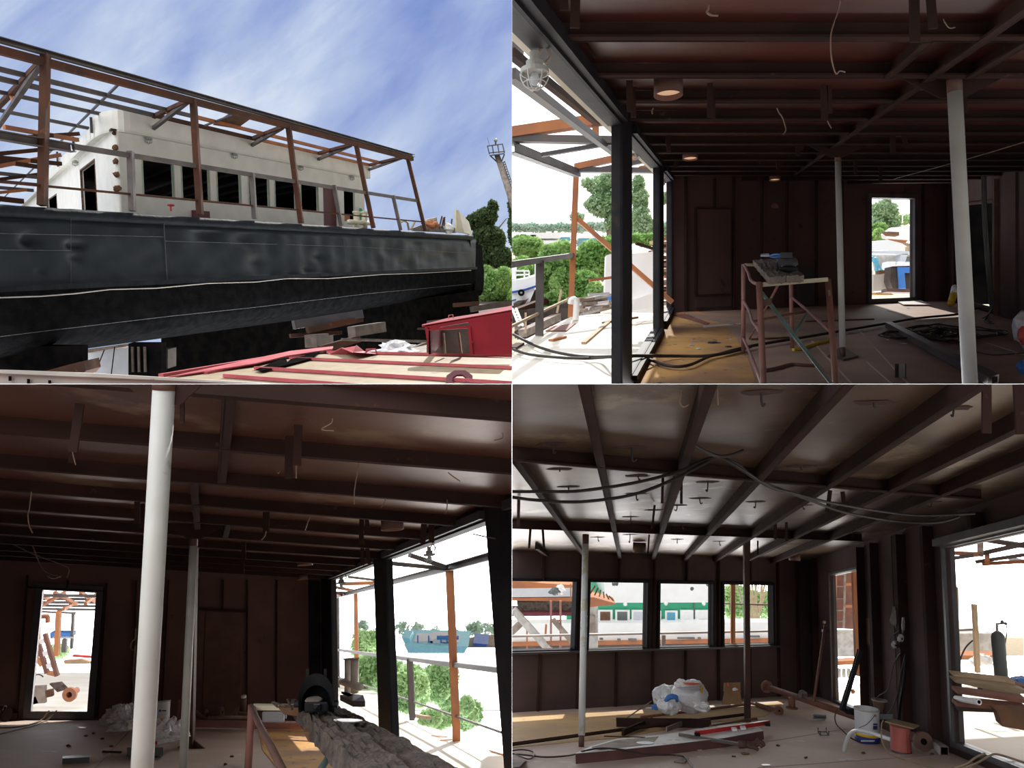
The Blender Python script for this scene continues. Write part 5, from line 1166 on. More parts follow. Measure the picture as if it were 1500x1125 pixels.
# small things on the floor
sp = empty('aerosol_tube', A.fl(1393, 446), 'yellow and white foam can leaning at wall behind the thick column', 'can')
M().tube([P(1393, 445, 15.2), P(1396.5, 432, 15.5)], .07, 12).out('body', 'yellow', sp, smooth=True); M().tube([P(1396.5, 432, 15.5), P(1399, 421, 15.7)], .068, 12).out('upper_body', 'bag_white', sp, smooth=True)
small('white_board', 'bag_white' if False else 'deck_pale', M().slab([A.lev(1311, 440.5, -1.49), A.lev(1348, 440.5, -1.49), A.lev(1364, 447, -1.49), A.lev(1324, 447, -1.49)], A.V * .015), 'pale board lying on the floor before the doorway', 'board')
m = M(); c1 = A.fl(1319, 554); m.chan(c1, c1 + A.V * .15, .075, .09, (0, 1, 0), t=.01); small('channel_offcut', 'steel_grey', m, 'short upright steel channel offcut standing on floor', 'offcut')
for (x, y, r, lb) in ((1302, 494, .05, 'white paper disc on floor near the steel tube'), (1324, 503.5, .04, 'small white disc on floor nearer the steel tube middle'), (1330, 451, .03, 'tiny pale disc on floor close to doorway board'), (1300, 498, .02, 'tiny crumb beside the white paper disc')):
    small('paper_disc', 'disc', M().lathe(A.lev(x, y, -1.5), A.U, [(0, 0), (r, 0), (r, .006), (0, .006)], 14), lb, 'disc')
for i, (x, y, s_) in enumerate(((1045, 502, .09), (1067, 508, .05), (1014, 506, .04), (1023, 511, .04), (1069, 497, .03))):
    small('metal_flake', 'steel_dark' if i < 2 else 'disc', M().blob(A.lev(x, y, -1.5), s_, s_ * .7, .012, U=A.U, amp=.9, seg=10), ('dark crumpled metal flake on the ochre floor', 'small dark flake near the scaffold foot', 'pale flake on the ochre floor near sill', 'second pale flake further from the sill', 'thin upright flake by the scaffold foot')[i], 'flake')
bg_ = empty('plastic_bag', A.fl(1498, 505), 'white and red striped plastic bag standing at the wall side', 'bag')
M().blob(P(1505, 483, 9.6), .17, .12, .24, amp=.35, seg=18).out('bag_body', 'bag_white', bg_, smooth=True)
M().blob(P(1502, 492, 9.45), .09, .06, .12, amp=.5, seg=14).out('red_print', 'bag_red', bg_, smooth=True)
small('blue_shoe', 'blue_mid', M().blob(A.lev(1504, 538, -1.44), .08, .12, .09, amp=.3, seg=14), 'blue object cut off at the edge on floor below bag', 'object')
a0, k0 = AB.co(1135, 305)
small('light_spot', 'pink_steel', M().lathe(AB.at(1135, 305, .02), AB.n, [(0, 0), (.095, 0), (.095, .006), (0, .006)], 12, a0=-math.pi / 2, a1=math.pi / 2), 'painted half-disc spot of pink light on the dark red back wall between stiffeners', 'disc')  # a spot of light on the wall, built as a pink half disc
# ================================================================== lower left: room contents
Q = 'BL'
for x0, y0, x1, y1 in ((41, 843, 25, 1048), (156, 855, 143, 1050), (247, 850, 236, 1050), (291, 848, 284, 1050), (405, 850, 404, 1052), (327, 850, 326, 893), (362, 850, 361, 1052), (100, 850, 99, 862), (200, 850, 192, 1050)):
    a0, k1 = BB.co(x0, y0); a1, k0 = BB.co(x1, y1)
    trim(M().slab([BB.pt(a0 - .012, k1), BB.pt(a0 + .012, k1), BB.pt(a1 + .012, k0), BB.pt(a1 - .012, k0)], BB.n * .08), 'beam_brown')
h = hole(BB, 299, 897, 352, 1044); struct(M().wbox(BB, h[0], h[1], h[2], h[3], 0, .025), 'door_7', 'pipe_dark')
h = hole(BB, 292, 893, 362, 895.5); struct(M().wbox(BB, h[0], h[1], h[2], h[3], 0, .07), 'trim_98', 'beam_brown')
h = hole(BB, 40, 862.5, 152, 864.5); struct(M().wbox(BB, h[0], h[1], h[2], h[3], 0, .08), 'trim_99', 'beam_brown')
# thin dark strip on the back wall beside the window wall
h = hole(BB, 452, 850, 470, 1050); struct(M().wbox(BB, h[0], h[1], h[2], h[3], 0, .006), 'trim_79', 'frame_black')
struct(M().slab([B.fl(*p) for p in ((378, 1068), (470, 1066), (560, 1110), (660, 1180), (470, 1180), (410, 1130), (385, 1100))], B.V * .006), 'floor_patch', 'floor_ochre')
struct(M().beam(B.fl(196, 1064), B.fl(140, 1125), .015, .006, B.V, lift=1), 'trim_78', 'floor_red')
# deck outside
struct(M().slab([B.lev(x, y, -1.52) for x, y in ((476, 1040), (488, 1000), (500, 992), (560, 1018), (600, 1058), (640, 1068), (700, 1092), (760, 1112), (800, 1300), (620, 1300))], B.U * -.06), 'deck', 'deck_pale')
struct(M().slab([B.lev(20, 1045, -1.52), B.lev(150, 1045, -1.52), B.lev(150, 985, -1.52), B.lev(20, 985, -1.52)], B.U * -.06), 'deck', 'deck_pale')
struct(M().slab([B.lev(-200, 1040, -6), B.lev(1100, 1040, -6), B.lev(1100, 958, -6), B.lev(-200, 948, -6)], B.U * -.1), 'river', 'water')
column(B, 242, 540, 1.07, 190, 1440, .0465, 571.5, 'thick peeling grey-white column in front of the pipes, nearer of two', 'col_white')
column(B, 284.5, 776, 1.05, 267, 1150, .043, 800, 'slim white column behind the thick one, beside brown post', 'col_white')
e_ = empty('support_column', B.fl(279, 1095), 'square brown post with triangular foot plate beside slim white column', 'column')
Yp = B.fl(279, 1096).y; M().beam(P(284.5, 800, Yp), P(279, 1096, Yp), .085, .085, (0, 1, 0)).out('shaft', 'col_brown', e_)
M().slab([P(x, y, Yp) for x, y in ((257, 1097), (272, 1087), (284, 1084), (300, 1097))], (0, .02, 0)).out('foot_plate', 'col_brown', e_)
for x0, y0, s_ in ((285, 778, .3), (240, 566, .2)):
    c = B.lev(x0, y0, 1.0); trim(M().slab([c + Vector((-s_, 0, .08)), c + Vector((s_, 0, .08)), c + Vector((s_, 0, .04)), c + Vector((.07, 0, -.08)), c + Vector((-.07, 0, -.08)), c + Vector((-s_, 0, .04))], (0, .015, 0)), 'beam_brown')
ring_collar(B, 575, 776, 16.5, 1.04, 12, 'large collar with painted glow near window wall in room with peeling column')
ring_collar(B, 447, 828, 11, 1.03, 5, 'small collar with painted glow before the shut panel door, under fifth beam'.replace('fifth', 'far'))
ring_collar(B, 443, 849, 8, 1.0, 3, 'flattest smallest collar with painted glow close to the back wall beside window')
for x, y0, y1, dx, w_, lb in ((117, 592, 662, -10, .045, 'wide strip at the first beams, ahead of thick column'), (107, 640, 678, -3, .03, 'narrow strip overlapping wide one ahead of thick column'), (437, 622, 682, -2, .042, 'long strip near ceiling stain, darker of two'), (424, 638, 701, -1, .045, 'long strip near ceiling stain, paler of two'), (201, 735, 767, 0, .05, 'strip behind thick column'), (209, 738, 773, -1, .04, 'longer strip behind thick column'), (530, 760, 797, -1, .045, 'strip before large round collar'), (537, 760, 783, 3, .04, 'slanted strip before large round collar'), (390, 750, 780, 0, .06, 'short wide strip on fourth beam'.replace('fourth', 'a middle')), (357, 794, 822, 0, .05, 'strip between the slim column and small collar'), (531, 803, 828, 0, .05, 'strip by window corner, first'), (538, 803, 826, 3, .05, 'strip by window corner, second'), (621, 766, 796, -2, .055, 'strip over the window header, first of pair'), (632, 768, 795, 0, .055, 'strip over the window header, second of pair'), (267, 590, 621, 0, .02, 'thin strip beyond the thick column top'), (355, 815, 840, 0, .05, 'faint low strip near slim column')):
    strap(B, x, y0, y1, 1.07, w_, 'steel hanger ' + lb, x2=x + dx)
for pts, Yw, lb in ((((106, 660), (108, 670), (111, 681)), 4.0, 'crossed wire tail under the strip ahead of thick column'), (((46, 720), (43, 745), (41, 755), (43, 770), (48, 781)), 6.0, 'long kinked wire hanging by the rear beams over doorway'), (((487, 613), (485, 620), (471, 629), (489, 631)), 3.6, 'bright bent wire hook at the ceiling stain'), (((526, 676), (523, 695), (519, 720), (519, 739)), 4.9, 'long thin wire hanging plumb from second beam'), (((455, 756), (451, 765), (447, 777)), 6.5, 'short wire hanging before small collar'), (((565, 730), (563, 736), (558, 744)), 5.5, 'short bent wire above large round collar'), (((655, 732), (655, 742), (653, 752)), 5.2, 'short upright wire near window header'), (((656, 692), (662, 697), (674, 705)), 4.4, 'curved wire at black stain'), (((736, 634), (736, 642), (724, 645)), 3.8, 'hook wire at room corner of the ceiling seam'), (((434, 682), (434, 692), (434, 701)), 4.2, 'wire tail under darker long strip'), (((390, 778), (388, 785), (383, 791)), 6.8, 'wire fan under short wide strip'), (((410, 690), (408, 694), (406, 692)), 4.4, 'bright bolt end near paler long strip')):
    wire([P(*p, Yw) for p in pts], .0035 * Yw / 4.5, lb)
for i, (pts, lb) in enumerate(((((0, 787), (25, 800), (50, 812), (80, 823), (100, 832), (98, 846)), 'thin cable hanging across back beams over the doorway, upper'), (((42, 785), (50, 805), (58, 825), (68, 838), (90, 845)), 'thin cable looping over the doorway lintel'), (((0, 796), (12, 792), (28, 785)), 'short cable end over the doorway'))):
    wire([P(*p, 11) for p in pts], .009, lb, matn='wire', cat='cable', name='hanging_cable')
# bench stand with the long planks
k0 = -.47
pl = [(553, 1132), (606, 1100)]
timber([B.lev(590, 1185, k0), B.lev(655, 1160, k0), B.lev(462, 1025, k0), B.lev(427, 1024, k0)], .10, B.U, 'long_plank', 'wood_old', 'long dark rotten timber with mask and disc on it, thicker one', 'plank', amp=.020, nu=70, nv=14)
k0 -= .03
timber([B.lev(672, 1165, k0), B.lev(722, 1150, k0), B.lev(497, 1034, k0), B.lev(467, 1029, k0)], .09, B.U, 'long_plank', 'wood_old', 'long dark rotten timber next to the window, thinner one', 'plank', amp=.018, nu=70, nv=12)
st = empty('trestle_stand', B.lev(440, 1200, -1.49), 'rusty tube stand carrying the two long rotten timbers', 'stand')
M().tube([P(369, 1033, 5.3), P(362, 1150, 5.3)], .026, 12).out('leg', 'pipe_rust', st, smooth=True)
M().tube(crv([P(369, 1036, 5.3), P(379, 1060, 4.8), P(395, 1090, 4.2), P(420, 1140, 3.6)]), .020, 10).out('side_rail', 'pipe_dark', st, smooth=True)
M().beam(P(371, 1035.5, 5.3), P(432, 1036, 5.3), .03, .035, (0, 0, 1)).out('cross_rail', 'cream_ship', st)
M().tube([P(494, 1088, 4.6), P(462, 1140, 4.2)], .020, 10).out('cross_brace', 'teal_steel', st, smooth=True)
M().tube([P(513, 1100, 3.9), P(514, 1150, 3.9)], .028, 12).out('leg', 'pink_steel', st, smooth=True)
M().tube([P(505, 1108, 3.8), P(530, 1130, 3.6)], .012, 8).out('tie_rod', 'frame_black', st, smooth=True)
small('wood_wedge', 'wood_brown', M().slab([P(*p, 4.5) for p in ((444, 1072), (478, 1074), (497, 1082), (499, 1091), (480, 1091), (452, 1087))], (0, .05, .0)), 'brown splintered board end jammed under the long timbers', 'board')
small('wood_wedge', 'wood_brown', M().slab([P(*p, 5.2) for p in ((407, 1036), (437, 1037), (440, 1050), (415, 1046))], (0, .05, .0)), 'dark board end sticking out beside the mask', 'board')
for i, pts in enumerate((((400, 1028), (420, 1036)), ((407, 1036), (398, 1028)), ((456, 1059), (467, 1074)), ((421, 1024), (428, 1040)))): 
    wire([P(*p, 5.0) for p in pts], .008, ('thin nail splinter left of the dark board end'.replace(' left of', ' beside'), 'short splinter over the dark board end', 'thin rod leaning under the thicker rotten timber', 'splinter at the end of rotten timber')[i], matn='wood_old', cat='splinter', name='splinter')
small('grinding_disc', 'disc', M().lathe(B.lev(510, 1056, k0 + .03), B.U, [(.012, 0), (.085, 0), (.085, .005), (.012, .005)], 30), 'pale round grinding disc lying on the rotten timber', 'disc')
# welding mask, hollow side up
mk = empty('welding_mask', P(465, 1038, 4.9), 'black arched welding mask with headband standing on rotten timbers', 'mask')
Ym = 4.75; u_ = Ym / F; c = P(463.5, 1030, Ym); dv = ray(463.5, 1030).normalized(); rv = Vector((1, 0, 0)); zv = Vector((0, 0, 1))
def arch(u, v):
    """outer shell: arch over the headband, closing away from the camera"""
    th = math.pi * (u * 1.12 - .06); r = 1 - .34 * v * v
    z = math.sin(th); z = (abs(z) ** .8) * (1 if z > 0 else -1)
    return c + rv * (-math.cos(th) * 26.5 * r * (1 + .04 * math.sin(th)) * u_) + zv * ((max(z, -.30) * 45 * r - 2) * u_) + dv * (-.06 + .20 * v)
m = M(); m.grid(arch, 30, 8); m.add([arch(i / 30, 1.0) for i in range(31)], [tuple(range(31))]); ob = m.out('shell', 'mask_black', mk, smooth=True, fix=False); sd_ = ob.modifiers.new('thick', 'SOLIDIFY'); sd_.thickness = .008
def rim(u, v):
    th = math.pi * (u * 1.10 - .05); s2 = max(math.sin(th), 0)
    rx = 26.5 - (4.5 + 3.0 * s2) * v; rz = 45 - 17 * v
    z = math.sin(th); z = (abs(z) ** .8) * (1 if z > 0 else -1)
    return c + rv * (-math.cos(th) * rx * u_) + zv * ((max(z, -.30) * rz - 2) * u_) + dv * (-.065 + .03 * v)
m = M(); m.grid(rim, 30, 4); m.out('rim', 'mask_black', mk, smooth=True, fix=False)
def mq(x, z, d): return c + rv * (x * u_) + zv * (z * u_) + dv * d
M().hexa([mq(x, z, d) for z in (-13, 2) for x, d in ((-17, -.12), (17, -.12), (17, -.02), (-17, -.02))]).out('headband', 'mask_black', mk, bevel=.012)
M().hexa([mq(x, z, d) for z in (-9, -1) for x, d in ((-5, -.14), (6, -.14), (6, -.11), (-5, -.11))]).out('buckle', 'glass_dark', mk, bevel=.004)
M().blob(mq(-4, 5, -.03), .055, .05, .010, amp=.1, seg=16).out('sweatband', 'wood_grey', mk, smooth=True)
for sx in (-1, 1):
    M().lathe(mq(sx * 27, -1, -.04), (sx, 0, 0), [(0, -.01), (.022, -.01), (.022, .02), (0, .02)], 14).out('knob', 'mask_black', mk)
    M().hexa([mq(sx * 13 + x, z, d) for z in (36, 50) for x, d in ((-2, -.02), (2, -.02), (2, .05), (-2, .05))]).out('lens_clip', 'mask_black', mk)
# pipes and clutter along the back wall
def pipe(a, b, r, nm, matn, lb, fl0=0, fl1=0, n=18, cat='pipe'):
    e_ = empty(nm, (Vector(a) + Vector(b)) / 2, lb, cat); d = (Vector(b) - Vector(a)).normalized()
    M().tube([a, b], r, n).out('pipe_body', matn, e_, smooth=True)
    if fl0: M().lathe(a, d, [(r * .55, -.02), (r * fl0, -.02), (r * fl0, .03), (r, .03)], n).out('flange', matn, e_)
    if fl1: M().lathe(b + d * .021, d, [(0, 0), (r * .62, 0)], n).out('bore', 'black', e_)
    if fl1: M().lathe(b, d, [(r, -.03), (r * fl1, -.03), (r * fl1, .02), (r * .55, .02)], n).out('flange', matn, e_)
    return e_
Yb_ = 11.3
pipe(P(243, 1060, Yb_), P(468, 1063.5, Yb_), .058, 'long_pipe', 'pink_steel', 'long thick red-brown pipe lying along the foot of back wall')
m = M().tube(crv([P(286, 1040, 11.9), P(288, 1045, 11.9), P(296, 1051, 11.9), P(310, 1054, 11.9), P(366, 1054, 11.9)]), .035, 10); small('bent_pipe', 'pipe_dark', m, 'thin bent brown pipe above the long thick one', 'pipe', smooth=True)
pipe(P(300, 1048, 12), P(324, 1044, 12), .035, 'flanged_pipe', 'pipe_dark', 'short flanged pipe piece resting on the bent pipe', 2.6, 2.6)
pipe(P(346, 1044, 12), P(366, 1047, 12), .03, 'flanged_pipe', 'pipe_dark', 'second short flanged pipe near the rusty pot', 2.8, 0)
pipe(P(305, 1051, 11.7), P(366, 1050.5, 11.7), .022, 'pale_tube', 'wood_grey', 'thin pale tube lying over the bent pipe')
pt_ = empty('rusty_pot', P(356, 1046, 12.1), 'rusty cylinder pot with white rim on pipes by panel door', 'pot')
M().tube([P(356.5, 1046, 12.1), P(357, 1022, 12.1)], .05, 16).out('pot_body', 'pipe_dark', pt_, smooth=True); M().tube([P(357, 1022.5, 12.1), P(357, 1019, 12.1)], .042, 14).out('rim', 'bag_white', pt_, smooth=True)
can = empty('canister', P(400, 1050, 8), 'translucent pale canister standing behind the stand legs', 'canister')
M().hexa([P(x, y, Yd) for y in (1058, 1042) for (x, Yd) in ((384, 9), (417, 9), (417, 9.4), (384, 9.4))]).out('canister_body', 'panel_white', can, bevel=.02)
M().hexa([P(x, y, Yd) for y in (1053, 1047) for (x, Yd) in ((417, 9.05), (420, 9.05), (420, 9.3), (417, 9.3))]).out('spout', 'panel_white', can, bevel=.01)
def pail(c, r, h, U, nm, lb, tilt=None, sc_=1.0):
    e_ = empty(nm, c, lb, 'pail'); U = U.normalized()
    M().lathe(c, U, [(0, .01), (r * .96, .01), (r * .98, h), (r * .93, h), (r * .90, .04), (0, .04)], 30).out('pail_body', 'pail_white', e_, smooth=False)
    M().lathe(c, U, [(r * .955, .002), (r * .985, .003), (r * .988, h * .20), (r * .962, h * .20)], 30).out('blue_band', 'pail_blue', e_, smooth=True)
    M().lathe(c, U, [(r * .962, h * .20), (r * .990, h * .20), (r * .993, h * .285), (r * .968, h * .285)], 30).out('yellow_band', 'yellow', e_, smooth=True)
    M().lathe(c, U, [(r * .97, h * .95), (r * 1.03, h * .95), (r * 1.03, h), (r * .93, h)], 30).out('rim', 'galv', e_, smooth=True)
    return e_
Yp2 = B.fl(238, 1058).y
pe = pail(P(238.5, 1060, 10.6), 9.2 / F * 10.6, 31 / F * 10.6, B.V, 'paint_pail', 'white paint pail with yellow and blue bands behind thick column')
def text_on(s, p, size, matn, parent, nm='lettering', rot=(math.pi / 2, 0, 0), ext=.001):
    cu = bpy.data.curves.new(nm, 'FONT'); cu.body = s; cu.size = size; cu.extrude = ext; cu.align_x = 'LEFT'
    o = bpy.data.objects.new(nm, cu); COL.objects.link(o); cu.materials.append(MATS[matn]); o.rotation_euler = rot
    o.location = Vector(p) - (ORG[parent.name] if parent else Vector((0, 0, 0))); o.parent = parent; return o
M().lathe(P(234.5, 1041, 10.5), (0, -1, 0), [(0, 0), (.016, 0), (.016, .004), (0, .004)], 12).out('logo', 'pail_blue', pe)
M().slab([P(*p, 10.5) for p in ((237, 1040.2), (243.5, 1040.2), (243.5, 1041.8), (237, 1041.8))], (0, -.003, 0)).out('lettering', 'pail_blue', pe)
# crumpled white sheets
def cloth(poly_c, rx, ry, rz, lb, nm, matn='bag_white', U=None, amp=.55, seg=40, fr=2.6, parent=None):
    m = M(); m.blob(poly_c, rx, ry, rz, U=U or (0, 0, 1), amp=amp, fr=fr, seg=seg, flat=.35)
    return small(nm, matn, m, lb, 'sheet', smooth=False)
cloth(P(177, 1053, 11.2), .24, .25, .18, 'crumpled white sheet at wall by the cable, farther one', 'crumpled_sheet', U=B.V)
cloth(P(190, 1060, 10.3), .22, .25, .20, 'crumpled white sheet beside thick column foot, middle one', 'crumpled_sheet', U=B.V)
cloth(P(241, 1077, 9.6), .23, .3, .19, 'crumpled white sheet between the two columns on floor', 'crumpled_sheet', U=B.V)
small('steel_block', 'tank_grey', M().hexa([P(x, y, Yd) for y in (1107, 1095) for (x, Yd) in ((186, 9.1), (239, 9.1), (239, 9.35), (186, 9.35))]), 'dark rectangular steel block behind the thick column', 'block')
small('steel_block', 'tank_grey', M().hexa([B.lev(91, 1119.5, -1.49), B.lev(130.5, 1117.5, -1.49), B.lev(130.5, 1114, -1.49), B.lev(91, 1116, -1.49), B.lev(91, 1119.5, -1.49) + B.V * .06, B.lev(130.5, 1117.5, -1.49) + B.V * .06, B.lev(130.5, 1114, -1.49) + B.V * .06, B.lev(91, 1116, -1.49) + B.V * .06]), 'dark rectangular steel block alone on the floor', 'block')
small('red_stopper', 'red', M().tube([P(229, 1090, 9.0), P(229, 1086, 9.0)], .012, 8), 'tiny red cap beside the thick column', 'cap')
small('thin_batten', 'wood_old', M().tube([B.lev(150, 1101, -1.48), B.lev(178, 1102, -1.48)], .014, 6), 'thin dark batten on floor ahead of steel block', 'batten')
small('paper_disc', 'disc', M().lathe(B.lev(120.5, 1066, -1.48), B.U, [(.012, 0), (.05, 0), (.05, .006), (.012, .006)], 18), 'white disc on floor beside the sunlit patch', 'disc')
for pts, lb in ((((0, 1066), (25, 1065), (45, 1061), (60, 1055), (67, 1047), (72, 1041)), 'pale cable coming over the door sill, upper one'), (((0, 1075), (25, 1069), (48, 1063), (65, 1057), (76, 1048), (83, 1041)), 'pale cable coming over the door sill, lower one')):
    wire([B.lev(x, y, -1.46) if y > 1057 else P(x, y, 12.2) for x, y in pts], .012, lb, matn='cable_tan', cat='cable', name='floor_cable')
wire([P(*p, 12.2) for p in ((199, 920), (198, 935), (193, 940), (191.5, 947), (193, 952), (197, 951), (198, 945), (197, 960), (195, 990), (196, 1010), (193, 1036))], .014, 'tan cable with a loop hanging on wall beside thick column', matn='cable_tan', cat='cable')
for x in (189, 194.5): small('white_plug', 'bag_white', M().blob(P(x, 1037, 12.0), .022, .02, .022, amp=.1, seg=10), 'white plug end on the wall cable ' + ('nearer' if x > 190 else 'away from') + ' the column', 'plug', smooth=True)
wire([P(*p, 12.3) for p in ((70, 843), (74, 846), (80, 847), (86, 845), (89, 843))], .012, 'cable loop on the wall just above doorway', matn='wire', cat='cable')
pipe(P(-12, 1037, 11.5), P(5, 1038, 11.5), .05, 'corner_pipe', 'pipe_dark', 'flanged pipe end cut off beside the doorway', 0, 1.0)
small('flange_plate', 'pipe_dark', M().lathe(P(8, 1047, 11.4), (1, -.2, 0), [(0, 0), (.10, 0), (.10, .03), (0, .03)], 18), 'dark round flange standing beside doorway', 'flange')
small('base_box', 'beam_brown', M().wbox(BB, BB.co(12, 1050)[0], BB.co(27, 1050)[0], -1.49, -1.38, .02, .2), 'low dark steel box on floor at doorway jamb', 'box')
small('hand_rail_tube', 'pink_steel', M().tube([P(262.5, 1025, 12.3), P(261, 1052, 12.3)], .022, 8), 'short pink tube standing behind slim white column', 'tube')
for i, (x, y) in enumerate(((137, 1074), (150, 1082), (126, 1078), (100, 1092), (163, 1093), (208, 1072), (340, 1108), (330, 1120))):
    small('crumb', 'wood_old', M().blob(B.lev(x, y, -1.48), .025, .02, .012, U=B.U, amp=.8, seg=8), 'small dark crumb of rubbish on the dusty floor', 'crumb', group='crumbs on the dusty floor')
# --- outside the windows
oc = empty('veranda_frame', B.lev(600, 1060, -1.5), 'orange and grey steel veranda frame with railing outside big window', 'canopy frame')
def ob2(p0, Y0, p1, Y1, w_, h_, nm, mt, up=(0, 0, 1), ch=False):
    m = M(); (m.chan if ch else m.beam)(P(*p0, Y0), P(*p1, Y1), w_, h_, up); return m.out(nm, mt, oc)
def Yk(x, y, k): return B.lev(x, y, k).y
y1_ = Yk(669, 1084, -1.5); ob2((658.5, 834), y1_, (669, 1084), y1_, .125, .10, 'post', 'rust_orange', (0, 1, 0), True)
y2_ = Yk(604, 1054, -1.5); ob2((600.5, 966), y2_, (604, 1054), y2_, .12, .10, 'railing_post', 'steel_grey', (0, 1, 0), True)
y3_ = Yk(523, 1012, -1.5); ob2((521, 868), y3_, (523, 1012), y3_, .11, .10, 'post', 'rust_orange', (0, 1, 0))
y4_ = Yk(497, 1006, -1.5); ob2((495, 876), y4_, (496, 1008), y4_, .08, .08, 'railing_post', 'steel_grey', (0, 1, 0))
ob2((488, 951), y4_ + 1, (600, 965.5), y2_, .07, .07, 'top_rail', 'steel_grey'); ob2((600, 965.5), y2_, (664, 973.5), y1_, .06, .07, 'top_rail', 'steel_grey'); ob2((664, 973.5), y1_, (760, 985), y1_ * .76, .06, .07, 'top_rail', 'steel_grey')
ob2((494, 991), y4_, (604, 1027), y2_, .028, .028, 'lower_rail', 'steel_grey'); ob2((604, 1027), y2_, (667, 1049), y1_, .026, .026, 'lower_rail', 'steel_grey'); ob2((667, 1049), y1_, (760, 1082), y1_ * .76, .026, .026, 'lower_rail', 'steel_grey')
ob2((486, 875), y4_ + .5, (656, 832), y1_, .09, .11, 'eaves_beam', 'steel_grey', ch=True); ob2((656, 832), y1_, (760, 803), y1_ * .8, .09, .11, 'eaves_beam', 'steel_grey', ch=True)
for p0, p1, mt, w_ in (((654, 831), (600, 813), 'steel_grey', .07), ((654, 833), (560, 824), 'steel_grey', .06), ((552, 854), (498, 855), 'rust_orange', .09), ((552, 850), (510, 845), 'steel_grey', .07), ((522, 866), (490, 860), 'rust_orange', .08), ((500, 871), (488, 868), 'rust_orange', .08), ((522, 868), (485, 868), 'steel_grey', .05)):
    Ya = y1_ if p0[0] > 600 else y3_; ob2(p0, Ya, p1, Ya - .6, w_, w_, 'cross_beam', mt)
wire([P(692, 782, 6), P(710, 786, 6), P(726, 789, 6)], .006, 'thin dark wire across bright sky in big window', matn='steel_grey')
cage_lamp(629, 814, 8.5, 6.8, 'white caged lamp at the header of the big window', up=B.V.normalized())
cage_lamp(500, 855, 7, 9.5, 'caged lamp seen through narrow far window', up=B.V.normalized())
bo = empty('twin_bollard', P(517, 1020, 10.6), 'grey twin steel bollard with crossbar on the deck outside', 'bollard')
for x, Yd in ((510, 10.9), (519.5, 10.5)):
    M().tube([P(x, 1014, Yd), P(x, 990, Yd), P(x, 966, Yd)], .055, 18).out('drum', 'galv', bo, smooth=True)
    M().lathe(P(x, 966, Yd), B.V, [(0, 0), (.068, 0), (.068, .02), (0, .02)], 18).out('cap', 'wood_grey', bo)
M().tube([P(500.5, 998, 11.0), P(527, 1006, 10.3)], .052, 16).out('crossbar', 'galv', bo, smooth=True)
M().slab([P(*p, 10.7) for p in ((500, 1013), (521, 1022), (530, 1022), (508, 1014))], (0, 0, -.03)).out('foot_plate', 'steel_grey', bo)
M().slab([P(498, 1018, 10.9), P(517, 1026, 10.4), P(534, 1026, 10.4), P(530, 1024, 10.7)] [:1] + [P(517, 1027, 10.4), P(535, 1027, 10.4), P(532, 1018, 10.6), P(514, 1016, 10.8)], (0, 0, -.08)).out('pedestal', 'steel_dark', bo)
for i, (x0, y0, x1, y1) in enumerate(((632, 1078, 655, 1080), (645, 1085, 672, 1083), (718, 1100, 742, 1107))):
    small('deck_rust', 'rust_orange', M().beam(B.lev(x0, y0, -1.51), B.lev(x1, y1, -1.51), .04, .01, B.U, lift=1), ('thin rusty rod on deck before orange post', 'rusty flat bar at the foot of orange post', 'rusty rod on the deck at far side of window')[i], 'rod')
small('deck_block', 'wood_light', M().beam(B.lev(607, 1050, -1.5), B.lev(628, 1054, -1.5), .12, .06, B.U, lift=1), 'short light timber block by the grey railing post', 'block')
def bush2(cx, cy, Yd, rx, ry, lb, n=1500, sz=.10, mt='leaf_pale'): bush(cx, cy, Yd, rx, ry, lb, n, sz, mt)
bush2(545, 985, 24, 45, 34, 'pale green bushes behind bollard outside', 5000)
bush2(598, 1005, 20, 30, 38, 'pale bush behind grey railing post', 3800)
bush2(640, 1000, 22, 32, 36, 'light green bush between grey and orange posts', 4500)
bush2(690, 1045, 19, 22, 26, 'low pale shrub beyond the orange post', 1700)
bush2(640, 1055, 17, 34, 18, 'pale weeds under the lower rail', 1700, .08)
bush2(540, 945, 34, 24, 26, 'tall pale tree top above the far railing', 1500, .14)
bush2(740, 1040, 19, 8, 9, 'tiny dark-tipped shrub at window edge', 300, .06)
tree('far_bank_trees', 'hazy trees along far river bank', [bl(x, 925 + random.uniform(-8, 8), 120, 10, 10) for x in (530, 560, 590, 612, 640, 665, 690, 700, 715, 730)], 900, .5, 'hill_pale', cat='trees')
bs = empty('blue_ship', P(630, 950, 95), 'bright blue work ship moored across the river', 'ship')
M().slab([P(*p, 95) for p in ((592, 945), (598, 957), (680, 957), (686, 947), (650, 946))], (0, 6, 0)).out('hull', 'cyan_pale', bs)
M().slab([P(*p, 96) for p in ((588, 934), (600, 935), (603, 946), (594, 946))], (0, 3, 0)).out('bow_tower', 'cyan_pale', bs)
for x0, x1, y0 in ((606, 634, 939), (630, 660, 937), (645, 672, 941)): M().slab([P(x0, 947, 96), P(x1, 947, 96), P(x1, y0, 96), P(x0, y0, 96)], (0, 3, 0)).out('cabin', 'panel_white', bs)
m = M()
for x in (612, 628, 646, 655): m.tube([P(x, 947, 96), P(x, 931, 96)], .10, 5)
m.tube([P(640, 934, 96), P(672, 934, 96)], .25, 5); m.out('mast', 'blue_mid', bs)
small('blue_boat', 'blue', M().slab([P(*p, 100) for p in ((693, 942), (715, 944), (712, 947), (695, 947))], (0, 4, 0)), 'small dark blue boat past the orange post', 'boat')
small('grey_barge', 'wood_grey', M().slab([P(*p, 101) for p in ((706, 944), (740, 945), (740, 949), (684, 949))], (0, 4, 0)), 'low grey barge line past the orange post', 'barge')
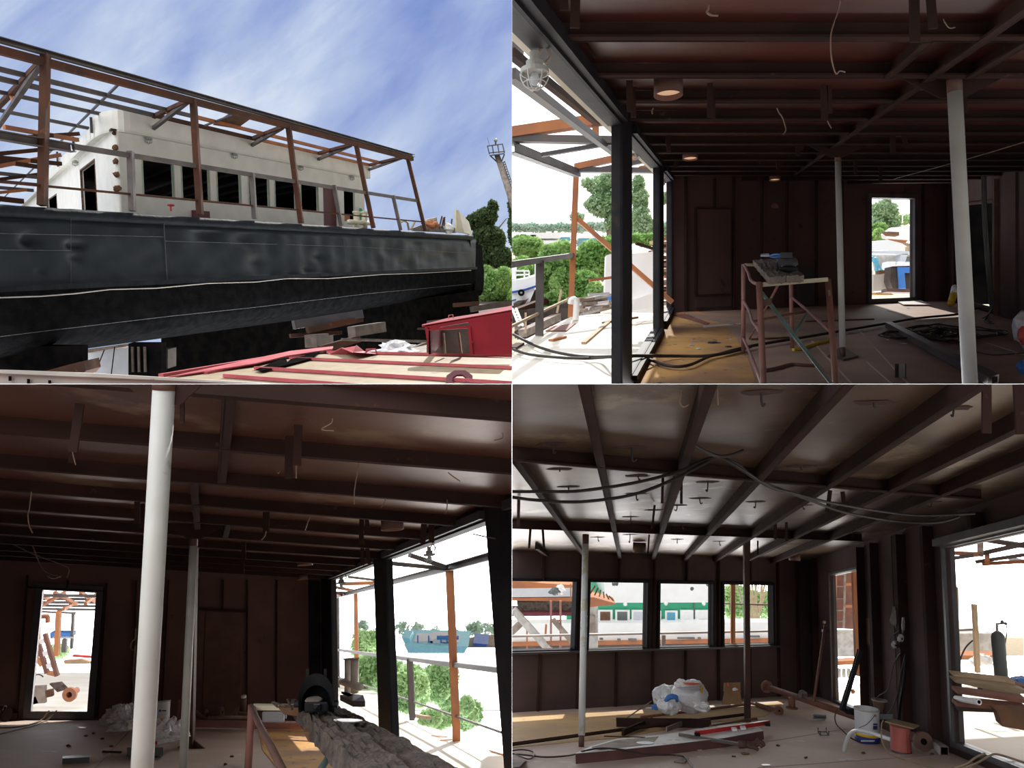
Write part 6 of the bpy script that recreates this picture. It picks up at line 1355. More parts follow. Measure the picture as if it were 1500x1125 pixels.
# --- outside the back doorway
dk = empty('door_canopy_frame', P(100, 880, 16), 'brown and grey roof frame seen through the back doorway', 'canopy frame')
for i in range(5): M().beam(P(52, 872 + i * 5, 15 + i * 1.2), P(145, 873 + i * 5.0, 15 + i * 1.2), .06, .05, (0, 0, 1)).out('purlin', 'steel_grey', dk)
for (x0, y0, x1, y1) in ((60, 888, 95, 868), (80, 868, 112, 885), (118, 868, 142, 882), (125, 884, 142, 870), (92, 893, 106, 885), (60, 870, 75, 880)): M().beam(P(x0, y0, 15), P(x1, y1, 16), .06, .06, (0, 0, 1)).out('truss', 'rust_orange', dk)
M().beam(P(86, 895, 17), P(83, 960, 17), .10, .08, (0, 1, 0)).out('post', 'rust_orange', dk); M().beam(P(107.5, 897, 18), P(105, 950, 18), .06, .06, (0, 1, 0)).out('post', 'steel_grey', dk)
M().beam(P(58, 896, 17), P(110, 898, 18), .05, .05, (0, 0, 1)).out('beam', 'steel_grey', dk); M().beam(P(75, 934, 17), P(107, 934, 18), .04, .04, (0, 0, 1)).out('rail', 'steel_grey', dk)
M().beam(P(95, 936, 17), P(94, 955, 17), .10, .06, (0, 1, 0)).out('railing_post', 'steel_grey', dk)
ld = empty('wooden_ladder', P(72, 960, 14), 'rusty brown ladder frame leaning outside the back doorway', 'ladder')
M().beam(P(53, 930, 14), P(69, 986, 14), .07, .06, (0, 1, 0)).out('ladder_side', 'pipe_rust', ld); M().beam(P(66, 928, 14), P(84, 990, 14), .07, .06, (0, 1, 0)).out('ladder_side', 'pipe_rust', ld)
for y in (940, 958, 976): M().beam(P(55 + (y - 930) * .28, y, 14), P(68 + (y - 930) * .29, y - 3, 14), .05, .08, (0, 0, 1)).out('rung', 'ship_white', ld)
small('rusty_post', 'rust_orange', M().beam(P(55, 900, 14.2), P(54, 950, 14.2), .09, .08, (0, 1, 0)), 'rusty upright next to ladder in back doorway', 'post')
for (x0, y0, x1, y1, lb) in ((61, 903, 71, 903, 'short rusty bar above the leaning ladder'), (70, 903, 70, 912, 'stubby rusty bar hanging over the ladder'), (50, 960, 62, 975, 'slanting board behind the ladder foot'), (70, 985, 84, 988, 'rusty bar across the ladder foot')): small('rusty_bar', 'rust_orange', M().beam(P(x0, y0, 14.3), P(x1, y1, 14.3), .06, .06, (0, 1, .3)), lb, 'bar')
small('blue_fence', 'blue_mid', M().slab([P(*p, 50) for p in ((73, 927), (105, 927), (105, 933), (73, 933))], (0, .5, 0)), 'blue strip of a far vessel through doorway', 'vessel')
fw = empty('pipe_flange', P(103, 1017, 13.8), 'round rusty pipe flange facing the doorway', 'flange')
M().lathe(P(103.5, 1016.5, 13.8), (0, -1, .05), [(.055, 0), (.128, 0), (.128, .05), (.055, .05), (.055, -.2)], 26).out('rim', 'rust_orange', fw); M().lathe(P(103.5, 1016.5, 13.85), (0, -1, .05), [(0, 0), (.06, 0)], 20).out('bore', 'brown_dark', fw)
for (poly, mt, nm, lb, ct) in ((((45, 1006), (66, 1005), (66, 1030), (44, 1031)), 'wood_grey', 'grey_bin', 'grey-brown metal bin outside the doorway', 'bin'), (((44, 1025), (52, 1020), (56, 1030), (45, 1033)), 'maroon', 'red_scrap', 'dark red scrap in front of the grey bin', 'scrap'), (((67, 1012), (76, 1010), (77, 1020), (68, 1022)), 'rust_patch', 'rusty_ring', 'dark rusty ring between bin and flange', 'ring'), (((72, 1002), (88, 1000), (98, 1010), (84, 1014)), 'wood_old', 'scrap_iron', 'dark scrap iron pieces near the flange', 'scrap'), (((93, 968), (118, 966), (133, 970), (133, 972), (95, 973)), 'wood_light', 'long_batten', 'pale battens lying beyond the ladder', 'batten'), (((106, 960), (134, 962), (134, 964), (106, 962)), 'red', 'red_bar', 'thin red bar beyond the ladder', 'bar'), (((52, 952), (60, 952), (60, 962), (52, 962)), 'tank_grey', 'dark_crate', 'small dark crate behind ladder', 'crate')):
    small(nm, mt, M().slab([P(*p, 14.5) for p in poly], (0, .06, 0)), lb, ct)
m = M(); m.tube([P(56 + 9 * math.cos(t), 997 - 9 * math.sin(t), 14.6) for t in [i * math.pi / 10 for i in range(2, 11)]], .012, 6); small('hose_loop', 'cable', m, 'black hose arch over the grey bin', 'hose')
bush(85, 955, 40, 16, 14, 'pale green growth behind posts in the back doorway', 500, .12, 'leaf_pale')
# ================================================================== lower right: room contents
Q = 'BR'
for x in (796, 851, 906, 957, 1004.5, 1051, 1097, 1137, 1165): 
    y_ = 818 if x > 900 else 812
    top_y = 851 if x < 1137 else 943
    a0, k1 = CB.co(x, y_); a1, k0 = CB.co(x, top_y)
    if x in (851, 957, 1051, 1137, 1165): k0 = -C.h
    trim(M().wbox(CB, a0 - .012, a0 + .012, k0, k1, 0, .07), 'beam_brown')
for x in (790, 847, 902, 955, 1003, 1051, 1097):
    a0, k1 = CB.co(x, 953 - (x - 750) * .022); trim(M().wbox(CB, a0 - .012, a0 + .012, -C.h, k1, 0, .06), 'beam_brown')
a1_, ks_ = CB.co(840, 953.5)
struct(M().wbox(CB, -2, CB.co(1139, 945)[0], ks_ - .02, ks_ + .015, 0, .10), 'windowsill', 'steel_dark')
for x, y, wd in ((1199, 900, .03), (1270, 930, .05), (1291, 930, .14), (1325, 930, .04), (1332, 930, .16), (1374, 930, .10)):
    a0, _ = CR.co(x, y); trim(M().wbox(CR, a0 - .02, a0, -C.h, 1.02, 0, .12), 'beam_brown'); 
    if wd > .05: trim(M().wbox(CR, a0 - wd, a0 - .02, -C.h, 1.02, .10, .12), 'beam_brown')
a0, k0 = CR.co(1290, 950); h = hole(CR, 1268, 905, 1288, 945); struct(M().wbox(CR, h[0], h[1], h[2], h[3], 0, .01), 'trim_70', 'wood_brown')
# header over the big opening
h = HCR[1]; struct(M().wbox(CR, h[0] - .05, h[1], h[3] + .02, h[3] + .10, 0, .12), 'trim_71', 'steel_dark')
m = M(); a0 = CR.co(1437, 760)[0]; struct(M().wbox(CR, a0, a0 + .10, h[3] + .1, 1.0, .0, .14), 'trim_72', 'beam_brown')
c = C.lev(1437, 733, 1.0); 
# sandy strip under the windows
struct(M().slab([C.fl(*p) for p in ((700, 1050), (1060, 1038), (1150, 1028), (1120, 1050), (1020, 1062), (900, 1082), (700, 1100))], C.V * .006), 'floor_patch', 'floor_sand')
struct(M().beam(C.fl(1110, 1125), C.fl(1420, 1103), .012, .004, C.V, lift=1), 'trim_73', 'floor_red'); struct(M().beam(C.fl(1122, 1087), C.fl(1240, 1068), .012, .004, C.V, lift=1), 'trim_74', 'floor_red')
struct(M().slab([C.lev(1100, 1140, -1.5), C.lev(1200, 1025, -1.5), C.lev(1300, 985, -1.5), C.lev(1900, 1010, -1.5), C.lev(1900, 1300, -1.5), C.lev(1500, 1300, -1.5)], C.U * -.05), 'deck', 'deck_pale')
struct(M().slab([C.lev(600, 960, -3.8), C.lev(1500, 960, -3.8), C.lev(1500, 930, -3.8), C.lev(600, 930, -3.8)], C.U * -.05), 'quay', 'soil_pale')
column(C, 858, 783, 1.05, 851.5, 1094, .0415, 797, 'peeling grey and white column before the windows', 'col_peel', yfoot=1077, collar='pipe_dark')
e_ = empty('support_column', C.fl(1095, 1057), 'slim square brown post standing before the last window', 'column')
Yc = C.fl(1095, 1057).y; M().beam(P(1093, 788, Yc * .985), P(1095, 1057, Yc), .075, .075, (0, 1, 0)).out('shaft', 'col_brown', e_)
M().slab([P(*p, Yc) for p in ((1078, 1057), (1089, 1054), (1108, 1053), (1110, 1055))], (0, 0, .01)).out('foot_plate', 'col_brown', e_)
ring_collar(C, 936.5, 809, 9.5, 1.03, 9, 'brown collar with painted glow above the second and third windows')
ring_collar(C, 1164, 821, 8, 1.02, 6, 'square-looking collar with painted glow in the corner above narrow doorway')
for x, y0, y1, dx, w_, lb in ((1445, 550, 635, 0, .042, 'wide strip at near ceiling over the opening'), (1491, 550, 636, 5, .05, 'wide strip at ceiling edge over the opening'), (971, 700, 737, -1, .02, 'thin strip beside the cable crossing'), (998, 700, 738, 0, .02, 'longer thin strip beside the cable crossing'), (760, 732, 772, -1, .03, 'thin strip over the first window'), (777, 775, 803, -2, .03, 'thin strip near start of second girder'), (795, 775, 804, 2, .03, 'second thin strip near start of girder'), (1216, 718, 750, -4, .035, 'dark strip under the first girder, first'), (1234, 720, 753, 4, .035, 'dark strip under the first girder, second'), (1136, 760, 790, 0, .03, 'thin strip by brown post, first'), (1152, 765, 793, 0, .03, 'thin strip by brown post, second'), (959, 740, 775, -4, .02, 'thin strip mid ceiling, first of two'), (951, 783, 812, -2, .02, 'thin strip beside brown round collar'), (1098, 792, 815, 0, .02, 'short strip next to brown post top'), (1110, 792, 812, 0, .02, 'short strip past the brown post top')):
    strap(C, x, y0, y1, 1.08, w_, 'steel hanger ' + lb, x2=x + dx)
# ceiling hooks with burnt spots
hk = [(925, 655, 8, 21), (833, 713, -4, 9), (932, 723, 3, 10), (924, 757, 2, 10), (1037, 706, -3, 14), (1025, 730, 4, 8), (1107, 735, -3, 9), (1000, 767, 3, 8), (958, 747, -3, 20), (1115, 575, 6, 20), (992, 740, -4, 8), (810, 650, 4, 14), (923, 783, -2, 12), (992, 790, 0, 6), (1054, 793, 2, 6), (876, 787, 2, 6), (1176, 740, 3, 6), (1245, 685, 3, 6), (1397, 598, -4, 12), (1280, 590, 2, 6), (1173, 683, 2, 5), (1250, 780, -3, 6), (1365, 735, -6, 8), (820, 687, 0, 4), (935, 697, 3, 6)]
NT = 'first second third fourth fifth sixth seventh eighth ninth tenth eleventh twelfth thirteenth fourteenth'.split()
bay = lambda y: 'in front of the near girder' if y < 695 else 'between the two girders' if y < 782 else 'behind the far girder'
for i, (x, y, dx, dl) in enumerate(hk):
    hn = NT[sum(1 for q_ in hk if bay(q_[1]) == bay(y) and (q_[0], q_[1]) < (x, y))]
    c = C.lev(x, y, 1.095); m = M(); Yd = c.y
    m.tube(crv([c, P(x + dx * .1, y + dl * .6, Yd), P(x + dx * .4, y + dl, Yd), P(x + dx, y + dl * .8, Yd)]), .006, 5)
    small('ceiling_hook', 'cable', m, 'small bent ceiling hook %s, %s from the peeling column side' % (bay(y), hn), 'hook', group='hooks on the shiny ceiling')
    struct(M().blob(C.lev(x, y, 1.098), .10, .05, .004, U=C.U, amp=.5, seg=12), 'trim_%d' % (300 + i), 'wall_dark')
wire([P(*p, 3.8) for p in ((998, 562), (998, 578), (996, 590), (1001, 596), (1009, 593))], .005, 'looped wire hanging from the nearest ceiling edge')
wire([P(*p, 3.8) for p in ((1050, 560), (1051, 580), (1052, 594))], .004, 'straight wire hanging from the nearest ceiling edge')
Yc_ = 6.6
cabs = [((748, 720, 5.4), (800, 720, 5.4), (850, 719, 5.4), (925, 708, 5.4), (990, 692, 5.2), (1030, 675, 5.0), (1052, 670, 4.9), (1080, 680, 5.0), (1100, 697, 5.1), (1125, 710, 5.3), (1185, 732, 6), (1235, 750, 6.5), (1300, 762, 7), (1350, 766, 7), (1380, 764, 7), (1405, 757, 7)),
        ((748, 728, 5.4), (790, 733, 5.4), (850, 735, 5.4), (925, 725, 5.4), (985, 703, 5.2), (1030, 680, 5.0), (1054, 671, 4.9), (1090, 690, 5.0), (1125, 712, 5.3), (1160, 722, 5.6), (1210, 735, 6), (1290, 749, 6.8), (1350, 755, 7), (1428, 752, 7)),
        ((1016, 652, 4.6), (1035, 662, 4.7), (1052, 668, 4.8), (1070, 667, 4.8), (1090, 660, 4.8))]
for i, pts in enumerate(cabs):
    wire([P(*p) for p in pts], .012, ('lower of the long cables sagging under shiny ceiling', 'upper of the long cables sagging under shiny ceiling', 'short cable draped above the cable crossing')[i], matn='cable', cat='cable', name='ceiling_cable', n=7)
# --- floor: steel base frame with pale top
top = [C.lev(x, y, -1.365) for x, y in ((843, 1104.5), (866, 1094), (905, 1083), (970, 1077), (1036, 1066), (1088, 1058.5), (1106, 1062), (1118, 1071), (1061, 1081.5), (990, 1090), (912, 1098.5))]
fr_ = empty('steel_base_frame', C.fl(980, 1100), 'long low dark red steel box frame with white-spotted top', 'steel frame')
M().slab(top, C.U * -.095).out('side_face', 'frame_red', fr_)
M().slab([t + C.U * .003 for t in top], C.U * .004).out('top_plate', 'plate_white', fr_)
M().slab([C.lev(x, y, -1.357) for x, y in ((866, 1095), (905, 1084), (965, 1079), (955, 1090), (905, 1096), (880, 1099))], C.U * .003).out('dusty_patch', 'wood_grey', fr_)
def bar(x0, y0, x1, y1, k, w_, h_, mt, nm, lb, ct='bar', k1=None): return small(nm, mt, M().beam(C.lev(x0, y0, k), C.lev(x1, y1, k if k1 is None else k1), w_, h_, C.V, lift=1), lb, ct)
small('angle_bar', 'beam_brown', M().tube([C.lev(745, 1091, -1.42), C.lev(910, 1069, -1.40), C.lev(1092, 1046.5, -1.38)], .022, 4), 'very long dark angle bar on floor reaching the brown post', 'bar')
bar(903, 1064, 1042, 1066, -1.44, .05, .11, 'beam_brown', 'steel_channel', 'dark brown channel piece lying behind the base frame', 'channel')
bar(912, 1078, 955, 1060, -1.44, .03, .08, 'beam_brown', 'channel_end', 'short dark cross piece joining the channel piece', 'channel')
bar(976, 1072, 1012, 1058, -1.42, .02, .06, 'wood_grey', 'thin_flat', 'thin pale-edged flat bar among dark channels', 'bar')
bar(1040, 1066, 1108, 1054, -1.43, .03, .03, 'wood_brown', 'wood_strip', 'brown wooden strip lying behind the red level', 'strip')
bar(885, 1079, 945, 1081, -1.36, .015, .01, 'beam_brown', 'thin_flat', 'thin dark flat bar on the frame top', 'bar')
small('pipe_rail', 'pipe_rust', M().tube(crv([C.lev(939, 1050.5, -1.42), C.lev(1020, 1041, -1.42), C.lev(1092, 1032, -1.42), C.lev(1103, 1031, -1.42), C.lev(1128, 1040, -1.42)]), .020, 10), 'thin rusty pipe bent past the brown post before bags', 'pipe', smooth=True)
small('thin_stick', 'wood_grey', M().tube([C.lev(913, 1055, -1.40), P(954, 1027.5, 11.2)], .009, 6), 'thin grey stick leaning at the white bags', 'stick')
lv = empty('spirit_level', C.lev(1070, 1066, -1.34), 'red spirit level lying on the pale frame top', 'level')
M().beam(C.lev(1019, 1077, -1.35), C.lev(1127, 1061, -1.35), .03, .05, C.V, lift=1).out('level_body', 'red', lv, bevel=.003)
for t_ in (.02, .5, .62, .97): a_ = C.lev(1019, 1077, -1.32).lerp(C.lev(1127, 1061, -1.32), t_); M().hexa([a_ + Vector((dx, dy, dz)) for dz in (-.01, .02) for dx, dy in ((-.03, -.025), (.03, -.025), (.03, .025), (-.03, .025))]).out('vial' if .4 < t_ < .7 else 'end_cap', 'bag_white' if .4 < t_ < .7 else 'frame_black', lv)
bar(994, 1078, 1090, 1093, -1.33, .045, .03, 'steel_grey', 'grey_bar', 'flat grey steel bar lying askew over the base frame', 'bar', k1=-1.43)
small('cutting_disc', 'panel_white', M().lathe(C.lev(945, 1088.5, -1.355), C.U, [(.012, 0), (.098, 0), (.098, .005), (.012, .005)], 30), 'bluish white cutting disc on the frame top', 'disc')
for (x, y, r, lb) in ((1122, 1121, .045, 'pale disc on floor at the bottom edge'), (1233, 1113.5, .042, 'first of two white discs below the bent strap'), (1245, 1112.5, .042, 'second white disc with dark middle, nearer pink drum'), (1025, 1099, .03, 'greyish small disc just in front of base frame')):
    small('floor_disc', 'disc', M().lathe(C.lev(x, y, -1.455), C.U, [(.010, 0), (r, 0), (r, .005), (.010, .005)], 20), lb, 'disc')
small('floor_tile', 'wood_grey', M().slab([C.lev(x, y, -1.455) for x, y in ((987, 1116), (998, 1112), (1009, 1112), (1003, 1118))], C.U * .01), 'small grey slate piece on floor near looping cable', 'slate')
wire([C.lev(x, y, -1.44 if y > 1106 or x < 840 else -1.345) for x, y in ((748, 1104), (770, 1106), (800, 1109), (838, 1106), (855, 1100), (880, 1096), (910, 1098), (950, 1105), (985, 1106), (1000, 1108), (1008, 1115), (1014, 1123), (1018, 1130))], .009, 'dark cable running over the frame to the bottom edge', matn='cable', cat='cable', name='floor_cable')
wire([C.lev(x, y, -1.44) for x, y in ((748, 1100), (765, 1098), (780, 1101), (783, 1106), (775, 1112), (762, 1108), (752, 1104))], .008, 'small cable loop beside the grey plastic box', matn='cable', cat='cable', name='floor_cable')
small('junction_box', 'wood_grey', M().hexa([C.lev(x, y, k) for k in (-1.45, -1.37) for x, y in ((738, 1124), (760, 1124), (771, 1113), (745, 1112))]), 'grey plastic box cut off at floor corner', 'box')
# glove
gv = empty('work_glove', C.lev(1105, 1090, -1.42), 'dark brown work glove lying on the end of the grey bar', 'glove')
m = M(); g0 = C.lev(1100, 1091, -1.41)
m.blob(g0, .085, .06, .035, U=C.U, amp=.25, seg=18); m.out('palm', 'glove', gv, smooth=True)
for i, (dx, dy, l_, az) in enumerate(((.06, .045, .09, .15), (.07, .015, .10, -.05), (.065, -.015, .095, -.25), (.05, -.04, .075, -.5))):
    b_ = g0 + Vector((dx, dy, .005)); d_ = Vector((math.cos(az), math.sin(az), .1))
    M().tube(crv([b_, b_ + d_ * l_ * .5 + C.U * .022, b_ + d_ * l_ * .9 - C.U * .010]), [.020] * 1 + [.019] * 11 + [.014], 10).out('finger', 'glove', gv, smooth=True)
b_ = g0 + Vector((-.03, -.05, 0)); M().tube(crv([b_, b_ + Vector((.04, -.05, .015)), b_ + Vector((.08, -.06, -.005))]), [.020] * 12 + [.014], 10).out('thumb', 'glove', gv, smooth=True)
M().tube([g0 + Vector((-.14, .01, 0)), g0 + Vector((-.05, 0, .005))], [.045, .04], 12).out('cuff', 'glove', gv, smooth=True)
small('leaf_litter', 'wood_brown', M().blob(C.lev(1092, 1104, -1.45), .05, .025, .012, U=C.U, amp=.9, seg=10), 'crumpled brown scrap on floor below the glove', 'scrap')
# bags by the wall
Yg = 10.6
bgp = empty('rubbish_bag', P(1005, 1040, Yg), 'large full white sack with red and blue print at the wall', 'sack')
m = M(); m.blob(P(1011, 1019, Yg), .26, .22, .22, U=C.V, amp=.16, seg=40, fr=1.6).out('sack_body', 'bag_white', bgp)
M().blob(P(999, 1003, Yg), .10, .1, .07, amp=.3, seg=20, U=C.V).out('sack_neck', 'bag_white', bgp)
m = M(); m.blob(P(1014, 1001, Yg - .16), .10, .04, .012, amp=.6, seg=14); m.out('red_print', 'bag_red', bgp)
m = M(); m.blob(P(1010, 1008, Yg - .19), .14, .05, .010, amp=.5, seg=14); m.out('blue_print', 'steel_grey' if False else 'panel_white', bgp)
m = M(); m.blob(P(1027, 1011, Yg - .15), .03, .03, .05, amp=.4, seg=10); m.out('yellow_print', 'yellow', bgp)
b2 = empty('rubbish_bag', P(972, 1038, Yg + .2), 'slumped grey-white sack leaning on the big one, blue tie', 'sack')
M().blob(P(976, 1021, Yg + .25), .20, .2, .17, U=C.V, amp=.2, seg=32, fr=1.8).out('sack_body', 'pail_white', b2)
M().blob(P(960, 1036, Yg + .1), .06, .05, .035, amp=.5, seg=12).out('tie', 'blue_mid', b2)
b3 = empty('rubbish_bag', P(980, 1043, Yg - .4), 'small white sack in front with blue band', 'sack')
M().blob(P(980, 1033, Yg - .3), .16, .15, .11, U=C.V, amp=.22, seg=30, fr=1.8).out('sack_body', 'bag_white', b3)
m = M(); m.tube(crv([P(974, 1027, Yg - .48), P(981, 1021, Yg - .48), P(990, 1021, Yg - .48), P(992, 1027, Yg - .45)]), [.02, .02, .03, .03, .035, .035, .035, .035, .035, .035, .03, .03, .03, .03, .025, .02, .02, .02, .02], 8); m.out('blue_band', 'blue_mid', b3, smooth=True)
M().blob(P(1028, 1035, Yg - .2), .12, .1, .07, U=C.V, amp=.4, seg=20).out('sack_end', 'bag_white', b3)
small('white_rod', 'pail_white', M().beam(P(946, 1037.5, 10.9), P(960, 1037, 10.9), .02, .015, (0, 0, 1)), 'short white rod on the floor beside sacks', 'rod')
kb = empty('paper_bag', P(1073, 1032, 11), 'open brown paper bag with rubbish against the wall', 'paper bag')
M().hexa([P(x, y, Yd) for (y, xa, xb) in ((1032, 1057, 1087), (1012, 1061, 1084)) for (x, Yd) in ((xa, 10.7), (xb, 10.7), (xb, 11.0), (xa, 11.0))]).out('bag_body', 'kraft', kb)
M().slab([P(*p, 11.0) for p in ((1060, 1013), (1085, 1013), (1085, 1000), (1061, 1001))], (0, .02, 0)).out('back_flap', 'kraft', kb)
M().blob(P(1079, 1011.5, 10.8), .06, .06, .02, amp=.3, seg=12).out('rubbish', 'bag_red', kb); M().blob(P(1077, 1010, 10.8), .04, .04, .02, amp=.4, seg=10).out('paper', 'bag_white', kb)
M().beam(P(1066, 1000, 10.9), P(1067, 1005, 10.9), .02, .01, (0, 1, 0)).out('handle', 'bag_red', kb)
# long pipe and fittings
def Yf(x, y, k): return C.lev(x, y, k).y
pA = C.lev(1123, 1006, -1.12); pB_ = C.lev(1262, 1053, -1.33)
pp = pipe(pA, pB_, .046, 'long_pipe', 'pipe_rust', 'long rusty pipe running along the wall to the paint pail', 2.1, 0)
M().tube([P(1159.5, 1022, Yf(1160, 1022, -1.15)), P(1160, 1037, Yf(1160, 1022, -1.15))], .050, 14).out('branch_stub', 'pipe_rust', pp, smooth=True)
M().lathe(P(1160, 1038, Yf(1160, 1022, -1.15)), C.V, [(0, 0), (.085, 0), (.085, .02), (0, .02)], 20).out('stub_flange', 'pipe_rust', pp)
pipe(C.lev(1108, 1031, -1.42), C.lev(1141, 1041, -1.40), .026, 'thin_flanged_pipe', 'pipe_rust', 'thinner rusty pipe ending in a pale round flange', 0, 2.6)
pipe(P(1284, 1056, 9.3), P(1352, 1086, 8.12), .055, 'wall_pipe', 'pipe_dark', 'dark pipe behind the pink drum ending in wide flange', 0, 1.8)
cf2 = empty('flanged_cone', P(1288, 1048, 8.7), 'upright rusty reducer cone with wide top flange behind pail', 'pipe fitting')
M().lathe(P(1288, 1050, 9.3), C.V, [(.055, 0), (.05, .08), (.075, .18), (.075, .20)], 22).out('cone', 'pipe_dark', cf2, smooth=True); M().lathe(P(1288, 1026.5, 9.3), C.V, [(.05, 0), (.095, 0), (.095, .015), (.05, .015)], 24).out('flange', 'wood_grey', cf2)
small('dark_block', 'tank_grey', M().hexa([P(x, y, Yd) for y in (1054, 1046) for x, Yd in ((1284, 9.1), (1308, 8.9), (1308, 9.2), (1284, 9.4))]), 'dark low block under the reducer cone', 'block')
small('pipe_end', 'frame_black', M().tube([P(1241, 1041, 9.9), P(1258, 1044, 9.7)], .044, 14), 'black short pipe end behind the paint pail', 'pipe', smooth=True)
# paint pail
pc = C.lev(1271, 1087, -1.455); s_ = pc.y / F
pl_ = pail(pc, 17.4 * s_, 47 * s_, C.V, 'paint_pail', 'big white and blue paint pail with wire handle by the wall')
m = M(); hp = [P(1282, 1047, pc.y - 17 * s_)]; m.tube(crv([P(1281.5, 1048, pc.y - .16), P(1275, 1056, pc.y - .18), P(1268, 1062, pc.y - .18), P(1258, 1066, pc.y - .14)]), .0035, 5); m.out('wire_handle', 'cable', pl_)
M().lathe(P(1282, 1048, pc.y - .145), (0, -1, 0), [(0, 0), (.016, 0), (.016, .012), (0, .012)], 10).out('handle_lug', 'wood_grey', pl_)
for j, (y, h_) in enumerate(((1060, 2), (1063.5, 3), (1067, 1.5))): M().slab([P(1279, y, pc.y - .125), P(1285, y, pc.y - .10), P(1285, y + h_, pc.y - .10), P(1279, y + h_, pc.y - .125)], (0, -.004, 0)).out('printed_text', 'pail_blue', pl_)
for j in range(14):
    x = 1261 + j * 1.45; dxx = (x - 1271) / 17.4; M().slab([P(x, 1084.5, pc.y - (17.0 * s_) * math.sqrt(max(0, 1 - dxx * dxx)) - .006), P(x + 1.0, 1084.5, pc.y - (17.0 * s_) * math.sqrt(max(0, 1 - dxx * dxx)) - .006), P(x + 1.0, 1086.2, pc.y - (17.0 * s_) * math.sqrt(max(0, 1 - dxx * dxx)) - .006), P(x, 1086.2, pc.y - (17.0 * s_) * math.sqrt(max(0, 1 - dxx * dxx)) - .006)], (0, -.003, 0)).out('printed_letter', 'bag_white', pl_)
small('bent_strap', 'pail_white', M().tube(crv([P(1236.5, 1100, 8.2), P(1239, 1088, 8.1), P(1244, 1077, 8.0), P(1252, 1070.5, 7.9), P(1262, 1070, 7.8), P(1280, 1075, 7.8), P(1304, 1083, 7.7)]), .020, 8), 'white bent pipe arching from floor across the paint pail', 'pipe', smooth=True)
# pink drum
dc = C.lev(1320, 1102, -1.455); s_ = dc.y / F
dr = empty('pink_drum', dc, 'faded red drum standing in front of the dark pipe', 'drum')
M().lathe(dc, C.V, [(0, .0), (13.8 * s_, 0), (13.8 * s_, 36 * s_), (15.2 * s_, 38 * s_), (15 * s_, 39.5 * s_), (0, 39.5 * s_)], 30).out('drum_body', 'drum_pink', dr, smooth=False)
M().lathe(dc, C.V, [(13.9 * s_, .004), (14.4 * s_, .004), (14.2 * s_, 3 * s_), (13.9 * s_, 3 * s_)], 30).out('base_rim', 'steel_dark', dr)
M().beam(dc + C.V * 2 * s_ + Vector((2.5 * s_, -13.6 * s_, 0)), dc + C.V * 36 * s_ + Vector((2.5 * s_, -13.6 * s_, 0)), .003, .004, (0, 1, 0)).out('seam', 'maroon', dr)
small('drum_board', 'roof_cream', M().slab([P(1296, 1058, dc.y - .12), P(1338, 1068.5, dc.y - .16), P(1347, 1064, dc.y + .05), P(1308, 1054.5, dc.y + .12)], (0, 0, .014)), 'pale dusty board lying on the faded red drum', 'board')
# square tube
sq = [P(1377.5, 1094, 7.3), P(1389.5, 1094, 7.3), P(1389.5, 1106.5, 7.3), P(1377.5, 1106.5, 7.3)]
bk = [P(1362, 1083, 8.3), P(1372, 1083, 8.3), P(1372, 1093, 8.3), P(1362, 1093, 8.3)]
m = M()
for i in range(4):
    j = (i + 1) % 4; cen = sum(sq, Vector()) / 4; cb = sum(bk, Vector()) / 4
    a, b, c_, d = sq[i], sq[j], bk[j], bk[i]
    m.hexa([a, b, c_, d] + [p + ((cen if q_ < 2 else cb) - p) * .13 for q_, p in enumerate((a, b, c_, d))])
small('square_tube', 'steel_grey', m, 'short square steel tube lying at the opening corner', 'steel tube')
# leaning things, brackets
lp = small('leaning_channel', 'frame_face', M().chan(P(1233, 1041, 9.9), P(1260, 952, 10.1), .055, .05, (0, 1, 0)), 'grey steel channel leaning in the narrow doorway', 'channel')
small('leaning_rod', 'pipe_rust', M().tube([P(1192, 1027, 10.9), P(1209, 915, 11.6)], .020, 8), 'thin rusty rod leaning beside the narrow doorway', 'rod', smooth=True)
small('small_channel', 'tank_grey', M().chan(C.lev(1192, 1052, -1.44), C.lev(1210, 1053, -1.44), .08, .05, C.V, lift=1), 'short dark channel piece on floor near long pipe', 'channel')
m = M(); c1 = C.lev(1202, 1077, -1.45); c2_ = C.lev(1214, 1077, -1.45); m.tube([c1 + C.V * .05, c1, c2_, c2_ + C.V * .05], .007, 5); m.tube([c1 + Vector((0, .08, .06)), c1 + Vector((0, .08, .01)), c2_ + Vector((0, .08, .01)), c2_ + Vector((0, .08, .06))], .007, 5); m.tube([c1, c1 + Vector((0, .08, .01))], .007, 5); m.tube([c2_, c2_ + Vector((0, .08, .01))], .007, 5)
small('wire_bracket', 'steel_dark', m, 'small U-shaped wire bracket on the floor', 'bracket')
m = M(); m.blob(P(1176, 1017, 11.3), .07, .06, .06, amp=.5, seg=12); small('foil_scrap', 'steel_grey', m, 'crumpled grey scrap at wall foot in the corner', 'scrap')
